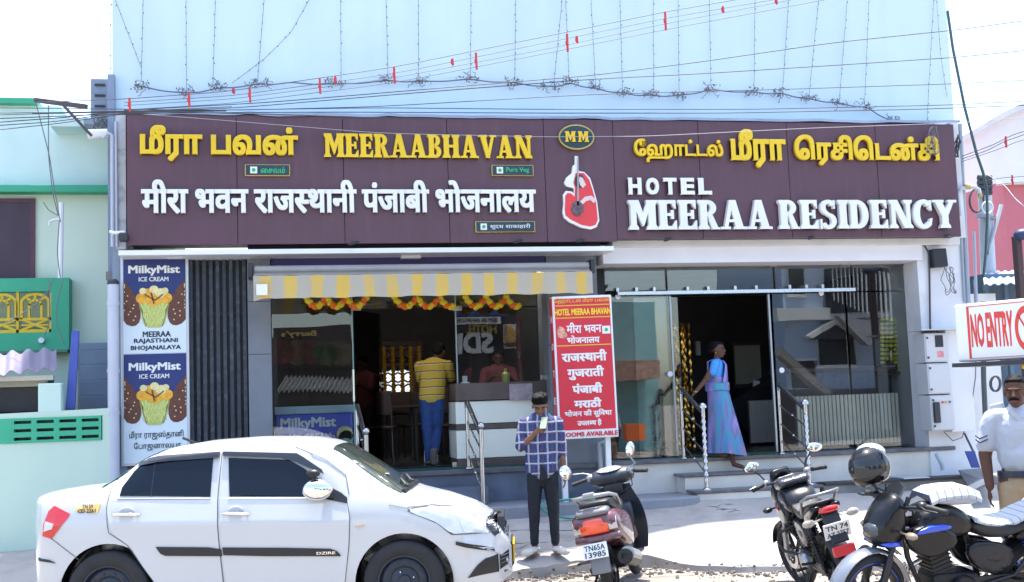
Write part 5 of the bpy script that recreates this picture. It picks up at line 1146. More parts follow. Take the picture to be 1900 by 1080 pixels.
b = MB(); a2 = PB(160, 228, 212, 238, 14.5); b.box(a2[0], a2[1], 14.3, 15.0, a2[2], a2[3]); b.build('shelf', mat('cabinet_bluegrey', (.3, .3, .4)), t)
tangle(190, 215, 14.2, 9, 34, CABLEG, 'loose_wires', 'grey tangle of cables around the left corner cabinet', 'wires', seed=12, drop=45, r=.009)
b = MB(); c0, c1 = P(163, 250, 13.9), P(200, 247, 13.9); b.tube([c0, c1], [.06, .05], 10); tag(b.build('street_lamp_head', WHITE2, smooth=True), 'small white lamp head jutting out at the hotel\'s left corner', 'lamp')
# pvc mast on the balcony
t = thing('cable_mast', 'thin white pipe mast with a bent arm on the green balcony', 'pipe', P(113, 516, 14.65))
b = MB(); b.tube([P(112, 516, 14.65), P(114, 376, 14.65)], .028, 8); b.build('mast', WHITE2, t, smooth=True)
b = MB(); b.tube([P(113, 407, 14.6), P(98, 408, 14.6), P(92, 412, 14.6), P(92, 418, 14.6)], .014, 6); b.build('arm', WHITE2, t, smooth=60)
for k, pts in enumerate([((66, 188), (92, 290), (100, 345), (112, 412)), ((90, 195), (90, 290), (98, 360), (108, 400)), ((80, 375), (90, 390), (108, 400)), ((110, 410), (106, 470), (112, 516)), ((100, 516), (90, 540), (60, 570), (10, 600)), ((92, 520), (92, 600), (80, 628)), ((118, 518), (106, 560), (104, 600), (120, 640))]):
    q = []; pts = [P(x, y, 14.45) for x, y in pts]
    for i in range(len(pts)-1):
        for s in range(5): q.append(pts[i].lerp(pts[i+1], s/5))
    q.append(pts[-1]); q = [q[0]]+[(q[i-1]+q[i]*2+q[i+1])/4 for i in range(1, len(q)-1)]+[q[-1]]
    b = MB(); b.tube(q, .006, 5); tag(b.build('loose_cable', CABLEG, smooth=80), ['longest thin cable sagging from the black bar to the white mast', 'second thin cable hanging from the black bar beside the longest one', 'short cable hooked above the mast\'s bent arm', 'cable running down beside the white mast', 'cable crossing the yellow arched grille diagonally', 'cable hanging straight down before the yellow grille', 'cable looping over the right end of the green parapet'][k], 'cable', 'cables on the green house')

# ================================================================ OVERHEAD WIRES AND LIGHT STRINGS
def sagline(p, q, sag, n=24):
    return [Vector(p).lerp(Vector(q), i/n)-Vector((0, 0, sag*4*(i/n)*(1-i/n))) for i in range(n+1)]
def pixline(pts, Y0, Y1, n=10):
    out = []; k = len(pts)-1
    for i in range(k):
        for s in range(n):
            t = s/n; x = pts[i][0]*(1-t)+pts[i+1][0]*t; y = pts[i][1]*(1-t)+pts[i+1][1]*t; g = (i+t)/k; out.append(P(x, y, Y0+(Y1-Y0)*g))
    out.append(P(*pts[-1], Y1)); m = out
    for _ in range(3): m = [m[0]]+[(m[i-1]+m[i]*2+m[i+1])/4 for i in range(1, len(m)-1)]+[m[-1]]
    return m
wires = [
 ('upper main wire climbing from the cable bar to the right, above the sign', [(70, 190), (230, 184), (420, 170), (730, 125), (1030, 64), (1235, 22), (1480, -20)], 12.2, 12.0, .009, WIRE),
 ('second wire of the rising bundle with red spacers', [(230, 190), (430, 178), (730, 137), (1030, 76), (1235, 34), (1480, -8)], 12.2, 12.0, .007, WIRE),
 ('third wire of the rising bundle with red spacers', [(230, 196), (430, 184), (730, 145), (1040, 86), (1235, 44), (1500, -6)], 12.2, 12.0, .006, WIRE),
 ('lowest wire of the rising bundle with red spacers', [(230, 204), (430, 192), (730, 154), (1040, 94), (1240, 54), (1530, 0)], 12.2, 12.0, .007, WIRE),
 ('black wire sweeping up to the right past the tower\'s edge, topmost there', [(230, 205), (500, 190), (800, 165), (1100, 140), (1300, 115), (1540, 80), (1780, 55), (1920, 36)], 12.8, 11.5, .010, CABLE),
 ('second black wire sweeping up to the right past the tower\'s edge', [(60, 210), (420, 202), (800, 170), (1100, 147), (1300, 137), (1600, 118), (1780, 106), (1920, 92)], 12.8, 11.5, .010, CABLE),
 ('wire crossing above the sign that leaves at the right below the second black wire', [(0, 200), (420, 205), (700, 198), (1100, 175), (1450, 166), (1760, 156), (1920, 148)], 13.0, 12.0, .009, CABLE),
 ('wire running level just above the sign from left to right', [(0, 213), (300, 206), (700, 200), (1000, 203), (1400, 203), (1760, 195), (1920, 187)], 13.2, 12.5, .010, CABLE),
 ('paired wire close above the sign, under the level one', [(0, 220), (260, 210), (620, 208), (1000, 210), (1350, 210), (1700, 203), (1920, 195)], 13.2, 12.5, .011, CABLE),
 ('thin pale wire crossing the sign and its MM oval', [(200, 207), (400, 222), (700, 247), (1000, 254), (1200, 253), (1500, 238), (1780, 228), (1920, 217)], 13.3, 12.8, .007, mat('pale_wire', (.38, .38, .4), .5, var=0)),
 ('wire from the left edge to the hotel corner, highest of the left bundle', [(-20, 234), (100, 226), (200, 212), (300, 207), (560, 214), (800, 222)], 12.6, 13.2, .010, CABLE),
 ('wire from the left edge to the hotel corner, middle of the left bundle', [(-20, 228), (120, 218), (200, 209), (420, 206)], 12.6, 13.1, .012, CABLE),
 ('wire from the left edge to the hotel corner, lowest of the left bundle', [(-20, 243), (110, 229), (215, 213), (330, 209)], 12.6, 13.1, .009, CABLE),
 ('wire from the left edge to the hotel corner crossing the cyan wall', [(-20, 210), (90, 209), (215, 208), (430, 198)], 12.7, 13.1, .009, CABLE),
 ('lower wire going right from the sign\'s end to the frame edge', [(1785, 290), (1840, 270), (1880, 250), (1920, 238)], 13.8, 12.5, .010, CABLE),
 ('wire dipping from the sign\'s end then rising to the right edge', [(1785, 295), (1830, 280), (1865, 262), (1920, 243)], 13.8, 12.5, .010, CABLE),
 ('third wire from the sign\'s end to the right edge, lowest of the three', [(1785, 300), (1850, 278), (1890, 262), (1920, 255)], 13.8, 12.5, .008, CABLE),
 ('thin wire from the utility pole to the right edge by the pink wall', [(1829, 335), (1860, 330), (1920, 326)], 16, 14, .009, CABLE),
 ('thin wire from the utility pole above the pink wall, lower one', [(1829, 345), (1870, 340), (1920, 336)], 16, 14, .008, CABLE),
 ('slack pale wire descending across the pink wall', [(1826, 320), (1865, 345), (1885, 370), (1920, 400)], 16, 14, .012, mat('pale_wire', (.4, .4, .4))),
]
for lab, pts, Y0, Y1, r_, m in wires:
    b = MB(); L_ = pixline(pts, Y0, Y1); b.tube(L_, r_*.5, 5, cap=False)
    o = b.build('overhead_wire', m, smooth=80); tag(o, lab, 'wire', 'overhead wires across the facade')
# red spacers
first = None
for i, (px, y0, y1, Y) in enumerate([(240, 182, 207, 12.15), (350, 172, 199, 12.15), (433, 163, 174, 12.15), (463, 162, 190, 12.15), (593, 145, 174, 12.1), (622, 142, 154, 12.1), (731, 124, 154, 12.1), (839, 109, 121, 12.1), (883, 98, 129, 12.1), (1052, 63, 96, 12.0), (1070, 67, 80, 12.0), (1234, 22, 56, 12.0), (1341, 12, 24, 12.0), (1440, -6, 8, 12.0), (1878, 325, 344, 14.8), (1866, 253, 274, 13.0)]):
    b = MB(); b.tube([P(px, y0, Y), P(px+1.5, y1, Y)], .013, 6); b.tube([P(px, (y0+y1)/2, Y)-Vector((0, 0, .02)), P(px, (y0+y1)/2, Y)+Vector((0, 0, .02))], .017, 6)
    labs = ['leftmost red spacer on the wires above the hotel\'s corner', 'red spacer above the first yellow Tamil letter', 'small red spacer above the first Tamil word', 'long red spacer between the two Tamil words', 'long red spacer above the gap before the English name', 'small red spacer above the yellow M', 'long red spacer above the yellow double E and R', 'small red spacer left of the one above the B', 'long red spacer above the yellow B', 'long red spacer above the MM oval', 'small red spacer right above the MM oval', 'long red spacer high above the first right-hand Tamil word', 'small red spacer high above the second right-hand Tamil word', 'short red spacer cut by the top edge of the picture', 'red spacer on the wires before the pink wall', 'small dark red spacer above the pink wall']
    tag(b.build('wire_spacer', REDPL), labs[i], 'wire spacer', 'red spacers on the overhead wires')
# small clamps on the black wires
# decorative light strings hanging on the tower wall
BULB = mat('tiny_bulb', (.10, .11, .13), .4, var=0)
strings = [((266, -12), (262, 152)), ((210, -10), (262, 125)), ((345, -12), (346, 165)), ((400, -12), (395, 162)), ((491, -12), (478, 150)), ((580, -12), (540, 60), (490, 110), (430, 155)), ((632, -12), (633, 150)), ((716, -12), (720, 145)), ((776, -12), (777, 145)), ((874, -12), (873, 142)), ((957, -12), (955, 148)), ((1044, -12), (1028, 155)), ((1049, -12), (1056, 150)), ((1096, -12), (1105, 158)), ((1150, -12), (1155, 170)), ((1212, -12), (1213, 172)), ((1258, -12), (1260, 170)), ((1316, -12), (1319, 162)), ((1401, -12), (1399, 170)), ((1464, -12), (1452, 170)), ((1520, -12), (1501, 178)), ((1573, -12), (1557, 190)), ((1613, -12), (1604, 195)), ((1733, -12), (1720, 225)), ((1737, -12), (1745, 100), (1757, 180)), ((206, -12), (205, 145))]
names_x = ['first', 'slanting', 'second', 'third', 'fourth', 'long swooping', 'fifth', 'sixth', 'seventh', 'eighth', 'ninth', 'slanting tenth', 'eleventh', 'twelfth', 'thirteenth', 'fourteenth', 'fifteenth', 'sixteenth', 'seventeenth', 'eighteenth', 'nineteenth', 'twentieth', 'twenty-first', 'tall right-hand', 'outermost right-hand', 'outermost left-hand']
bulbm = None
for i, s in enumerate(strings):
    pts = pixline(s, YW-.05, YW-.05, 14); t = thing('light_string', names_x[i]+' light string from the left hanging down the pale blue wall' if names_x[i][-1] in 'thd' and 'hand' not in names_x[i] else names_x[i]+' light string on the pale blue wall', 'light string', pts[-1], group='light strings on the pale blue wall')
    b = MB(); b.tube(pts, .003, 4, cap=False); b.build('cord', CABLEG, t)
    b = MB(); L_ = sum((q-p).length for p, q in zip(pts, pts[1:])); n = int(L_/.12)
    for k in range(n):
        g = (k+rnd.uniform(-.3, .3))/n*(len(pts)-1); g = max(0, min(len(pts)-1.001, g)); j = int(g); c = pts[j].lerp(pts[j+1], g-j); b.ell(c+Vector((rnd.uniform(-.012, .012), -.01, 0)), (.0065, .0065, .012), 4, 3)
    b.build('bulbs', BULB, t)['kind'] = 'stuff'
# horizontal garland cord with tufts of tangled wire
knots = [(262, 160), (346, 172), (402, 163), (478, 155), (540, 152), (622, 155), (720, 148), (777, 150), (870, 146), (952, 152), (1020, 160), (1058, 153), (1104, 163), (1158, 172), (1205, 176), (1260, 176), (1319, 165), (1398, 170), (1450, 172), (1500, 182), (1556, 190), (1608, 198), (1655, 224), (1722, 232)]
cordpts = []
for (a0, a1) in zip(knots, knots[1:]): cordpts += [a0, ((a0[0]+a1[0])/2, (a0[1]+a1[1])/2+4)]
cordpts.append(knots[-1])
b = MB(); b.tube(pixline(cordpts, YW-.07, YW-.07, 4), .009, 5, cap=False); tag(b.build('festoon_cord', CABLEG, smooth=80), 'dark cord zigzagging along the pale blue wall above the sign', 'cord')
ksel = [k for k in knots if k[0] not in (540,)]
knm = ['above the first Tamil letter', 'above the second Tamil letter', 'above the third Tamil letter', 'above the gap between the Tamil words', 'above the yellow M', 'above the yellow R', 'above the yellow A', 'above the yellow B', 'left of the MM oval', 'just left above the MM oval', 'right above the MM oval', 'just right of the MM oval', 'above the start of the right sign half', 'above the first right-hand Tamil word', 'above the smaller Tamil word\'s middle', 'above the smaller Tamil word\'s end', 'above the large Tamil word', 'above the end of the large Tamil word', 'above the third right-hand Tamil word', 'above the middle of the last Tamil word', 'above the later part of the last Tamil word', 'at the sign edge near the last letters', 'hanging over the right end of the sign']
for i, (kx, ky) in enumerate(ksel):
    rr = random.Random(i*7+1); b = MB(); c = P(kx, ky, YW-.10)
    for k in range(11):
        p0 = c+Vector((rr.uniform(-.08, .08), rr.uniform(-.04, .03), rr.uniform(-.03, .04))); q = [p0]
        for s in range(6): q.append(q[-1]+Vector((rr.uniform(-.035, .035), rr.uniform(-.02, .02), rr.uniform(-.03, .03))))
        b.tube(q, .0038, 4)
    for k in range(10): b.ell(c+Vector((rr.uniform(-.12, .12), -.03, rr.uniform(-.05, .05))), (.009, .009, .014), 4, 3)
    tag(b.build('wire_tuft', mat('tuft_brown', (.20, .17, .17), .7, var=.3)), 'wire tuft on the pale wall '+knm[i], 'wire tuft', 'knotted tufts along the cord above the sign')
# black bar on the green house roof
b = MB(); b.bar(P(66, 186, 14.0), P(160, 198, 13.6), .05, .05); tag(b.build('cable_bar', mat('bar_brown', (.09, .06, .06), .7)), 'dark bar carrying cables at the roof edge of the green house', 'bar')
b = MB(); b.tube([P(118, 196, 13.6), P(145, 225, 13.6), P(170, 252, 13.6)], .018, 6); tag(b.build('stay_wire', CABLE), 'dark stay slanting from the bar to the lamp at the corner', 'stay')

# ================================================================ ACROSS THE STREET (seen mirrored in the glass)
YO = -10.5
def Q(px, py, Y=YO):
    d = ray(px, py); h = CAMPOS+d*(YG/d.y); d2 = Vector((d.x, -d.y, d.z)); return h+d2*((Y-YG)/d2.y)
OB = mat('opposite_blue', (.42, .52, .68), .85, var=.06); OW = mat('opposite_white', (.72, .74, .74), .8, var=.05); ROOFT = mat('tile_grey', (.33, .33, .36), .8, var=.2)
oh = thing('opposite_house', 'pale blue two storey house across the street mirrored in the lobby glass', 'house', (Q(1560, 700).x, YO, 0))
def qb(b, x0, y0, x1, y1, Ya, Yb):
    p, q = Q(x0, y0, Ya), Q(x1, y1, Ya); b.box(p.x, q.x, Ya, Yb, p.z, q.z)
b = MB(); qb(b, 1445, 465, 1770, 1000, YO, YO-6); b.build('wall', OB, oh)
b = MB(); qb(b, 1440, 570, 1780, 584, YO+.4, YO); b.build('ledge', OW, oh)
for x0, y0, x1, y1 in ((1461, 492, 1494, 547), (1520, 625, 1590, 680), (1470, 670, 1515, 722)):
    b = MB(); qb(b, x0, y0, x1, y1, YO+.06, YO+.01); f = b.build('window', BLACK, oh)
    b = MB(); qb(b, x0-3, y1, x1+3, y1+4, YO+.12, YO+.01); qb(b, x0-3, y0-3, x1+3, y0, YO+.12, YO+.01); qb(b, x0-3, y0, x0, y1, YO+.12, YO+.01); qb(b, x1, y0, x1+3, y1, YO+.12, YO+.01); b.build('frame', OW, f)
b = MB()
l = [(1500, 624), (1556, 585), (1612, 624), (1604, 630), (1556, 597), (1508, 630)]
b.prism([(Q(x, y, YO+.5).x, Q(x, y, YO+.5).z) for x, y in l], YO+.01, YO+.5); b.build('gable_band', OW, oh)
b = MB(); b.prism([(Q(x, y, YO+.5).x, Q(x, y, YO+.5).z) for x, y in ((1508, 630), (1556, 597), (1604, 630))], YO+.02, YO+.2); b.build('gable', mat('gable_dark', (.08, .09, .12), .8), oh)
b = MB(); b.prism([(Q(x, y, YO+1).x, Q(x, y, YO+1).z) for x, y in ((1556, 582), (1640, 600), (1670, 640), (1612, 640))], YO+.6, YO+1); b.build('tiled_roof', ROOFT, oh)
for k in range(14):
    b = MB(); x = 1545+k*8; qb(b, x, 492+k*1.2, x+3, 556+k*3, YO+.9, YO+.85); b.build('balcony_bar', OW, oh)
b = MB(); qb(b, 1535, 485, 1665, 495, YO+.95, YO+.8); b.build('balcony_rail', OW, oh)
b = MB(); qb(b, 1540, 500, 1665, 575, YO+.5, YO+.1); b.build('balcony_shade_block', mat('balcony_shade', (.03, .035, .05), .8), oh)  # solid dark block, the balcony's inner shade painted as colour
b = MB(); l = [(1455, 650), (1540, 722), (1440, 722), (1440, 700)]; b.prism([(Q(x, y, YO+2).x, Q(x, y, YO+2).z) for x, y in ((1452, 645), (1545, 728), (1530, 730), (1448, 660))], YO+1.5, YO+2); b.build('stair_string', mat('stair_tan', (.26, .25, .24), .8), oh)
b = MB(); qb(b, 1440, 724, 1800, 1000, YO+.6, YO+.02); b.build('dark_mirror_block', mat('opposite_dark', (.06, .06, .065), .8), oh)  # added dark block, keeps the reflection low in the lobby glass dark
b = MB(); qb(b, 1705, 300, 1900, 1000, YO-1, YO-6); tag(b.build('opposite_annexe', mat('annexe_navy', (.05, .06, .09), .8)), 'dark annexe across the street at the right of the blue house', 'building')
# tiled house & shops mirrored in left panes of the lobby
b = MB(); qb(b, 1110, 560, 1235, 1000, YO, YO-6); tag(b.build('opposite_teal_house', mat('teal_wall', (.25, .45, .46), .8, var=.15)), 'teal walled house across the street mirrored left of the lobby doorway', 'house')
b = MB(); qb(b, 1140, 672, 1225, 705, YO+1.5, YO+.01); tag(b.build('opposite_tile_roof', mat('tile_rust', (.42, .25, .18), .8, var=.5, vs=6)), 'weathered rust tiled porch roof across the street', 'roof')
b = MB(); qb(b, 1160, 785, 1200, 815, YO+3, YO+2.6); tag(b.build('orange_cloth', mat('cloth_orange', (.85, .18, .03), .8)), 'orange cloth on a stall across the street', 'cloth')
# row of shops mirrored in the shop glass
osx = thing('opposite_shop', 'dark fronted shop with a long grey corrugated roof across the street', 'shop', (Q(580, 700).x, YO, 0))
b = MB(); qb(b, 470, 627, 660, 1000, YO, YO-5); b.build('wall', mat('opposite_dark', (.06, .06, .065), .8), osx)
corrugated('roof_sheet', None, None, Q(513, 728, YO+1.6), Q(662, 728, YO+1.6), Q(530, 700, YO+.1), 18, mat('gi_sheet', (.20, .21, .22), .5, var=.2), .05, osx)
b = MB()
for k in range(36): qb(b, 512+k*4.1, 730, 514+k*4.1, 752, YO+1.5, YO+1.45)
b.build('fence_slats', mat('fence_dark', (.14, .13, .12), .8), osx)
def opp_text(s, x0, y0, x1, y1, m, Y=YO, bold=.03, parent=None, depth=.05):
    lay = layout([s], extr=.02); L0, L1 = Q(x1, y1, Y), Q(x0, y1, Y)   # reads correctly from the street side
    A = Vector((Q(x0, y1, Y).x if Q(x0, y1, Y).x > Q(x1, y1, Y).x else Q(x1, y1, Y).x, Y, (Q(x0, y1, Y).z+Q(x1, y1, Y).z)/2))
    Bx = min(Q(x0, y1, Y).x, Q(x1, y1, Y).x); B = Vector((Bx, Y, A.z)); C = Vector((A.x, Y, (Q(x0, y0, Y).z+Q(x1, y0, Y).z)/2))
    q = MB()
    for x in place_text(lay, A, B, C, depth, bold): q.add(x.v, x.f)
    return q.build('lettering', m, parent)
os2 = thing('opposite_hotel_sign', 'dark board across the street reading HOTEL SDM mirrored in the shop glass', 'signboard', (Q(900, 640).x, YO, Q(900, 665).z))
b = MB(); qb(b, 822, 586, 990, 1000, YO-.1, YO-4); b.build('board', mat('board_dark', (.035, .035, .04), .8), os2)
opp_text('SDM', 826, 617, 914, 657, mat('sdm_white', (.75, .75, .75), .5, var=0), YO-.05, .045, os2)
opp_text('HOTEL', 864, 600, 922, 616, mat('hotel_gold', (.6, .45, .12), .5, var=0), YO-.05, .04, os2)
b = MB(); qb(b, 934, 598, 960, 648, YO+.0, YO-.08); b.build('logo_panel', mat('logo_white', (.60, .62, .62), .5), os2)
for (x_, y_) in ((945, 610), (951, 617), (944, 625), (951, 632)):
    b = MB(); b.ell(Q(x_, y_, YO+.02), (.16, .03, .2), 8, 6); b.build('logo_petal', mat('logo_gold', (.55, .33, .1), .5), os2)
opp_text('SDM', 935, 636, 959, 645, mat('logo_black', (.05, .05, .05), .5, var=0), YO+.03, .03, os2)
ob3 = thing('opposite_blue_banner', 'blue ice cream banner over a white strip across the street', 'banner', (Q(880, 590).x, YO+.2, Q(880, 590).z))
b = MB(); qb(b, 824, 545, 944, 584, YO+.2, YO+.1); b.build('banner', mat('banner_blue', (.04, .09, .25), .5), ob3)
b = MB(); qb(b, 824, 584.2, 930, 597, YO+.2, YO+.1); b.build('white_strip', OW, ob3)
opp_text('SDM SRI ANNAPOORNAA', 829, 587, 924, 594, mat('logo_black', (.05, .05, .05)), YO+.21, .02, ob3, .02); opp_text('ICE CREAM', 832, 563, 900, 574, OW, YO+.21, .03, ob3, .02)
obr = thing('opposite_shop_sign', 'dark shop sign with gold lettering and round pictures across the street', 'signboard', (Q(580, 650).x, YO+.3, Q(580, 680).z))
b = MB(); qb(b, 505, 607, 655, 683, YO+.25, YO+.05); b.build('board', mat('board_brown', (.03, .02, .025), .5), obr)
opp_text("Berry's", 520, 613, 588, 628, mat('hotel_gold', (.6, .4, .1)), YO+.26, .02, obr, .02)
for k in range(5):
    c = Q(522+k*28, 656, YO+.27); b = MB(); b.lathe([(0, 0), (.42, 0), (.42, .02), (0, .02)], c, 'y', 18); b.build('round_picture', mat(['pic_red', 'pic_tan', 'pic_red', 'pic_green', 'pic_tan'][k], [(.09, .02, .02), (.10, .07, .04), (.09, .02, .02), (.04, .07, .03), (.10, .07, .04)][k], .5, var=.6, vs=3), obr)
# trees across the street, mirrored in the car windows
for ti, (tx_, ty_, th_) in enumerate(((-9.5, -15, 8.5), (-4.0, -17, 7.5), (9.5, -16, 7.0))):
    t = thing('street_tree', ['tall leafy tree across the street at the far left', 'second leafy tree across the street behind the car', 'leafy tree across the street beyond the blue house'][ti], 'tree', (tx_, ty_, 0))
    b = MB(); b.tube([(tx_, ty_, 0), (tx_+.1, ty_, th_*.3), (tx_-.1, ty_+.1, th_*.6)], [.22, .17, .08], 8)
    for k in range(6): a_ = k*1.1; b.tube([(tx_, ty_, th_*(.3+.04*k)), (tx_+1.6*math.cos(a_), ty_+1.4*math.sin(a_), th_*(.55+.05*k))], [.08, .03], 6)
    b.build('trunk', mat('bark', (.10, .08, .06), .9, var=.3), t, smooth=60)
    b = MB(); rr = random.Random(ti+40)
    for k in range(3800):
        c0 = k % 14; a_ = c0*2.4; cx_, cy_, cz_ = tx_+2.0*math.cos(a_)*(.4+.6*(c0 % 3)/2), ty_+1.7*math.sin(a_), th_*(.5+.035*c0)
        v = Vector((rr.gauss(0, .55), rr.gauss(0, .5), rr.gauss(0, .42)))+Vector((cx_, cy_, cz_)); u_ = Vector((rr.uniform(-1, 1), rr.uniform(-1, 1), rr.uniform(-1, 1))).normalized()*.16; w_ = u_.orthogonal().normalized()*.09
        b.add([v-u_, v+w_, v+u_, v-w_], [(0, 1, 2, 3)])
    b.build('crown', mat('leaf_green', (.05, .10, .03), .6, var=.4), t, recalc=False)['kind'] = 'stuff'
# ================================================================ THE CAR
HR = Vector((math.cos(CYAW), -math.sin(CYAW), 0)); HF = Vector((math.sin(CYAW), math.cos(CYAW), 0))
def side_px(px, py, Dh, s0):
    d = ray(px, py); p = CAMPOS+d*(Dh/d.dot(HF)); return (p.dot(HR)-s0, p.z)
CS0 = -2.12; cs = lambda px, py: (lambda q: (q[0], q[1]-.02))(side_px(px, py, 9.65, CS0))
def interp(t, x):
    if x <= t[0][0]: return t[0][1]
    for a, c in zip(t, t[1:]):
        if x <= c[0]:
            k = (x-a[0])/(c[0]-a[0]); return a[1]+(c[1]-a[1])*k
    return t[-1][1]
def sm(t, x, h=.035): return (interp(t, x-h)+interp(t, x)*2+interp(t, x+h))/4
TH = [(-2.0, .70), (-1.985, .92), (-1.93, 1.05), (-1.86, 1.09), (-1.7, 1.11), (-1.4, 1.135), (-1.27, 1.17), (-1.1, 1.27), (-.92, 1.385), (-.75, 1.44), (-.5, 1.475), (-.1, 1.49), (.3, 1.475), (.5, 1.44), (.64, 1.385), (.9, 1.21), (1.16, 1.035), (1.25, .995), (1.5, .935), (1.75, .845), (1.90, .74), (1.97, .665), (2.01, .60), (2.04, .52)]
TW = [(-2.0, .16), (-1.97, .27), (-1.92, .41), (-1.86, .56), (-1.80, .69), (-1.74, .765), (-1.6, .81), (-1.4, .83), (0, .835), (1.25, .83), (1.6, .80), (1.75, .755), (1.86, .69), (1.94, .60), (2.0, .49), (2.04, .36)]
TB = [(-2.0, .42), (-1.9, .26), (-1.7, .2), (1.6, .2), (1.9, .22), (2.1, .30)]
TBELT = [(-2, 1.03), (-1.2, 1.02), (.2, .985), (1.2, .95), (2.1, .6)]
def csec(x):
    H, W, zb = sm(TH, x), sm(TW, x), interp(TB, x); B = min(interp(TBELT, x), H-.035); d = H-B
    g = max(0, min(1, (d-.04)/.3)); g = g*g*(3-2*g)
    hood = [(.93, .3), (.87, .55), (.76, .76), (.56, .9), (.28, .98), (0, 1)]; cab = [(.93, .1), (.875, .45), (.81, .78), (.735, .925), (.5, .985), (0, 1)]
    m_ = min(.60, (zb+B)/2)
    p = [(0, zb), (.7*W, zb), (.90*W, zb+.01), (.955*W, zb+.08), (.975*W, m_-.08), (.985*W, m_+.10), (1.0*W, B-.17), (.952*W, B-.02)]
    p += [((a[0]*(1-g)+c[0]*g)*W, B+d*(a[1]*(1-g)+c[1]*g)) for a, c in zip(hood, cab)]
    return p
def cwid(x, z):
    p = csec(x)[2:]
    for a, c in zip(p, p[1:]):
        if a[1] <= z <= c[1]: return a[0]+(c[0]-a[0])*(z-a[1])/(c[1]-a[1]+1e-9)
    return p[0][0] if z < p[0][1] else 0.02
def ctop(x, y):
    p = csec(x)[7:]
    for a, c in zip(p, p[1:]):
        if c[0] <= abs(y) <= a[0]: return a[1]+(c[1]-a[1])*(a[0]-abs(y))/(a[0]-c[0]+1e-9)
    return p[-1][1]
C0 = HF*10.42+HR*CS0
car = thing('white_taxi', 'white compact sedan taxi with black side moulding parked in the foreground', 'car', (C0.x, C0.y, .01), -CYAW, local=True)
PAINT = mat('white_car_paint', (.55, .57, .58), .2, var=0, coat=.5); DGL = mat('tinted_glass', (.008, .012, .02), .03, var=0, spec=.9, coat=.6)
CHR = mat('chrome', (.80, .80, .80), .06, 1, var=0); BPL = mat('black_plastic', (.011, .012, .015), .4, var=.1); TYRE = mat('tyre_rubber', (.020, .021, .024), .8, var=.2, vs=12, bump=.3, bs=60, dirt=.3, dcol=(.05, .045, .04))
b = MB(); rings = []; NX = 90
for i in range(NX+1):
    t = i/NX; x = -2.0+4.04*t; p = csec(x); rings.append([(x, y, z) for y, z in p]+[(x, -y, z) for y, z in p[-2:0:-1]])
b.loft(rings); body = b.build('body', PAINT, car, smooth=60)
cut = MB()
for x in (-1.18, 1.18):
    for s in (-1, 1): cut.lathe([(.392, -.2), (.392, .2)], (x, s*.82, .305), 'y', 40)
cut = cut.build('cutter', BPL); cut.location = (0, 0, 0)
bm_ = body.modifiers.new('arch', 'BOOLEAN'); bm_.operation = 'DIFFERENCE'; bm_.object = cut; bm_.solver = 'EXACT'
cut.parent = car
dg = bpy.context.evaluated_depsgraph_get(); me2 = bpy.data.meshes.new_from_object(body.evaluated_get(dg)); body.modifiers.clear(); body.data = me2
for p in me2.polygons: p.use_smooth = True
smooth_by_angle(me2, 50); bpy.data.objects.remove(cut)
for x in (-1.18, 1.18):
    b = MB(); b.lathe([(.391, -.80), (.391, -.62), (.0, -.62)], (x, 0, .305), 'y', 40, cap=False); b.build('wheel_well', mat('well_black', (.006, .006, .007), .9, var=0, spec=.1), car, recalc=False)
def cpatch(name, poly, m, off=.006, parent=car, rows=14, cols=14, rim=.012, sides=(-1,), horiz=True, wf=cwid):
    'patch hugging the body side: polygon in (x,z)'
    k = len(poly); zs = [p[1] for p in poly]; z0, z1 = min(zs)+1e-4, max(zs)-1e-4; out = None
    for s in sides:
        b = MB(); G = []
        for j in range(rows+1):
            z = z0+(z1-z0)*j/rows; xs = []
            for i in range(k):
                (ax, az), (bx_, bz_) = poly[i], poly[(i+1) % k]
                if (az-z)*(bz_-z) < 0 or az == z: xs.append(ax+(bx_-ax)*(z-az)/(bz_-az+1e-12))
            if len(xs) < 2: continue
            xa_, xb_ = min(xs), max(xs); G.append([(xa_+(xb_-xa_)*i/cols, s*(wf(xa_+(xb_-xa_)*i/cols, z)+off), z) for i in range(cols+1)])
        rows_ = [[(r[0][0], r[0][1]-s*rim, r[0][2])]+r+[(r[-1][0], r[-1][1]-s*rim, r[-1][2])] for r in G]
        rows_ = [[(p[0], p[1]-s*rim, p[2]) for p in rows_[0]]]+rows_+[[(p[0], p[1]-s*rim, p[2]) for p in rows_[-1]]]
        b.loft(rows_, cap=False, ringclosed=False); out = b.build(name, m, parent, smooth=40)
    return out
def cpx(l): return [cs(*p) for p in l]
ALU_ = mat('bar_grey', (.35, .36, .38), .35, .6, var=0)
# doors, then glass and visors over them
rd = cpatch('rear_door', cpx([(200, 926), (404, 922), (408, 1000), (416, 1085), (300, 1092), (270, 1050), (244, 1010), (212, 985), (202, 950)]), PAINT, .005, rows=30, cols=24, sides=(-1, 1)); rd.name = 'door'
fd = cpatch('door', cpx([(409, 922), (645, 918), (650, 960), (648, 1010), (640, 1085), (422, 1089), (414, 1000)]), PAINT, .005, rows=30, cols=24, sides=(-1, 1))
SEAL = mat('door_seam', (.10, .10, .11), .6, var=0)
def seam(l, nm='panel_gap', r=.0028, parent=car, m=SEAL):
    pts = []
    l = cpx(l)
    for a, c in zip(l, l[1:]):
        for i in range(8): t = i/8; pts.append((a[0]*(1-t)+c[0]*t, a[1]*(1-t)+c[1]*t))
    pts.append(l[-1]); b = MB(); b.tube([(x, -(cwid(x, z)+.0045), z) for x, z in pts], r, 4); b.build(nm, m, parent)
seam([(407, 838), (405, 920), (409, 1000), (418, 1088)]); seam([(643, 918), (651, 960), (649, 1010), (640, 1085)]); seam([(222, 870), (204, 900), (200, 940), (206, 985), (240, 1008), (262, 1040), (296, 1088)])
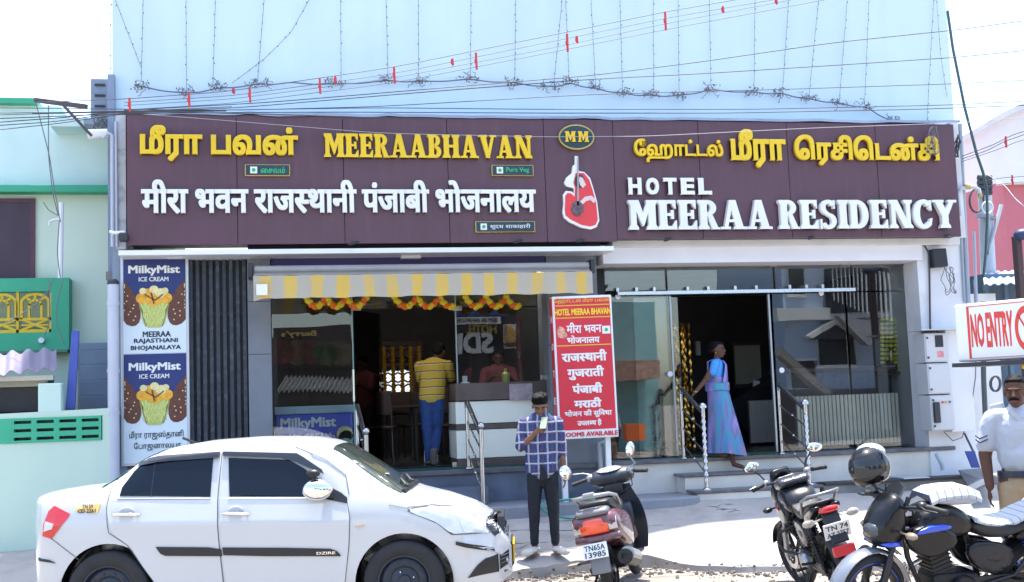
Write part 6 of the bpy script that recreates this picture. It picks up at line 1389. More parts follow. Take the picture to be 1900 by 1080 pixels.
seam([(78, 990), (100, 998), (150, 1035)]); seam([(722, 934), (757, 940), (762, 948), (800, 960), (840, 988)]); seam([(757, 938), (800, 934), (850, 940), (885, 955), (900, 962)])
seam([(540, 826), (600, 850), (640, 880), (648, 915)])
SIDEW = mat('side_glass', (.004, .008, .016), .02, var=0, spec=.35)
g1 = cpatch('window', cpx([(222, 920), (224, 902), (246, 868), (262, 858), (300, 851), (391, 846), (391, 919)]), SIDEW, .010, sides=(-1, 1), rows=10)
g2 = cpatch('window', cpx([(427, 920), (420, 848), (520, 845), (560, 866), (600, 893), (628, 917), (628, 919)]), SIDEW, .010, sides=(-1, 1), rows=10)
seam([(282, 858), (281, 919)], 'window_bar', .006, g1); seam([(218, 923), (392, 922)], 'window_sill', .005, g1, CHR); seam([(424, 922), (640, 921)], 'window_sill', .005, g2, CHR)
VIS = mat('window_visor', (.02, .022, .026), .12, var=0, coat=.5)
cpatch('rain_visor', cpx([(247, 864), (252, 852), (300, 841), (404, 836), (402, 848), (396, 850), (300, 853)]), VIS, .028, rim=.018, rows=6)
cpatch('rain_visor', cpx([(409, 836), (535, 832), (560, 846), (600, 872), (600, 877), (592, 875), (530, 848), (410, 848)]), VIS, .028, rim=.018, rows=6)
cpatch('mirror_triangle', cpx([(600, 895), (645, 918), (645, 931), (604, 930)]), BPL, .012, rows=4)
# windscreen and rear glass
def topglass(x0, x1, f0, f1, nm, m, off=.007):
    b = MB(); G = []
    for i in range(13):
        x = x0+(x1-x0)*i/12; h = sm(TW, x)*(f0+(f1-f0)*i/12); G.append([(x, h*(j/8-1), ctop(x, h*(j/8-1))+off) for j in range(17)])
    b.loft(G, cap=False, ringclosed=False); return b.build(nm, m, car, smooth=80)
WSG = mat('windscreen', (.10, .13, .125), .05, var=.3, vs=2, spec=1.0, coat=1)
ws = topglass(.60, 1.17, .70, .84, 'windscreen', WSG); topglass(-1.28, -.84, .80, .68, 'rear_window', DGL)
b = MB(); b.tube([(1.18, -.66, ctop(1.18, -.66)+.01), (1.20, -.2, ctop(1.2, -.2)+.015), (1.20, .3, ctop(1.2, .3)+.015), (1.18, .66, ctop(1.18, .66)+.01)], .022, 6); b.build('cowl', BPL, car, smooth=60)
for (y0, y1) in ((-.45, .1), (.05, .55)):
    b = MB(); b.tube([(1.19, y0, ctop(1.19, y0)+.03), (1.13, y0+.1, ctop(1.13, y0+.1)+.05), (1.10, y1, ctop(1.1, y1)+.03)], .011, 5); b.ell((1.19, y0, ctop(1.19, y0)+.03), .024, 8, 6); b.build('wiper', BPL, car)
b = MB(); b.box(1.0, 1.03, -.38, -.30, ctop(1.0, -.35)+.008, ctop(1.0, -.35)+.011); b.build('sticker', mat('sticker_pale', (.5, .65, .6), .5), ws)
b = MB(); b.tube([(.5, .2, 1.455), (.45, .2, 1.48)], .01, 6); b.tube([(-.68, 0, 1.45), (-.80, 0, 1.50)], .012, 6); b.build('antenna', BPL, car)
# lights, mouldings
TL = mat('tail_lamp_red', (.62, .008, .012), .12, var=.15, vs=20, coat=1); TLW = mat('tail_lamp_clear', (.65, .62, .60), .12, var=.1, coat=1)
t1 = cpatch('tail_lamp', cpx([(78, 996), (82, 968), (90, 945), (101, 936), (134, 951), (120, 970), (98, 997)]), TL, .008, rows=12, cols=10); cpatch('reverse_lens', cpx([(82, 984), (85, 965), (104, 967), (98, 983)]), TLW, .013, t1, rows=4, cols=5)
HLM = mat('headlamp_lens', (.56, .59, .62), .10, .1, var=.3, vs=7, coat=1)
hl = cpatch('headlamp', cpx([(757, 945), (765, 940), (800, 936), (840, 941), (880, 957), (906, 985), (906, 990), (838, 987), (810, 966)]), HLM, .010, rows=12, cols=20)
seam([(757, 945), (768, 939), (800, 935), (840, 940), (880, 956), (908, 988), (838, 989), (812, 968), (757, 945)], 'lamp_gasket', .003, hl)
seam([(852, 962), (862, 985)], 'lamp_reflector', .008, hl, CHR)
cpatch('side_indicator', cpx([(661, 970), (677, 969), (677, 974), (661, 975)]), mat('amber_clear', (.6, .5, .3), .2), .010, rows=3, cols=4)
mo = cpatch('side_moulding', cpx([(293, 1011), (413, 1012), (415, 1028), (312, 1028), (302, 1024)]), BPL, .016, rows=5, cols=14)
mo2 = cpatch('side_moulding', cpx([(416, 1012), (610, 1013), (626, 1018), (634, 1026), (634, 1028), (418, 1028)]), BPL, .016, rows=5, cols=20)
x0, z0 = cs(590, 1025); x1, z1 = cs(624, 1019); y = -(cwid(x0, z0)+.0175); paint_text('DZIRE', CHR, mo2, Vector((x0, y, z0)), Vector((x1, y, z0)), Vector((x0, y, z1)), .002, .02)
def plate_px(l, m, lines, nm, tm):
    o = cpatch(nm, cpx(l), m, .0065, rows=3, cols=4, rim=.004); X0, Z0 = cs(*l[0]); X1, Z1 = cs(*l[2]); y = -(max(cwid(X0, Z0), cwid(X1, Z1))+.0085)
    for k, (s, a, c) in enumerate(lines): paint_text(s, tm, o, Vector((X0+(X1-X0)*a, y, Z1+(Z0-Z1)*(.55 if k == 0 else .08))), Vector((X0+(X1-X0)*c, y, Z1+(Z0-Z1)*(.55 if k == 0 else .08))), Vector((X0+(X1-X0)*a, y, Z1+(Z0-Z1)*(.95 if k == 0 else .48))), .001, .02)
plate_px([(144, 933), (189, 931), (184, 949), (142, 950)], mat('sticker_yellow', (.80, .55, .18), .6, var=0), [('TN 59', .3, .8), ('CD 2261', .1, .92)], 'permit_sticker', NAVY)
for a, c in (((214, 951), (262, 951)), ((416, 949), (464, 950))):
    X0, Z0 = cs(*a); X1, Z1 = cs(*c); y = -(cwid(X0, Z0)+.005); b = MB(); b.tube([(X0, y-.01, Z0), (X0+.02, y-.035, Z0), (X1-.02, y-.035, Z1), (X1, y-.01, Z1)], .014, 8); b.build('door_handle', CHR, fd, smooth=60)
    b = MB(); b.ell(((X0+X1)/2, y+.004, Z0+.005), (.065, .008, .05), 16, 8); b.build('handle_recess', mat('recess_white', (.5, .51, .53), .3, coat=.5), fd, smooth=80)
# mirror
mi = MB(); c = cs(592, 905); y = -(cwid(*c)+.10); mi.ell((c[0], y, c[1]), (.125, .07, .085), 18, 12); m1_ = mi.build('wing_mirror', CHR, car, smooth=80)
b = MB(); b.bar((c[0]+.10, y+.08, c[1]-.05), (c[0]+.02, y+.01, c[1]-.05), .07, .04); b.build('mirror_foot', BPL, m1_, smooth=60); b = MB(); b.tube([(c[0]-.02, y, c[1]+.07), (c[0]-.03, y, c[1]+.11)], .02, 6); b.ell((c[0]-.03, y-.01, c[1]+.13), (.06, .035, .033), 10, 8); b.build('blind_spot_mirror', BPL, m1_, smooth=60)
# front end: grille, plate, fog recess, bumper strip
cpatch('bumper_strip', cpx([(839, 1003), (846, 1002), (916, 1016), (918, 1024), (850, 1011)]), BPL, .012, rows=4, cols=10); seam([(846, 1006), (915, 1019)], 'chrome_strip', .007, car, CHR)
cpatch('fog_recess', cpx([(868, 1071), (885, 1048), (900, 1036), (924, 1030), (926, 1066)]), BPL, .008, rows=8, cols=8)
cpatch('grille_corner', cpx([(898, 969), (924, 962), (938, 982), (938, 990), (918, 996), (908, 984)]), BPL, .010, rows=6, cols=8); seam([(900, 967), (924, 961), (939, 984)], 'chrome_strip', .006, car, CHR); seam([(905, 976), (932, 973)], 'chrome_strip', .004, car, CHR); seam([(912, 986), (936, 983)], 'chrome_strip', .004, car, CHR)
cpatch('lower_grille_corner', cpx([(927, 1031), (944, 1026), (945, 1052), (928, 1060)]), BPL, .010, rows=5, cols=5)
for yy_ in (1034, 1041, 1048): seam([(928, yy_+1), (944, yy_-2)], 'grille_bar', .004, car, ALU_)
cpatch('bumper_strip', cpx([(66, 1034), (88, 1035), (105, 1042), (66, 1040)]), BPL, .012, rows=3, cols=6)
b = MB()
for k in range(5): z = .62+.035*k; x = interp([(z_, x_) for x_, z_ in reversed(TH[-6:])], z)+.004; b.tube([(x-.035, -.46, z), (x-.012, -.36, z), (x+.01, -.2, z), (x+.012, 0, z), (x+.01, .2, z), (x-.035, .46, z)], .010, 6)
b.build('grille', CHR, car, smooth=60)
b = MB(); b.prism([(-.42, .60), (-.38, .76), (.38, .76), (.42, .60), (.3, .56), (-.3, .56)], 1.93, 1.985, 'yz'); b.build('grille_mesh', BPL, car)
b = MB()
for k in range(4): z = .33+.045*k; b.tube([(1.975, -.50, z), (2.025, -.36, z), (2.05, 0, z), (2.025, .36, z), (1.975, .50, z)], .010, 5)
b.build('lower_grille', BPL, car, smooth=60)
b = MB(); b.box(2.05, 2.065, -.34, .18, .38, .53); pl = b.build('number_plate', mat('plate_yellow', (.85, .50, .01), .4, var=0), car, bevel=.006)
b = MB(); b.box(2.035, 2.0495, -.36, .20, .36, .55); b.build('plate_frame', BPL, pl)
paint_text('TN 59 CD', NAVY, pl, Vector((2.067, -.30, .46)), Vector((2.067, .14, .46)), Vector((2.067, -.30, .515)), .001, .02); paint_text('2261', NAVY, pl, Vector((2.067, -.24, .395)), Vector((2.067, .10, .395)), Vector((2.067, -.24, .445)), .001, .02)
# wheels
def lathey(b, prof, c, n=36): return b.lathe(prof, c, 'y', n)
RIMB = mat('steel_wheel_blue', (.025, .035, .055), .4, .3, var=.1)
for x in (-1.18, 1.18):
    for s in (-1, 1):
        c = (x, s*.735, .312); q = s
        b = MB(); b.lathe([(.20, -.09*q), (.29, -.095*q), (.322, -.07*q), (.330, 0), (.322, .07*q), (.295, .097*q), (.25, .102*q), (.218, .092*q), (.20, .07*q)], c, 'y', 52, closed=True); wt = b.build('wheel', TYRE, car, smooth=50)
        b = MB(); b.lathe([(.0, .055*q), (.05, .055*q), (.055, .04*q), (.11, .03*q), (.13, .05*q), (.165, .055*q), (.19, .04*q), (.2, .085*q), (.212, .088*q), (.214, .06*q), (.2, -.08*q), (0, -.07*q)], c, 'y', 32); r_ = b.build('rim', RIMB, wt, smooth=40)
        b = MB()
        for k in range(10): a_ = k*PI/5; b.lathe([(0, 0), (.012, 0), (.012, .004*q), (0, .004*q)], (x+.145*math.cos(a_), s*.74+.0555*q, .312+.145*math.sin(a_)), 'y', 8)
        b.build('vent_holes', BLACK, r_)
        b = MB()
        for k in range(4): a_ = k*PI/2+.4; b.ell((x+.08*math.cos(a_), s*.74+.042*q, .312+.08*math.sin(a_)), .009, 6, 5)
        b.build('wheel_nuts', CHR, r_)
b = MB(); b.box(-1.75, 1.8, -.7, .7, .19, .199); b.build('underbody', BPL, car)

# ================================================================ TWO-WHEELERS
def pod(poly, w, sc=.75, n=3, mid=.6):
    cx = sum(p[0] for p in poly)/len(poly); cz = sum(p[1] for p in poly)/len(poly); rings = []
    for y, s in ((-w, sc), (-w*.86, (1+sc)/2+.04), (-w*mid, 1), (w*mid, 1), (w*.86, (1+sc)/2+.04), (w, sc)): rings.append([(cx+(p[0]-cx)*s, y, cz+(p[1]-cz)*s) for p in poly])
    return MB().loft(rings)
def podb(name, poly, w, m, parent, sc=.75, sub=1, mid=.6, T=None):
    b = pod(poly, w, sc, mid=mid)
    if T: b2 = MB(); b2.T = T; b2.add(b.v, b.f); b = b2
    return b.build(name, m, parent, smooth=True, sub=sub)
def tyre(b, c, R_, w, n=40):
    b.lathe([(R_-.07, -w*.55), (R_-.05, -w), (R_-.02, -w*.8), (R_-.003, -w*.4), (R_, 0), (R_-.003, w*.4), (R_-.02, w*.8), (R_-.05, w), (R_-.07, w*.55)], c, 'y', n, closed=True)
def root(name, label, cat, loc, rz, lean, group=None):
    t = thing(name, label, cat, loc, rz, group, local=True); t.rotation_euler = (lean, 0, rz); return t
BPAINT = mat('black_gloss', (.006, .007, .009), .22, var=.1, coat=.15, spec=.3, dirt=.12, dcol=(.08, .08, .09), ds=5)
ENG = mat('engine_black', (.015, .016, .019), .45, .3, var=.3, vs=12); ALU = mat('cast_aluminium', (.35, .36, .38), .35, .9, var=.2, vs=20)
SEATM = mat('seat_leather', (.016, .018, .023), .45, var=.2, bump=.3, bs=90, dirt=.3, dcol=(.05, .05, .055), ds=3); RUB = mat('grip_rubber', (.02, .02, .02), .7)
def wheel(t, x, R_, w, m=ENG, spokes=6, disc=True, tm=TYRE, nm='wheel'):
    b = MB(); tyre(b, (x, 0, R_), R_, w); wt = b.build(nm, tm, t, smooth=50)
    b = MB(); b.lathe([(R_-.07, -w*.5), (R_-.06, -w*.62), (R_-.09, -w*.55), (R_-.10, 0), (R_-.09, w*.55), (R_-.06, w*.62), (R_-.07, w*.5)], (x, 0, R_), 'y', 36, closed=True); rm = b.build('rim', m, wt, smooth=50)
    for k in range(spokes):
        a_ = 2*PI*k/spokes+.3; d = Vector((math.cos(a_), 0, math.sin(a_))); b = MB(); c = Vector((x, 0, R_)); b.bar(c+d*.03, c+d*(R_-.09), .03, .035, up=(0, 1, 0)); b.build('spoke', m, rm, bevel=.006)
    b = MB(); b.lathe([(0, -.06), (.035, -.06), (.04, 0), (.035, .06), (0, .06)], (x, 0, R_), 'y', 16); b.build('hub', ALU, rm, smooth=50)
    if disc: b = MB(); b.lathe([(.06, .052), (.12, .052), (.12, .057), (.06, .057)], (x, 0, R_), 'y', 30, closed=True); b.build('brake_disc', STEEL, wt)
    return wt
def mirror(t, base, top, head, tilt, rx=.075, rz_=.048, m=BPL, face=(-1, 0, 0)):
    b = MB(); b.tube([base, ((base[0]+top[0])/2+.0, (base[1]*.3+top[1]*.7), (base[2]+top[2])/2), top], .008, 6); o = b.build('mirror_stem', m, t, smooth=80)
    rot = Matrix.Rotation(tilt, 3, 'X'); b = MB(); b.ell(head, (.018, rx, rz_), 16, 10, rot); h = b.build('mirror_housing', m, o, smooth=80)
    b = MB(); b.ell((head[0]-.008, head[1], head[2]), (.013, rx*.9, rz_*.88), 16, 10, rot); b.build('mirror_glass', CHR, h, smooth=80)
def bars(t, pts, gl, gr, x_off=0):
    b = MB(); b.tube(pts, .012, 8); hb = b.build('handlebar', BPL, t, smooth=80)
    for (a, c) in (gl, gr):
        b = MB(); b.tube([a, c], .018, 10); b.build('grip', RUB, hb, smooth=50)
        a, c = Vector(a), Vector(c); b = MB(); b.ell(a.lerp(c, -.25), (.03, .03, .028), 8, 6); b.tube([a+Vector((.03, 0, 0)), a.lerp(c, .4)+Vector((.06, 0, 0)), c+Vector((.055, 0, -.0))], .007, 6); b.build('lever', ALU, hb, smooth=60)
def arcstrip(cx, cz, r, w, a0, a1, n=16, th=.006, crown=.02):
    b = MB(); G = []
    for i in range(n+1):
        a_ = R(a0+(a1-a0)*i/n); G.append([(cx+(r-crown*abs(s)**2)*math.cos(a_), s*w, cz+(r-crown*abs(s)**2)*math.sin(a_)) for s in (-1, -.8, -.4, 0, .4, .8, 1)]+[(cx+(r-th-crown*abs(s)**2)*math.cos(a_), s*w*.98, cz+(r-th-crown*abs(s)**2)*math.sin(a_)) for s in (1, 0, -1)])
    return b.loft(G)
def motorbike(label, loc, rz, lean, style, steer=.0):
    red = style == 'red'
    t = root('motorcycle', label, 'motorcycle', loc, rz, lean, 'motorcycles parked in front of the hotel')
    acc = mat('accent_red', (.55, .02, .02), .25, coat=.8) if red else mat('accent_blue', (.01, .06, .55), .25, coat=.8)
    fx, rx_, Rf = .66, -.66, .305
    fg = bpy.data.objects.new('front_end', None); COL.objects.link(fg); fg.parent = t; fg.location = (.42, 0, .9); fg.rotation_euler = (0, 0, steer)
    # front assembly is modelled round the steering head
    def S(v): return (v[0]-.42, v[1], v[2]-.9)
    class FB(MB):
        pass
    def fbuild(b, nm, m, **k): b.v = [v-Vector((.42, 0, .9)) for v in b.v]; return b.build(nm, m, fg, **k)
    b = MB(); tyre(b, (fx, 0, Rf), Rf, .05); wt = fbuild(b, 'wheel', TYRE, smooth=50)
    b = MB(); b.lathe([(Rf-.07, -.026), (Rf-.06, -.032), (Rf-.085, -.03), (Rf-.095, 0), (Rf-.085, .03), (Rf-.06, .032), (Rf-.07, .026)], (fx, 0, Rf), 'y', 36, closed=True)
    if not red: pass
    rimm = ENG; b.v = [v-Vector((.42, 0, .9)) for v in b.v]; rm = b.build('rim', rimm, wt, smooth=50)
    if not red:
        b = MB(); b.lathe([(Rf-.062, .0325), (Rf-.055, .034), (Rf-.07, .034)], (fx-.42, 0, Rf-.9), 'y', 40, closed=True); b.build('rim_stripe', acc, rm)
    for k in range(6):
        a_ = PI/3*k+.3; d = Vector((math.cos(a_), 0, math.sin(a_))); b = MB(); c = Vector((fx-.42, 0, Rf-.9)); b.bar(c+d*.03, c+d*(Rf-.085), .028, .034, up=(0, 1, 0)); b.build('spoke', rimm, rm, bevel=.006)
    for s in (.055,):
        b = MB(); b.lathe([(.08, s), (.125, s), (.125, s+.005), (.08, s+.005)], (fx-.42, 0, Rf-.9), 'y', 30, closed=True); b.build('brake_disc', STEEL, wt)
    b = MB(); b.lathe([(0, -.07), (.03, -.07), (.045, -.03), (.045, .03), (.03, .07), (0, .07)], (fx-.42, 0, Rf-.9), 'y', 16); b.build('hub', ALU, rm, smooth=50)
    FK = ALU if red else BPL
    for s in (-1, 1):
        b = MB(); b.tube([(fx, s*.085, Rf), (fx-.10, s*.085, Rf+.28)], [.028, .026], 12); b.tube([(fx-.10, s*.085, Rf+.28), (.40, s*.085, .98)], .017, 10); fbuild(b, 'fork_leg', FK if s > 0 else BPL, smooth=50)
    b = arcstrip(fx, Rf, Rf+.035, .065, 5 if not red else 20, 165); fd_ = fbuild(b, 'front_mudguard', mat('grey_gloss', (.16, .18, .22), .25, coat=.8) if not red else BPAINT, smooth=50)
    b = MB(); b.box(.38, .47, -.11, .11, .86, .885); b.box(.36, .45, -.11, .11, .955, .985); fbuild(b, 'fork_clamp', ALU, bevel=.006)
    # headlamp fairing
    if red: pl = [(.46, .76), (.60, .80), (.63, .90), (.56, 1.00), (.46, 1.07), (.40, 1.02), (.40, .85)]
    else: pl = [(.42, .70), (.60, .66), (.68, .74), (.665, .86), (.56, 1.00), (.47, 1.08), (.42, 1.00), (.40, .85)]
    b = pod(pl, .12, .55, mid=.5); hf = fbuild(b, 'headlamp_fairing', BPAINT, smooth=True, sub=1)
    b = MB(); b.ell((.615, 0, .84) if red else (.635, 0, .80), (.05, .085, .055), 14, 10); fbuild(b, 'headlamp', mat('lamp_clear', (.05, .055, .065), .12, 0, var=0, coat=.3), smooth=80)
    b = MB(); b.prism([(-.09, 0), (.09, 0), (.075, .13), (0, .17), (-.075, .13)], 0, .006, 'yz'); b.T = Matrix.Identity(4)
    q = MB(); q.T = Matrix.Translation((.50, 0, .98)) @ Matrix.Rotation(R(-38), 4, 'Y'); q.add(b.v, b.f); fbuild(q, 'windscreen', mat('smoked_screen', (.02, .022, .025), .08, coat=.8) if not red else BPAINT)
    b = MB(); b.T = Matrix.Translation((.42, 0, 1.02)) @ Matrix.Rotation(R(35), 4, 'Y'); b.box(-.05, .05, -.08, .08, -.015, .015); fbuild(b, 'instrument_panel', mat('dial_glass', (.35, .42, .46), .1, var=.3, coat=1), bevel=.01)
    for s in (-1, 1):
        b = MB(); b.tube([(.50, s*.10, .80), (.50, s*.18, .79)], .008, 6); b.ell((.50, s*.22, .79), (.035, .05, .026), 10, 8); fbuild(b, 'indicator', mat('indicator_clear', (.28, .22, .16), .1, coat=.8) if not red else BPL, smooth=80)
    b = MB(); b.tube([(.33, -.36, 1.03), (.37, -.26, 1.045), (.41, -.13, 1.02), (.42, 0, .99), (.41, .13, 1.02), (.37, .26, 1.045), (.33, .36, 1.03)], .012, 8); fbuild(b, 'handlebar', BPL, smooth=80)
    for s in (-1, 1):
        b = MB(); b.tube([(.365, s*.25, 1.043), (.325, s*.37, 1.028)], .019, 10); b.ell((.322, s*.378, 1.027), (.021, .014, .021), 8, 6); fbuild(b, 'grip', RUB, smooth=60)
        b = MB(); b.ell((.375, s*.215, 1.045), (.035, .04, .03), 10, 8); b.tube([(.40, s*.22, 1.045), (.43, s*.30, 1.035), (.40, s*.38, 1.03)], .007, 6); fbuild(b, 'lever', BPL if not red else ALU, smooth=70)
        if red or s > 0 or True:
            hx, hy, hz = (.33, s*.33, 1.23) if red else (.36, s*.30, 1.20)
            if not red and s < 0: continue
            if not red: continue
            b = MB(); b.tube([(.385, s*.20, 1.05), (.40, s*.24, 1.13), (.36, hy-.02*s, hz-.03)], .008, 6); b.v = [v-Vector((.42, 0, .9)) for v in b.v]; ms = b.build('mirror_stem', BPL, fg, smooth=80)
            rot = Matrix.Rotation(-.15*s, 3, 'X'); b = MB(); b.ell((hx-.42, hy, hz-.9), (.018, .082, .045), 18, 10, rot); mh = b.build('mirror_housing', BPL, ms, smooth=80)
            b = MB(); b.ell((hx-.432, hy, hz-.9), (.013, .076, .040), 18, 10, rot); b.build('mirror_glass', CHR, mh, smooth=80)
    b = MB()
    for k in range(4): y = .05-.035*k; b.tube([(.38, y*2.5, 1.02), (.54, y*1.5, .95), (.52, y, .78), (.40, y, .68)], .006, 5)
    fbuild(b, 'cables', RUB, smooth=80)
    # frame and engine
    b = MB(); b.tube([(.40, 0, .86), (.34, 0, .55), (.22, 0, .30), (-.15, 0, .26)], .02, 8); b.tube([(.40, 0, .88), (.0, 0, .78), (-.30, 0, .70), (-.75, 0, .80)], .02, 8); b.tube([(-.1, 0, .74), (-.22, 0, .38)], .02, 8); b.build('frame', BPL, t, smooth=60)
    b = MB(); b.box(-.16, .20, -.11, .11, .24, .44); en = b.build('engine_block', ENG, t, bevel=.03, bseg=3)
    for s in (-1, 1):
        b = MB(); b.lathe([(0, 0), (.085, 0), (.10, .02), (.10, .05), (.0, .05)] if s < 0 else [(0, 0), (.10, 0), (.10, .03), (.085, .05), (0, .05)], (-.02, .11 if s > 0 else -.16, .33), 'y', 22); b.build('crankcase_cover', ENG if not red else ALU, en, smooth=45)
        b = MB(); b.lathe([(0, 0), (.055, 0), (.055, .03), (0, .035)], (.12, .11 if s > 0 else -.145, .32), 'y', 18); b.build('crankcase_cover', ENG, en, smooth=45)
    T_ = Matrix.Translation((.10, 0, .43)) @ Matrix.Rotation(R(18), 4, 'Y')
    for k in range(8): b = MB(); b.T = T_; b.box(-.085, .085, -.085, .085, .03*k, .03*k+.011); b.build('cooling_fin', ENG, en, bevel=.003)
    b = MB(); b.T = T_; b.box(-.078, .078, -.078, .078, 0, .25); b.box(-.075, .075, -.075, .075, .25, .31); b.build('cylinder', ENG, en, bevel=.01)
    b = MB(); b.tube([(.18, -.04, .52), (.30, -.06, .46), (.30, -.09, .28), (.10, -.13, .22), (-.3, -.14, .25), (-.45, -.16, .30)], .02, 10); b.build('exhaust_pipe', STEEL, t, smooth=80)
    b = MB(); b.tube([(-.38, -.17, .28), (-.50, -.175, .32), (-.95, -.19, .46), (-.98, -.19, .47)], [.03, .05, .055, .04], 14); b.build('muffler', BPL, t, smooth=60)
    for s in (-1, 1): b = MB(); b.tube([(-.10, s*.10, .30), (-.10, s*.24, .30)], .014, 8); b.tube([(-.42, s*.12, .38), (-.42, s*.24, .40)], .012, 8); b.tube([(-.05, s*.12, .33), (-.42, s*.13, .40), (-.60, s*.12, .60)], .014, 6); b.build('foot_peg', BPL, t, smooth=60)
    b = MB(); b.tube([(-.05, .12, .25), (-.10, .30, -.02+.30*math.sin(-lean)*0+.015)], .012, 8); b.build('side_stand', BPL, t)
    b = MB(); b.bar((-.2, .10, .32), (rx_+.0, .09, Rf+.0), .05, .03); b.bar((-.2, -.10, .32), (rx_+.0, -.09, Rf), .05, .03); b.build('swing_arm', BPL, t, bevel=.01)
    b = MB(); b.box(-.62, -.1, .095, .115, .30, .41); b.build('chain_case', BPL, t, bevel=.015)
    for s in (-1, 1):
        P0, P1 = Vector((rx_+.02, s*.115, Rf+.05)), Vector((-.50, s*.115, .70)); b = MB(); b.tube([P0, P1], .015, 8); so_ = b.build('shock_absorber', BPL, t, smooth=60)
        pts = [P0.lerp(P1, .15+.7*i/90)+Vector((.030*math.cos(i*.7), .030*math.sin(i*.7), 0)) for i in range(91)]; b = MB(); b.tube(pts, .006, 5); b.build('spring', ENG if red else acc, so_, smooth=80)
    wheel(t, rx_, Rf, .058)
    b = arcstrip(rx_, Rf, Rf+.05, .075, 40, 150); b.build('rear_mudguard', BPL, t, smooth=50)
    # bodywork
    gg = mat('graphite_gloss', (.014, .016, .021), .25, var=.1, coat=.15, spec=.3, dirt=.15, dcol=(.03, .03, .035), ds=4)
    tk = podb('fuel_tank', [(.36, .84), (.36, .93), (.27, 1.02), (.10, 1.05), (-.06, .99), (-.14, .88), (-.10, .80), (.20, .77)], .155, gg if red else BPAINT, t, .6)
    for s in (-1, 1):
        TT = Matrix.Translation((0, s*.125, 0)) @ Matrix.Rotation(0, 4, 'Z')
        podb('tank_shroud', [(.46, .80), (.42, .90), (.22, .93), (.02, .84), (.05, .74), (.22, .68), (.36, .70)], .05, BPAINT if not red else gg, t, .7, T=TT)
        podb('shroud_accent', [(.44, .83), (.30, .92), (.06, .90), (.12, .86), (.30, .86)] if not red else [(.38, .84), (.33, .90), (.20, .80), (.26, .80)], .052, acc, t, .8, T=Matrix.Translation((0, s*.128, .008)))
        podb('side_panel', [(-.02, .76), (-.08, .60), (-.26, .50), (-.40, .58), (-.46, .72), (-.20, .78)], .04, gg, t, .75, T=Matrix.Translation((0, s*.10, 0)))
        podb('side_recess', [(-.12, .68), (-.26, .60), (-.34, .64), (-.30, .70)], .043, BPL, t, .8, T=Matrix.Translation((0, s*.102, 0)))
        podb('tail_panel', [(-.42, .72), (-.44, .82), (-.70, .90), (-.92, .95), (-.95, .91), (-.70, .80)], .045, BPAINT, t, .7, T=Matrix.Translation((0, s*.085, 0)))
        podb('tail_accent', [(-.50, .79), (-.55, .82), (-.74, .86), (-.72, .83)] if red else [(-.6, .80), (-.62, .85), (-.86, .92), (-.84, .88)], .048, acc, t, .8, T=Matrix.Translation((0, s*.088, 0)))
    st_ = podb('seat', [(-.06, .93), (-.16, .86), (-.34, .81), (-.50, .85), (-.60, .92), (-.84, .975), (-.88, .94), (-.60, .84), (-.34, .75), (-.10, .80)], .135, SEATM, t, .7)
    b = MB(); b.tube([(-.55, .135, .86), (-.72, .15, .98), (-.92, .13, 1.03), (-.96, .05, 1.03), (-.96, -.05, 1.03), (-.92, -.13, 1.03), (-.72, -.15, .98), (-.55, -.135, .86)], .013, 8); b.build('grab_rail', BPL if not red else mat('rail_grey', (.25, .26, .28), .35, .5), t, smooth=80)
    b = MB(); b.ell((-.97, 0, .90), (.03, .09, .03), 12, 8); b.build('tail_lamp', TL, t, smooth=80)
    b = MB(); b.bar((-.92, 0, .88), (-1.06, 0, .60), .14, .02, up=(1, 0, 0)); fe = b.build('tail_fender', BPL, t, bevel=.01)
    for s in (-1, 1):
        b = MB(); b.tube([(-.93, s*.06, .80), (-.94, s*.14, .79)], .008, 6); b.ell((-.94, s*.185, .79), (.035, .055, .033), 12, 8); b.build('indicator', mat('indicator_white', (.34, .31, .27), .12, var=0, coat=1), t, smooth=80)
    b = MB(); n_p = MB(); n_p.T = Matrix.Translation((-1.045, 0, .70)) @ Matrix.Rotation(R(-22), 4, 'Y'); n_p.box(-.004, .004, -.11, .11, -.07, .07); npq = n_p.build('number_plate', WHT, t, bevel=.008)
    M_ = n_p.T; f = lambda y, z: M_ @ Vector((-.005, y, z))
    for s_, zz0 in ((('TN 74', .008), ('AZ 2757', -.052)) if red else (('TN 74', .008), ('AF 5120', -.052))): paint_text(s_, NAVY, npq, f(.09, zz0), f(-.09, zz0), f(.09, zz0+.042), .001, .02)
    dz = -.035 if red else -.115
    for o in list(bpy.data.objects):
        if o.parent == t and o.name.split('.')[0] in ('fuel_tank', 'tank_shroud', 'shroud_accent', 'side_panel', 'side_recess', 'tail_panel', 'tail_accent', 'seat', 'grab_rail', 'tail_lamp'): o.location.z += dz
        if not red and o.parent == fg and o.name.split('.')[0] in ('handlebar', 'grip', 'lever', 'fork_clamp', 'instrument_panel', 'cables'): o.location.z -= .10; o.location.x += .03
        if not red and o.parent == fg and o.name.split('.')[0] in ('headlamp_fairing', 'headlamp', 'windscreen', 'indicator'): o.location.z -= .04
    if red: podb('windscreen', [(.08, .04), (.17, .08), (.10, .22), (.03, .25), (.03, .12)], .10, BPAINT, fg, .8)
    if not red:
        b = MB(); b.tube([(-.02, -.20, .05), (0, -.23, .12), (.02, -.24, .22)], .012, 6); b.build('mirror_stem', BPL, fg, smooth=80)
        podb('fairing_accent', [(.02, -.25), (.20, -.25), (.24, -.20), (.05, -.205)], .118, acc, fg, .85)
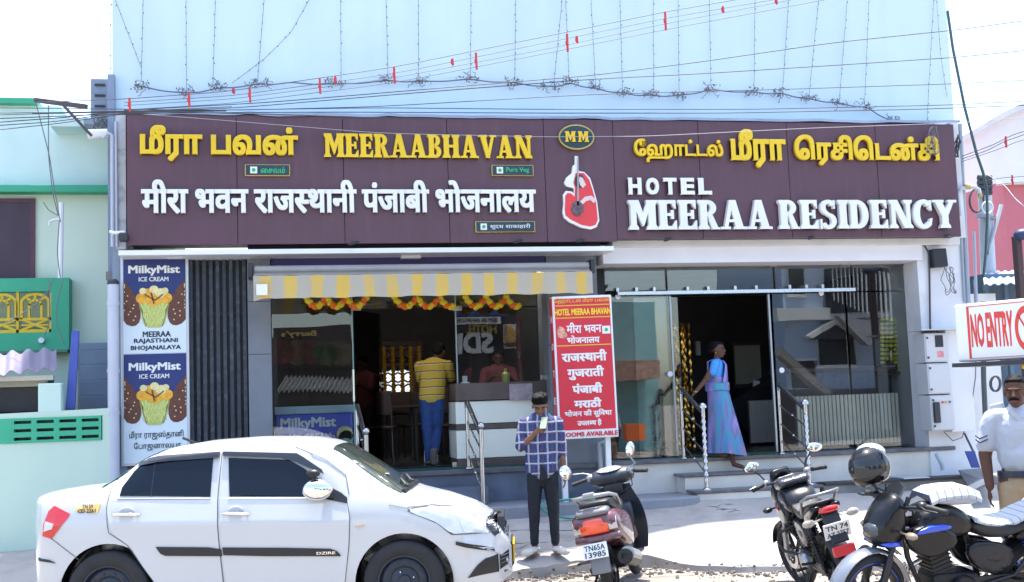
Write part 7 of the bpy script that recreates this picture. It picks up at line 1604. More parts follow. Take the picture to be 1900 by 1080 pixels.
    if red:
        b = MB(); b.box(-1.09, -1.05, -.09, .09, .50, .58); b.build('reflector_flap', mat('flap_red', (.6, .04, .05), .4), t, bevel=.008)
        b = MB(); b.tube([(.30, .06, .62), (.36, .20, .58), (.36, .24, .50), (.30, .22, .42), (.18, .10, .36)], .014, 8); b.tube([(.30, -.06, .62), (.36, -.20, .58), (.36, -.24, .50), (.30, -.22, .42), (.18, -.10, .36)], .014, 8); b.build('crash_guard', BPL, t, smooth=80)
        podb('tank_bag', [(.34, 1.0), (.28, 1.07), (.06, 1.09), (-.02, 1.03), (.05, .98), (.28, .96)], .15, mat('bag_vinyl', (.04, .042, .05), .25, var=.3, bump=.8, bs=25, coat=.3), t, .85)
    return t, fg
# red and black one, tail to the street
m1, fg1 = motorbike('black and red motorcycle parked with its tail and number plate towards the street', (4.60, 9.50, .0), R(78), R(-14), 'red', R(14))
m1.scale = (.96, .96, .96)
# blue and black one, broadside at the right edge
fc = HF*8.30+HR*((1568-950)/2200*8.30); a2 = R(180-11.6+15); hd = Vector((math.cos(a2), math.sin(a2), 0)); mc = fc-hd*.66
m2, fg2 = motorbike('black and blue motorcycle with a helmet on its mirror at the lower right', (mc.x, mc.y, .01), a2, R(-7), 'blue', R(10))
bpy.context.view_layer.update()
M2, MF2 = m2.matrix_basis.copy(), m2.matrix_basis @ fg2.matrix_basis
# towels, magazine bag and helmet resting on the blue bike
def on(Mx, name, m, label, cat, b, smooth=True, **k):
    c = Mx @ (sum(b.v, Vector())/len(b.v)); t_ = MB(); t_.v = [Mx @ v for v in b.v]; t_.f = b.f; t_.m = b.m
    return tag(t_.build(name, m, smooth=smooth, **k), label, cat)
TOW = bpy.data.materials.new('striped_towel'); TOW.use_nodes = True
def towel():
    n = TOW.node_tree.nodes; L = TOW.node_tree.links; bs = n['Principled BSDF']; bs.inputs['Roughness'].default_value = .9
    tc = n.new('ShaderNodeTexCoord'); mp = n.new('ShaderNodeMapping'); mp.inputs['Rotation'].default_value = (0, 0, -a2); L.new(tc.outputs['Object'], mp.inputs[0])
    sp = n.new('ShaderNodeSeparateXYZ'); L.new(mp.outputs[0], sp.inputs[0]); m = n.new('ShaderNodeMath'); m.operation = 'MULTIPLY'; m.inputs[1].default_value = 17; L.new(sp.outputs[0], m.inputs[0])
    f = n.new('ShaderNodeMath'); f.operation = 'FRACT'; L.new(m.outputs[0], f.inputs[0]); c = n.new('ShaderNodeValToRGB'); e = c.color_ramp.elements; e[0].color = (.10, .13, .2, 1); e[1].position = .12; e[1].color = (.46, .50, .55, 1); e[0].position = .06; L.new(f.outputs[0], c.inputs[0]); L.new(c.outputs[0], bs.inputs[0])
towel()
def drape(pts, w, th=.02, hang=.05):
    b = MB(); G = []
    for (x, z) in pts: G.append([(x, s*w, z+th-(hang*max(0, abs(s)-.75)*4)) for s in (-1, -.9, -.75, -.4, 0, .4, .75, .9, 1)]+[(x, s*w*.97, z-.004-(hang*max(0, abs(s)-.75)*4)) for s in (1, .75, 0, -.75, -1)])
    return b.loft(G)
on(M2, 'tank_bag', mat('bag_clear', (.30, .33, .36), .3, var=.3, coat=.3), 'dark tank bag lying on the blue motorcycle\'s tank', 'bag', pod([(.26, .92), (.20, .99), (-.10, 1.00), (-.17, .95), (-.15, .90)], .13, .85), sub=1)
on(M2, 'towel', TOW, 'white striped towel folded over the tank bag of the blue motorcycle', 'towel', drape([(.24, .97), (.17, 1.0), (.05, 1.01), (-.08, 1.01), (-.16, .975)], .13))
on(M2, 'towel', TOW, 'pale blue striped cloth spread over the seat of the blue motorcycle', 'towel', drape([(-.10, .815), (-.18, .79), (-.30, .77), (-.44, .78), (-.55, .825), (-.70, .87), (-.86, .895)], .135, .012, .02))
# helmet
hc = MF2 @ Vector((.45-.42, -.24, 1.14-.9)); hm = thing('helmet', 'glossy black full-face helmet hung on the blue motorcycle\'s handlebar', 'helmet', hc, a2+R(30), local=True); hm.scale = (1.04, 1.04, 1.04); hm.rotation_euler = (R(8), R(14), a2+R(25))
b = MB(); G = []
for i in range(15):
    th = R(8+i*9.2); ring = []
    for j in range(28):
        ph = 2*PI*j/28; r_ = .135; x = r_*math.sin(th)*math.cos(ph)*1.12; y = r_*math.sin(th)*math.sin(ph)*.95; z = r_*math.cos(th)*1.05
        if z < -.04 and x > 0: x *= 1.12
        ring.append((x, y, z))
    G.append(ring)
b.loft(G); sh_ = b.build('shell', mat('helmet_black', (.006, .007, .009), .12, var=0, spec=.35, coat=.3, dirt=.15, dcol=(.1, .1, .1)), hm, smooth=80)
b = MB(); G = []
for i in range(9):
    th = R(52+i*6.5); G.append([(.139*math.sin(th)*math.cos(R(a_))*1.13, .139*math.sin(th)*math.sin(R(a_))*.96, .139*math.cos(th)*1.05) for a_ in range(-72, 73, 12)])
b.loft(G, cap=False, ringclosed=False); b.build('visor', mat('visor_smoke', (.015, .018, .022), .04, 0, var=0, spec=.6), hm, smooth=80)
b = MB(); b.T = Matrix.Translation((-.055, -.01, .04)) @ Matrix.Rotation(R(-28), 4, 'Y'); b.ell((0, 0, .045), (.095, .10, .065), 16, 10); b.build('plastic_cover', mat('clear_plastic', (.62, .66, .70), .15, var=.4, vs=18, bump=1, bs=40), sh_, smooth=80)
b = MB(); b.tube([(.09, .06, -.12), (.03, .08, -.17), (-.04, .05, -.14)], .006, 5); b.build('chin_strap', RUB, hm)

# ---------------------------------------------------------------- scooter
def scooter(loc, rz, lean):
    t = root('scooter', 'dusty maroon scooter with orange tail lamp parked beside the young man', 'scooter', loc, rz, lean)
    MRN = mat('scooter_maroon', (.13, .045, .06), .25, var=.12, coat=.8, dirt=.35, dcol=(.30, .25, .26), ds=3); GRY = mat('scooter_grey', (.16, .16, .17), .4, var=.15, dirt=.3, dcol=(.22, .21, .2)); NVY = mat('scooter_inner', (.020, .026, .038), .45, var=.2, dirt=.3, dcol=(.10, .11, .13), ds=3)
    SILV = mat('silver_plastic', (.34, .35, .36), .35, .4, var=.1)
    Rw = .225
    wheel(t, -.60, Rw, .05, m=ENG, spokes=5, disc=False); wheel(t, .62, Rw, .048, m=ENG, spokes=5, disc=False)
    b = MB()
    for s in (-1, 1): b.tube([(.62, s*.07, Rw), (.55, s*.07, .42), (.46, 0, .60)], .018, 8)
    b.build('front_fork', ENG, t, smooth=60)
    b = arcstrip(.62, Rw, Rw+.045, .075, -5, 170); b.build('front_mudguard', NVY, t, smooth=50)
    # leg shield: curved thin sheet, dark inside, maroon outside
    b = MB(); G = []
    for k in range(12):
        v = k/11; z = .26+.62*v; w_ = .20+.05*math.sin(PI*min(1, v*1.15))-.06*max(0, v-.75)*4*.6; xc = .36+.10*(1-v)**2+.04*v
        G.append([(xc-.06*abs(s)**2.2*1.0+.0, s*w_, z) for s in (-1, -.85, -.6, -.3, 0, .3, .6, .85, 1)]+[(xc+.025-.06*abs(s)**2.2, s*w_*.99, z) for s in (1, .6, 0, -.6, -1)])
    b.loft(G); b.build('leg_shield', NVY, t, smooth=50)
    podb('front_apron', [(.42, .30), (.56, .45), (.54, .70), (.48, .90), (.40, .92), (.39, .35)], .17, MRN, t, .5)
    podb('glove_box', [(.34, .46), (.38, .70), (.36, .74), (.24, .70), (.27, .48)], .15, NVY, t, .85)
    podb('steering_neck', [(.34, .74), (.46, .80), (.44, .98), (.30, .98)], .10, NVY, t, .7)
    b = MB(); b.lathe([(0, 0), (.018, 0), (.018, .008), (0, .008)], (.325, .0, .78), 'x', 12); b.build('ignition_lock', CHR, t)
    b = MB(); b.box(-.14, .36, -.17, .17, .235, .27); b.build('floorboard', NVY, t, bevel=.015)
    # handlebar cowl
    podb('handlebar_cowl', [(.24, .93), (.27, 1.02), (.40, 1.08), (.54, 1.0), (.52, .91), (.38, .87)], .215, NVY, t, .55)
    b = MB(); b.T = Matrix.Translation((.325, 0, 1.045)) @ Matrix.Rotation(R(-24), 4, 'Y'); b.ell((0, 0, 0), (.06, .12, .012), 18, 8); b.build('speedometer', mat('dial_pale', (.38, .42, .45), .1, var=.5, vs=30, coat=1), t, smooth=80)
    b = MB(); b.tube([(.28, -.34, .97), (.34, -.16, 1.0), (.36, 0, 1.0), (.34, .16, 1.0), (.28, .34, .97)], .014, 8); b.build('handlebar', BPL, t, smooth=80)
    for s in (-1, 1):
        b = MB(); b.tube([(.31, s*.24, .985), (.27, s*.37, .965)], .02, 10); b.build('grip', RUB, t, smooth=60)
        b = MB(); b.ell((.325, s*.20, .995), (.035, .045, .032), 10, 8); b.tube([(.36, s*.22, .985), (.38, s*.30, .975), (.35, s*.38, .965)], .007, 6); b.build('lever', ALU, t, smooth=70)
        b = MB(); b.tube([(.34, s*.18, 1.02), (.35, s*.26, 1.05), (.34, s*.22 if s < 0 else s*.36, 1.13 if s < 0 else 1.06)], .008, 6); ms = b.build('mirror_stem', SILV, t, smooth=80)
        hz, hy = (1.19, -.24) if s < 0 else (1.09, .43); rot = Matrix.Rotation(.35 if s < 0 else -.25, 3, 'X')
        b = MB(); b.ell((.34, hy, hz), (.018, .046 if s < 0 else .062, .072), 18, 10, rot); mh = b.build('mirror_housing', SILV, ms, smooth=80); b = MB(); b.ell((.326, hy, hz), (.014, .040 if s < 0 else .056, .065), 18, 10, rot); b.build('mirror_glass', CHR, mh, smooth=80)
    # rear body
    podb('rear_body', [(-.02, .30), (-.02, .66), (-.30, .71), (-.62, .75), (-.82, .75), (-.88, .64), (-.78, .52), (-.50, .42), (-.30, .34)], .225, MRN, t, .62, mid=.55)
    podb('side_trim', [(-.20, .36), (-.18, .44), (-.50, .52), (-.76, .60), (-.70, .53), (-.48, .44)], .215, GRY, t, .8)
    podb('rear_cowl', [(-.60, .70), (-.62, .77), (-.80, .785), (-.87, .73), (-.84, .69)], .15, GRY, t, .7)
    podb('seat', [(.02, .70), (.00, .77), (-.18, .80), (-.36, .79), (-.50, .83), (-.68, .83), (-.72, .78), (-.50, .70), (-.2, .66)], .155, SEATM, t, .75)
    podb('seat_front', [(.04, .60), (.02, .70), (-.06, .70), (-.06, .36), (.0, .34)], .10, NVY, t, .8)
    b = MB(); b.tube([(-.34, .17, .74), (-.48, .18, .83), (-.70, .16, .865), (-.79, .08, .87), (-.79, -.08, .87), (-.70, -.16, .865), (-.48, -.18, .83), (-.34, -.17, .74)], [.012, .015, .017, .018, .018, .017, .015, .012], 10); b.build('grab_rail', SILV, t, smooth=80)
    b = MB(); b.box(-.82, -.74, -.05, .05, .875, .905); b.build('grab_rail_badge', SILV, t, bevel=.01)
    # lamps
    TO = mat('tail_orange', (.85, .075, .015), .12, var=.12, vs=12, coat=1); CL = mat('lamp_milky', (.62, .58, .55), .15, var=.1, coat=1)
    def curved(y0, y1, z0, z1, m, nm, off=.0):
        b = MB(); G = []
        for i in range(11):
            y = y0+(y1-y0)*i/10; x = -.845-off+1.9*y*y; h = 1-.25*abs(y)/.2
            G.append([(x+.03, y, z0+(.02*(1-h))), (x, y, z0+.01), (x-.012, y, (z0+z1)/2), (x+.004, y, z1*1-.01), (x+.035, y, z1)])
        b.loft(G, cap=False, ringclosed=False); return b.build(nm, m, t, smooth=70)
    curved(-.125, .125, .55, .69, TO, 'tail_lamp', .008); curved(.127, .195, .56, .68, CL, 'indicator'); curved(-.195, -.127, .56, .68, CL, 'indicator')
    curved(-.20, .20, .47, .548, MRN, 'rear_bumper')
    b = MB(); b.T = Matrix.Translation((-.86, 0, .36)) @ Matrix.Rotation(R(12), 4, 'Y'); b.box(-.01, .01, -.085, .085, -.14, .17); b.build('tail_fender', GRY, t, bevel=.02)
    n_p = MB(); n_p.T = Matrix.Translation((-.885, .02, .42)) @ Matrix.Rotation(R(12), 4, 'Y'); n_p.box(-.003, .003, -.11, .11, -.065, .065); npq = n_p.build('number_plate', WHT, t, bevel=.008); f = lambda y, z: n_p.T @ Vector((-.004, y, z))
    paint_text('TN65A', NAVY, npq, f(.09, .005), f(-.09, .005), f(.09, .05), .001, .02); paint_text('13985', NAVY, npq, f(.09, -.052), f(-.09, -.052), f(.09, -.008), .001, .02)
    b = MB(); b.tube([(-.25, -.20, .22), (-.42, -.21, .25), (-.86, -.22, .33)], [.04, .062, .066], 18); mf = b.build('muffler', ENG, t, smooth=50)
    b = MB(); b.tube([(-.45, -.235, .28), (-.83, -.24, .35)], [.055, .06], 14); b.build('muffler_guard', SILV, mf, smooth=60)
    b = MB(); b.lathe([(.028, 0), (.06, .0), (.06, -.015), (.028, -.015)], (-.868, -.22, .332), 'x', 18, closed=True); b.build('muffler_tip', ENG, mf)
    b = MB(); b.box(-.45, -.0, -.14, .12, .20, .38); b.build('engine_block', ENG, t, bevel=.03); b = MB(); b.tube([(-.60, .12, Rw), (-.2, .14, .26)], .05, 10); b.build('gear_case', ENG, t, smooth=60)
    b = MB(); b.tube([(-.45, .16, .30), (-.52, .30, .30)], .014, 8); b.box(-.62, -.46, .26, .36, .29, .31); b.build('foot_rest', mat('rest_tan', (.25, .22, .2), .6), t)
    b = MB(); b.tube([(-.3, .14, .22), (-.30, .26, .012)], .012, 8); b.build('side_stand', BPL, t)
    b = MB(); b.tube([(.32, -.20, .96), (.28, -.20, .86), (.33, -.05, .80)], .006, 5); b.build('brake_cable', RUB, t, smooth=80)
    return t
scooter((3.165, 10.68, .02), R(63), R(-10))
# ================================================================ PEOPLE
def cone(b, p0, p1, r0, r1, fl=1, side=(1, 0, 0), n=16):
    p0, p1 = Vector(p0), Vector(p1); d = (p1-p0).normalized(); x = Vector(side); x = (x-d*x.dot(d)); x = x.normalized() if x.length > .05 else d.orthogonal().normalized(); y = d.cross(x)
    rings = []
    def ring(c, r): rings.append([c+x*r*math.cos(2*PI*j/n)+y*r*fl*math.sin(2*PI*j/n) for j in range(n)])
    for k in (.98, .8, .5, .2): ring(p0-d*r0*k*min(1, fl+.2), r0*math.sqrt(max(.02, 1-k*k)))
    ring(p0, r0); ring(p1, r1)
    for k in (.2, .5, .8, .98): ring(p1+d*r1*k*min(1, fl+.2), r1*math.sqrt(max(.02, 1-k*k)))
    return b.loft(rings)
def fuse(b, name, m, parent, vox=.009, it=6, disp=0, dsc=.1):
    o = b.build(name, m, parent, recalc=True); r = o.modifiers.new('r', 'REMESH'); r.mode = 'VOXEL'; r.voxel_size = vox; r.use_smooth_shade = True
    s = o.modifiers.new('s', 'SMOOTH'); s.iterations = it; s.factor = .5
    if disp:
        tx = bpy.data.textures.new(name, 'CLOUDS'); tx.noise_scale = dsc; d = o.modifiers.new('d', 'DISPLACE'); d.texture = tx; d.strength = disp; d.mid_level = .5
    dg = bpy.context.evaluated_depsgraph_get(); me = bpy.data.meshes.new_from_object(o.evaluated_get(dg)); o.modifiers.clear(); o.data = me
    for p in me.polygons: p.use_smooth = True
    return o
def hand(b, w, d, palm_n, s=1, curl=.5):
    'w wrist, d direction of the fingers, palm_n palm normal; s=+1/-1 thumb side'
    w, d, n = Vector(w), Vector(d).normalized(), Vector(palm_n).normalized(); x = d.cross(n).normalized()*s
    cone(b, w, w+d*.075, .022, .034, .5, x, 12)
    for k, (o, L_) in enumerate(((.027, .070), (.009, .078), (-.009, .072), (-.026, .056))):
        p = w+d*.085+x*o; q = p+d*L_*.5+n*L_*.12*curl; r = q+d*L_*.5*(1-.6*curl)+n*L_*.5*curl; cone(b, p, q, .0095, .009, 1, x, 8); cone(b, q, r, .009, .0075, 1, x, 8)
    p = w+d*.025+x*.03; q = p+d*.03+x*.025+n*.01; cone(b, p, q, .012, .010, 1, d, 8); cone(b, q, q+d*.028+n*.012*curl, .010, .008, 1, d, 8)
def headm(b, c, yaw=0, pitch=0, roll=0, s=1.0, nose=1.0):
    T = Matrix.Translation(c) @ Matrix.Rotation(yaw, 4, 'Z') @ Matrix.Rotation(pitch, 4, 'X') @ Matrix.Scale(s, 4); old = b.T; b.T = T   # faces -Y
    b.ell((0, .012, .035), (.074, .092, .085), 18, 12); b.ell((0, -.02, -.035), (.058, .066, .072), 16, 12); b.ell((0, -.045, -.085), (.032, .03, .028), 12, 8)
    b.ell((0, -.088, -.012), (.012*nose, .018, .022), 10, 8); b.ell((0, -.102, -.026), (.015*nose, .013, .011), 10, 8); b.ell((0, -.078, .022), (.05, .014, .012), 12, 6)
    b.ell((0, -.083, -.056), (.024, .011, .007), 10, 6); b.ell((0, -.080, -.066), (.020, .011, .007), 10, 6)
    for q in (-1, 1): b.ell((q*.075, .012, -.01), (.011, .020, .031), 8, 8); b.ell((q*.038, -.062, -.028), (.02, .02, .02), 8, 6)
    b.T = old; return T
def facebits(T, t, brow=(.012, .010, .012), moust=False, lips=(.20, .07, .06)):
    b = MB(); b.T = T
    for q in (-1, 1): b.ell((q*.030, -.0835, .001), (.011, .005, .0042), 10, 6)
    b.build('eyes', mat('eye_white', (.16, .14, .13), .4, var=0), t, smooth=80)
    b = MB(); b.T = T
    for q in (-1, 1): b.ell((q*.030, -.0875, .001), (.006, .004, .0055), 8, 6)
    b.build('pupils', mat('pupil', (.01, .008, .008), .2, var=0), t, smooth=80)
    b = MB(); b.T = T
    for q in (-1, 1): b.tube([(q*.014, -.093, .018), (q*.032, -.090, .024), (q*.050, -.080, .018)], [.004, .005, .003], 6)
    b.build('eyebrows', HAIRM, t, smooth=80)
    b = MB(); b.T = T; b.ell((0, -.092, -.060), (.021, .006, .007), 10, 6); b.build('lips', mat('lips%d' % int(lips[0]*100), lips, .5, var=0), t, smooth=80)
    if moust: b = MB(); b.T = T; b.tube([(-.038, -.080, -.056), (-.018, -.097, -.044), (0, -.101, -.041), (.018, -.097, -.044), (.038, -.080, -.056)], [.004, .009, .008, .009, .004], 8); b.build('moustache', HAIRM, t, smooth=80)
HAIRM = mat('black_hair', (.004, .004, .005), .6, var=.3, vs=50, bump=.5, bs=60, spec=.12); SKA = mat('brown_skin', (.22, .115, .072), .6, var=.12, vs=8, spec=.25); SKB = mat('dark_brown_skin', (.115, .058, .040), .6, var=.12, vs=8, spec=.22)
def bands(name, base, specs, rough=.85, var=.1):
    'cloth with printed bands: specs = (axis, frequency, width, colour, phase)'
    m = mat(name, base, rough, var=0, bump=.25, bs=60); n = m.node_tree.nodes; L = m.node_tree.links; bs = n['Principled BSDF']; tc = n.new('ShaderNodeTexCoord')
    nz = n.new('ShaderNodeTexNoise'); nz.inputs['Scale'].default_value = 6; L.new(tc.outputs['Object'], nz.inputs[0]); mx0 = n.new('ShaderNodeVectorMath'); mx0.operation = 'MULTIPLY_ADD'; mx0.inputs[1].default_value = (.025, .025, .035); L.new(nz.outputs[1], mx0.inputs[0]); L.new(tc.outputs['Object'], mx0.inputs[2])
    sp = n.new('ShaderNodeSeparateXYZ'); L.new(mx0.outputs[0], sp.inputs[0]); src = None
    for ax, fr, wd, col, ph in specs:
        a = n.new('ShaderNodeMath'); a.operation = 'MULTIPLY_ADD'; a.inputs[1].default_value = fr; a.inputs[2].default_value = ph; L.new(sp.outputs[ax], a.inputs[0])
        f = n.new('ShaderNodeMath'); f.operation = 'FRACT'; L.new(a.outputs[0], f.inputs[0]); g = n.new('ShaderNodeMath'); g.operation = 'LESS_THAN'; g.inputs[1].default_value = wd; L.new(f.outputs[0], g.inputs[0])
        k = n.new('ShaderNodeMath'); k.operation = 'MULTIPLY'; k.inputs[1].default_value = col[3]; L.new(g.outputs[0], k.inputs[0])
        mx = n.new('ShaderNodeMix'); mx.data_type = 'RGBA'; mx.inputs[7].default_value = (*col[:3], 1); L.new(k.outputs[0], mx.inputs[0])
        if src is None: mx.inputs[6].default_value = (*base, 1)
        else: L.new(src, mx.inputs[6])
        src = mx.outputs[2]
    L.new(src, bs.inputs['Base Color']); return m
def shoe(b, p, d, L_=.27, w=.05, h=.06):
    p, d = Vector(p), Vector(d).normalized(); cone(b, p-d*.04+Vector((0, 0, h*.55)), p+d*(L_-.10)+Vector((0, 0, h*.45)), w*.85, w, .62, d.cross(Vector((0, 0, 1))), 14)
def person(label, loc, rz=0):
    return thing('person', label, 'person', loc, rz, local=True)

# --- young man in a checked shirt, looking at his phone (faces -Y locally)
g = PZ(1012, 1026, .10); gy = 11.92; gp = P(1012, 1026, gy)
t = person('young man in a blue checked shirt looking down at the phone in his hand', (gp.x, gy, gz(gp.x, gy)+.004), -CYAW)
b = MB()
cone(b, (0, .01, .92), (0, .0, 1.30), .125, .135, .62); cone(b, (-.13, 0, 1.345), (.13, 0, 1.345), .055, .055, .9, (0, 1, 0)); cone(b, (0, .005, 1.36), (0, -.02, 1.45), .05, .047)
for q in (-1, 1):
    cone(b, (q*.08, 0, .88), (q*.095, 0, .46), .078, .050); cone(b, (q*.095, 0, .46), (q*.105, .02, .09), .048, .032); cone(b, (q*.105, .03, .045), (q*.125, -.12, .03), .035, .035, .7)
# right arm raised, left arm down
cone(b, (-.165, 0, 1.335), (-.215, .0, 1.08), .046, .038); cone(b, (-.215, .0, 1.08), (-.055, -.19, 1.245), .036, .025); hand(b, (-.05, -.195, 1.25), (.55, -.25, .45), (.1, .9, .3), -1, .9)
cone(b, (.165, 0, 1.335), (.205, .01, 1.06), .046, .038); cone(b, (.205, .01, 1.06), (.225, -.03, .83), .036, .024); hand(b, (.225, -.03, .82), (.02, -.05, -1), (-1, 0, 0), 1, .5)
T = headm(b, (0, -.035, 1.505), 0, R(24)); fuse(b, 'body', SKA, t, .0075, 5); facebits(T, t)
PLAID = bands('blue_check_cloth', (.022, .055, .16), [(0, 10.5, .17, (.55, .58, .66, .75), .33), (2, 9.5, .15, (.55, .58, .66, .75), .1), (0, 21, .10, (.30, .05, .07, .6), .55), (2, 19, .10, (.30, .05, .07, .5), .45)])
b = MB(); cone(b, (0, .008, .87), (0, .0, 1.30), .172, .165, .74); cone(b, (-.13, 0, 1.338), (.13, 0, 1.338), .07, .07, .9, (0, 1, 0)); cone(b, (0, .01, 1.36), (0, .0, 1.405), .068, .060)
cone(b, (-.168, 0, 1.33), (-.212, .0, 1.11), .066, .060); cone(b, (-.205, -.01, 1.10), (-.17, -.05, 1.14), .052, .050); cone(b, (.168, 0, 1.33), (.208, .01, 1.02), .066, .058)
JEANB0 = mat('black_jeans', (.010, .013, .021), .8, var=.35, vs=7, bump=.3, bs=60)
sh = fuse(b, 'shirt', PLAID, t, .011, 4, .018, .09)
b = MB(); cone(b, (0, -.095, 1.405), (0, -.085, 1.33), .022, .010, .5); b.build('neck_opening', SKA, t, smooth=80)
b = MB()
for q in (-1, 1): b.prism([(0, 1.40), (q*.065, 1.425), (q*.075, 1.385), (q*.03, 1.345)], -.112, -.103)
b.build('collar', PLAID, sh); b = MB(); b.prism([(-.012, .86), (.012, .86), (.012, 1.36), (-.012, 1.36)], -.126, -.121); b.build('placket', PLAID, sh); b = MB(); b.prism([(-.01, .93), (.055, .80), (.04, .775), (-.035, .775)], -.145, -.11); b.build('shirt_opening', JEANB0, sh)
JEANB = mat('black_jeans', (.010, .013, .021), .8, var=.35, vs=7, bump=.3, bs=60)
b = MB(); cone(b, (0, .012, .80), (0, .012, .90), .145, .14, .68)
for q in (-1, 1): cone(b, (q*.075, 0, .84), (q*.097, -.005, .47), .088, .064); cone(b, (q*.097, -.005, .48), (q*.107, .015, .13), .062, .044)
fuse(b, 'jeans', JEANB, t, .011, 4, .012, .06)
b = MB()
for q in (-1, 1): shoe(b, (q*.115, -.01, .01), (q*.45, -1, 0), .29, .06, .09)
fuse(b, 'clogs', mat('clog_grey', (.62, .60, .55), .6, var=.1), t, .009, 4)
b = MB(); b.T = T; b.ell((0, .020, .060), (.086, .100, .078), 16, 10); b.ell((0, -.055, .085), (.066, .045, .036), 12, 8); b.ell((0, .06, .01), (.074, .055, .08), 12, 8)
for k in range(14): a_ = k*2.4; b.ell((.06*math.cos(a_), -.03+.06*math.sin(a_), .11+.01*(k % 3)), (.026, .026, .02), 8, 6)
fuse(b, 'hair', HAIRM, t, .009, 4, .010, .03)
ph = T.inverted(); pb_ = MB(); pb_.T = Matrix.Translation((.025, -.245, 1.335)) @ Matrix.Rotation(R(-18), 4, 'Z') @ Matrix.Rotation(R(-35), 4, 'X'); pb_.box(-.032, .036, -.005, .005, -.07, .07)
o = pb_; M_ = t.matrix_basis; 
q_ = MB(); q_.v = [Matrix.Translation(t.location) @ Matrix.Rotation(-CYAW, 4, 'Z') @ v for v in o.v]; q_.f = o.f; q_.m = o.m
tag(q_.build('phone', mat('phone_pale', (.30, .36, .25), .3), bevel=.008), 'pale green backed phone held by the young man in the checked shirt', 'phone')

# --- woman in a sari stepping down, facing the right of the picture
wp = P(1338, 845, 13.85)
t = person('woman in a violet and blue sari stepping down from the lobby holding the rail', (wp.x, 13.86, FZ+.004), -CYAW-R(12)); t.scale = (.94, .94, .925)
b = MB()
cone(b, (0, 0, .84), (.01, 0, 1.18), .12, .105, .75, (0, 1, 0)); cone(b, (.0, -.11, 1.24), (.0, .11, 1.24), .05, .05, .9, (1, 0, 0)); cone(b, (0, 0, 1.25), (.02, 0, 1.35), .042, .040)
cone(b, (-.01, -.06, .82), (.0, -.05, .10), .075, .04); cone(b, (.02, .07, .82), (.13, .06, .02), .075, .04); cone(b, (-.03, -.05, .05), (.06, -.05, .03), .032, .03, .7); cone(b, (.16, .02, -.10), (.27, .0, -.135), .034, .030, .7); cone(b, (.13, .03, .05), (.16, .02, -.09), .036, .032)
cone(b, (-.01, -.145, 1.235), (-.13, -.20, 1.03), .042, .036); cone(b, (-.13, -.20, 1.03), (-.28, -.25, .86), .034, .024); hand(b, (-.285, -.255, .855), (-.55, -.1, -.55), (0, 0, -1), 1, .9)
cone(b, (.0, .145, 1.235), (.06, .20, 1.0), .042, .034); cone(b, (.06, .20, 1.0), (.14, .17, .78), .034, .024); hand(b, (.14, .17, .77), (.1, 0, -1), (0, -1, 0), 1, .6)
T = headm(b, (.035, 0, 1.42), R(78), 0, 0, .95); fuse(b, 'body', SKB, t, .0075, 5); facebits(T, t)
b = MB(); cone(b, (0, 0, 1.08), (.01, 0, 1.2), .118, .115, .78, (0, 1, 0)); cone(b, (0, -.11, 1.232), (0, .11, 1.232), .058, .058, .9, (1, 0, 0)); cone(b, (-.005, -.145, 1.235), (-.045, -.172, 1.12), .058, .052); cone(b, (.0, .145, 1.235), (.04, .18, 1.1), .055, .050)
fuse(b, 'blouse', mat('blouse_blue', (.05, .30, .75), .6, var=.08, bump=.2, bs=50), t, .010, 4)
SARI = mat('sari_cloth', (.3, .2, .6), .65, var=0, bump=.3, bs=40); n = SARI.node_tree.nodes; L = SARI.node_tree.links; tc = n.new('ShaderNodeTexCoord'); mp = n.new('ShaderNodeMapping'); mp.inputs['Scale'].default_value = (4, 4, .9); mp.inputs['Rotation'].default_value = (0, .3, 0); nz_s = n.new('ShaderNodeTexNoise'); nz_s.inputs['Scale'].default_value = 1.5; nz_s.inputs['Detail'].default_value = 3; cr = n.new('ShaderNodeValToRGB')
L.new(tc.outputs['Object'], mp.inputs[0]); L.new(mp.outputs[0], nz_s.inputs[0]); L.new(nz_s.outputs[0], cr.inputs[0]); L.new(cr.outputs[0], n['Principled BSDF'].inputs['Base Color'])
e = cr.color_ramp.elements; e[0].position = .30; e[0].color = (.27, .23, .60, 1); e[1].position = .72; e[1].color = (.30, .26, .62, 1)
for p_, c_ in ((.40, (.28, .24, .58, 1)), (.45, (.20, .20, .30, 1)), (.50, (.06, .22, .56, 1)), (.55, (.05, .30, .34, 1)), (.59, (.12, .20, .52, 1)), (.64, (.16, .15, .28, 1))): q = e.new(p_); q.color = c_
b = MB(); G = []; NS = 30
for i in range(NS+1):
    v = i/NS; z = .92-.86*v; ring = []
    rx_ = .135+.115*v**1.1; ry_ = .150-.005*v; cx_ = .0+.085*v
    for j in range(40):
        a_ = 2*PI*j/40; fold = 1+.055*v*math.sin(a_*9+v*2)+.03*math.sin(a_*5+v*5)*v
        ring.append((cx_+rx_*fold*math.cos(a_), ry_*fold*math.sin(a_), z-(.05*v*max(0, math.cos(a_)))))
    G.append(ring)
b.loft(G); sk_ = b.build('sari_skirt', SARI, t, smooth=80)
b = MB(); cone(b, (0, 0, .90), (.0, 0, 1.0), .150, .130, .85, (0, 1, 0))
for k in range(4): z = .885+.028*k; n_ = 20; b.tube([(.150*math.cos(2*PI*i/n_)*.98, .16*math.sin(2*PI*i/n_), z+.01*math.sin(i*.9+k)) for i in range(n_)], .016, 6, closed=True)
fuse(b, 'sari_waist', SARI, t, .010, 3)
b = MB(); G = []
for i in range(16):
    v = i/15; z = .98+.30*v; y0 = -.145+.10*v; y1 = .12+.03*v
    row = []
    for j in range(7): s = j/6; y = y0+(y1-y0)*s; xx = .118*math.sqrt(max(.05, 1-(y/.17)**2))+.018+.006*math.sin(s*16); row.append((xx*(1-.5*max(0, v-.8)*5*.6), y, z))
    G.append(row)
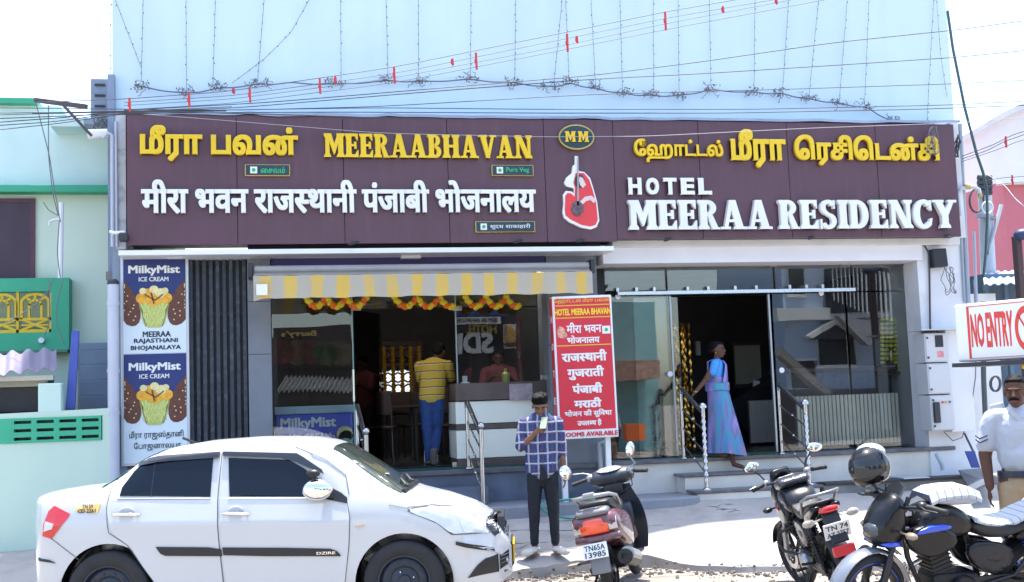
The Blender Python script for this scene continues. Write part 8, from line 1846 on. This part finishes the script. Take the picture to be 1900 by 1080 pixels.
b.loft(G, cap=False, ringclosed=False); G2 = [[(-.115+.01*math.sin(j*2.), .02+.02*j, 1.27-.055*i) for j in range(6)] for i in range(12)]; b.loft(G2, cap=False, ringclosed=False)
b.loft([[(x, .075+.02*k, 1.27+.035*math.sin(PI*(x+.12)/.22)) for k in range(4)] for x in [-.12+.022*i for i in range(11)]], cap=False, ringclosed=False)
o = b.build('sari_drape', SARI, t, smooth=80); so2 = o.modifiers.new('s', 'SOLIDIFY'); so2.thickness = .012
b = MB(); b.T = T; b.ell((0, .03, .050), (.080, .092, .078), 16, 10); b.ell((0, .105, -.01), (.045, .04, .045), 12, 8); b.ell((0, -.035, .085), (.06, .045, .028), 10, 6); fuse(b, 'hair', HAIRM, t, .008, 3)
b = MB(); b.T = T; b.ell((-.084, .01, -.045), (.008, .008, .012), 6, 6); b.ell((.084, .01, -.045), (.008, .008, .012), 6, 6); b.build('earrings', GOLD, t)
b = MB(); n_ = 14
for k in range(2): b.tube([(-.268+.03*math.cos(2*PI*i/n_)-.004*k, -.246+.03*math.sin(2*PI*i/n_), .868+.01*k) for i in range(n_)], .004, 5, closed=True)
b.build('bangles', GOLD, t)

# --- man in a yellow striped shirt leaning at the counter, back to the street
yp = P(806, 860, 14.75)
t = person('man in a yellow striped shirt and jeans leaning on the shop counter, back turned', (yp.x, 14.78, FZ+.026), R(180-14)); t.scale = (.94, .94, .88)
b = MB(); hxh = -.12
cone(b, (0, 0, .95), (-.03, -.06, 1.38), .14, .14, .65); cone(b, (-.17, -.06, 1.42), (.13, -.06, 1.42), .06, .06, .9, (0, 1, 0)); cone(b, (-.03, -.06, 1.42), (-.06, -.12, 1.52), .052, .05)
cone(b, (.08, 0, .90), (.06, 0, .08), .085, .04); cone(b, (-.07, 0, .90), (-.05, -.06, .50), .085, .055); cone(b, (-.05, -.06, .50), (-.02, .10, .14), .052, .038)
cone(b, (-.22, -.06, 1.40), (-.25, -.20, 1.16), .048, .04); cone(b, (-.25, -.20, 1.16), (-.30, -.42, 1.14), .038, .026); hand(b, (-.31, -.44, 1.14), (0, -1, 0), (0, 0, -1), 1, .3)
cone(b, (.17, -.06, 1.40), (.16, -.20, 1.18), .048, .04); cone(b, (.16, -.20, 1.18), (.02, -.36, 1.16), .038, .026); hand(b, (.0, -.38, 1.16), (-.6, -.6, 0), (0, 0, -1), -1, .3)
T = headm(b, (-.10, -.17, 1.60), R(-20), R(20)); fuse(b, 'body', SKB, t, .009, 4)
YST = bands('yellow_striped_cloth', (.55, .36, .045), [(2, 9.0, .13, (.62, .58, .45, 1), .12), (2, 9.0, .11, (.012, .014, .03, 1), .05)])
b = MB(); cone(b, (0, .0, .96), (-.03, -.055, 1.37), .178, .172, .70); cone(b, (-.17, -.06, 1.412), (.13, -.06, 1.412), .075, .075, .9, (0, 1, 0)); cone(b, (-.22, -.06, 1.40), (-.25, -.16, 1.22), .07, .066); cone(b, (.17, -.06, 1.40), (.165, -.16, 1.22), .07, .066)
fuse(b, 'shirt', YST, t, .012, 4, .02, .11)
b = MB(); cone(b, (0, .0, .90), (0, 0, .94), .155, .155, .72); cone(b, (.075, 0, .88), (.06, 0, .09), .105, .058); cone(b, (-.07, 0, .88), (-.05, -.06, .50), .105, .07); cone(b, (-.05, -.06, .50), (-.02, .09, .18), .068, .056)
fuse(b, 'jeans', mat('blue_jeans', (.018, .06, .22), .75, var=.3, vs=5, bump=.3, bs=50), t, .012, 4, .014, .07)
b = MB(); shoe(b, (.06, .03, 0), (0, -1, 0), .27, .048, .07); cone(b, (-.015, .13, .03), (-.015, .15, .21), .045, .05, .5, (1, 0, 0)); fuse(b, 'shoes', mat('shoe_sole', (.12, .10, .085), .7), t, .010, 3)
b = MB(); b.T = T; b.ell((0, .02, .05), (.084, .098, .082), 16, 10); b.ell((0, .06, 0), (.072, .052, .07), 12, 8); fuse(b, 'hair', HAIRM, t, .010, 3)

# --- man seated behind the counter
sp_ = P(925, 700, 16.1)
t = person('man in a dull red shirt behind the cream panelled counter', (sp_.x, 16.1, FZ+.03), -.1)
b = MB(); cone(b, (0, 0, .85), (0, 0, 1.15), .13, .14, .62); cone(b, (-.14, 0, 1.19), (.14, 0, 1.19), .055, .055, .9, (0, 1, 0)); cone(b, (0, 0, 1.2), (0, -.01, 1.29), .05, .048)
for q in (-1, 1): cone(b, (q*.08, 0, .80), (q*.08, -.02, .05), .08, .04); cone(b, (q*.19, 0, 1.17), (q*.23, -.1, .98), .045, .038); cone(b, (q*.23, -.1, .98), (q*.10, -.30, 1.09), .036, .025); hand(b, (q*.09, -.31, 1.09), (-q*.5, -.8, 0), (0, 0, -1), -q, .4)
T = headm(b, (0, -.02, 1.35), 0, R(10)); fuse(b, 'body', SKB, t, .010, 4); facebits(T, t)
b = MB(); cone(b, (0, 0, .75), (0, 0, 1.14), .165, .165, .7); cone(b, (-.14, 0, 1.18), (.14, 0, 1.18), .07, .07, .9, (0, 1, 0))
for q in (-1, 1): cone(b, (q*.19, 0, 1.165), (q*.225, -.08, 1.02), .064, .06)
fuse(b, 'shirt', mat('dull_red_shirt', (.20, .05, .06), .8, var=.2), t, .013, 3)
b = MB(); cone(b, (0, 0, .74), (0, 0, .80), .15, .15, .7)
for q in (-1, 1): cone(b, (q*.08, 0, .76), (q*.08, -.02, .10), .09, .06)
fuse(b, 'trousers', CHARC, t, .013, 3)
b = MB(); b.T = T; b.ell((0, .02, .055), (.082, .095, .075), 16, 10); fuse(b, 'hair', HAIRM, t, .010, 3)
c = P(988, 700, 15.9)

# --- policeman
pd = 9.35; pc = CAMPOS+HF*pd+HR*((1877-950)/FPX*pd)
t = person('policeman in white shirt and khaki trousers standing under the NO ENTRY sign', (pc.x, pc.y, .06), -CYAW-R(12)); t.scale = (1.0, 1.0, 1.0)
b = MB()
cone(b, (0, .0, .95), (0, 0, 1.32), .16, .165, .72); cone(b, (-.17, .01, 1.42), (.17, .01, 1.42), .06, .06, .9, (0, 1, 0)); cone(b, (-.01, .0, 1.42), (-.02, -.02, 1.54), .06, .056)
for q in (-1, 1):
    cone(b, (q*.10, 0, .92), (q*.11, 0, .50), .095, .062); cone(b, (q*.11, 0, .50), (q*.12, .02, .09), .058, .04); cone(b, (q*.12, .02, .05), (q*.14, -.14, .03), .04, .04, .7)
    cone(b, (q*.205, .01, 1.385), (q*.270, .02, 1.12), .056, .050); cone(b, (q*.275, .02, 1.12), (q*.268, -.05, .87), .050, .034); hand(b, (q*.275, -.052, .86), (0, -.08, -1), (-q, -.2, 0), q, .55)
T = headm(b, (-.025, -.03, 1.595), R(-20), R(3), 0, 1.08, 1.1); fuse(b, 'body', SKB, t, .008, 5); facebits(T, t, moust=True)
WSH = mat('uniform_white', (.44, .48, .56), .75, var=.05, bump=.3, bs=30)
b = MB(); cone(b, (0, -.005, 1.10), (0, 0, 1.30), .190, .195, .78); cone(b, (0, -.055, 1.10), (0, -.05, 1.14), .155, .14, .8); cone(b, (-.17, .01, 1.405), (.17, .01, 1.405), .078, .078, .9, (0, 1, 0)); cone(b, (-.01, 0, 1.43), (-.015, -.01, 1.475), .078, .068)
for q in (-1, 1): cone(b, (q*.21, .01, 1.385), (q*.262, .018, 1.19), .074, .076)
sh = fuse(b, 'shirt', WSH, t, .012, 3, .018, .10)
b = MB(); b.prism([(-.10, 1.48), (-.015, 1.40), (-.03, 1.365), (-.115, 1.435)], -.135, -.125); b.prism([(.07, 1.48), (-.005, 1.40), (.01, 1.365), (.09, 1.435)], -.135, -.125); b.build('collar', WSH, sh, bevel=.004)
b = MB(); b.box(.05, .15, -.162, -.156, 1.25, 1.33); b.box(.045, .155, -.166, -.1565, 1.305, 1.335); b.build('pocket', WSH, sh, bevel=.004); b = MB(); b.box(.05, .14, -.170, -.166, 1.355, 1.372); b.box(.07, .11, -.170, -.166, 1.385, 1.405); b.build('name_badge', CHARC, sh)
b = MB()
for k in range(2):
    z = 1.265-k*.03
    b.bar((-.345, -.035, z), (-.322, -.075, z-.025), .004, .010); b.bar((-.322, -.075, z-.025), (-.262, -.078, z), .004, .010)
b.build('chevrons', mat('chevron_blue', (.03, .05, .10), .6), sh)
b = MB(); cone(b, (-.20, .01, 1.475), (-.12, .01, 1.49), .03, .03, .3); b.build('shoulder_strap', WSH, sh, smooth=60)
b = MB(); n_ = 30; b.loft([[(r_*math.cos(2*PI*i/n_), r_*.80*math.sin(2*PI*i/n_)-.008, z) for i in range(n_)] for r_, z in ((.185, .935), (.198, .937), (.199, .96), (.198, .985), (.185, .987))]); b.build('belt', mat('belt_navy', (.015, .025, .05), .4), t, smooth=50)
KH = mat('khaki_cloth', (.40, .30, .19), .8, var=.08, bump=.3, bs=35)
b = MB(); cone(b, (0, 0, .88), (0, 0, .93), .178, .178, .82)
for q in (-1, 1): cone(b, (q*.09, 0, .86), (q*.11, 0, .50), .115, .088); cone(b, (q*.11, 0, .50), (q*.12, .02, .12), .086, .07)
fuse(b, 'trousers', KH, t, .012, 3, .016, .09)
b = MB()
for q in (-1, 1): shoe(b, (q*.12, .0, 0), (q*.2, -1, 0), .28, .052, .07)
fuse(b, 'shoes', mat('shoe_brown', (.05, .03, .02), .3), t, .011, 3)
b = MB(); b.T = T; b.ell((0, .025, .052), (.079, .090, .078), 16, 10); b.ell((0, .06, 0), (.072, .052, .06), 12, 8); b.ell((0, -.03, .085), (.066, .045, .022), 10, 6); fuse(b, 'hair', HAIRM, t, .008, 3, .006, .02)
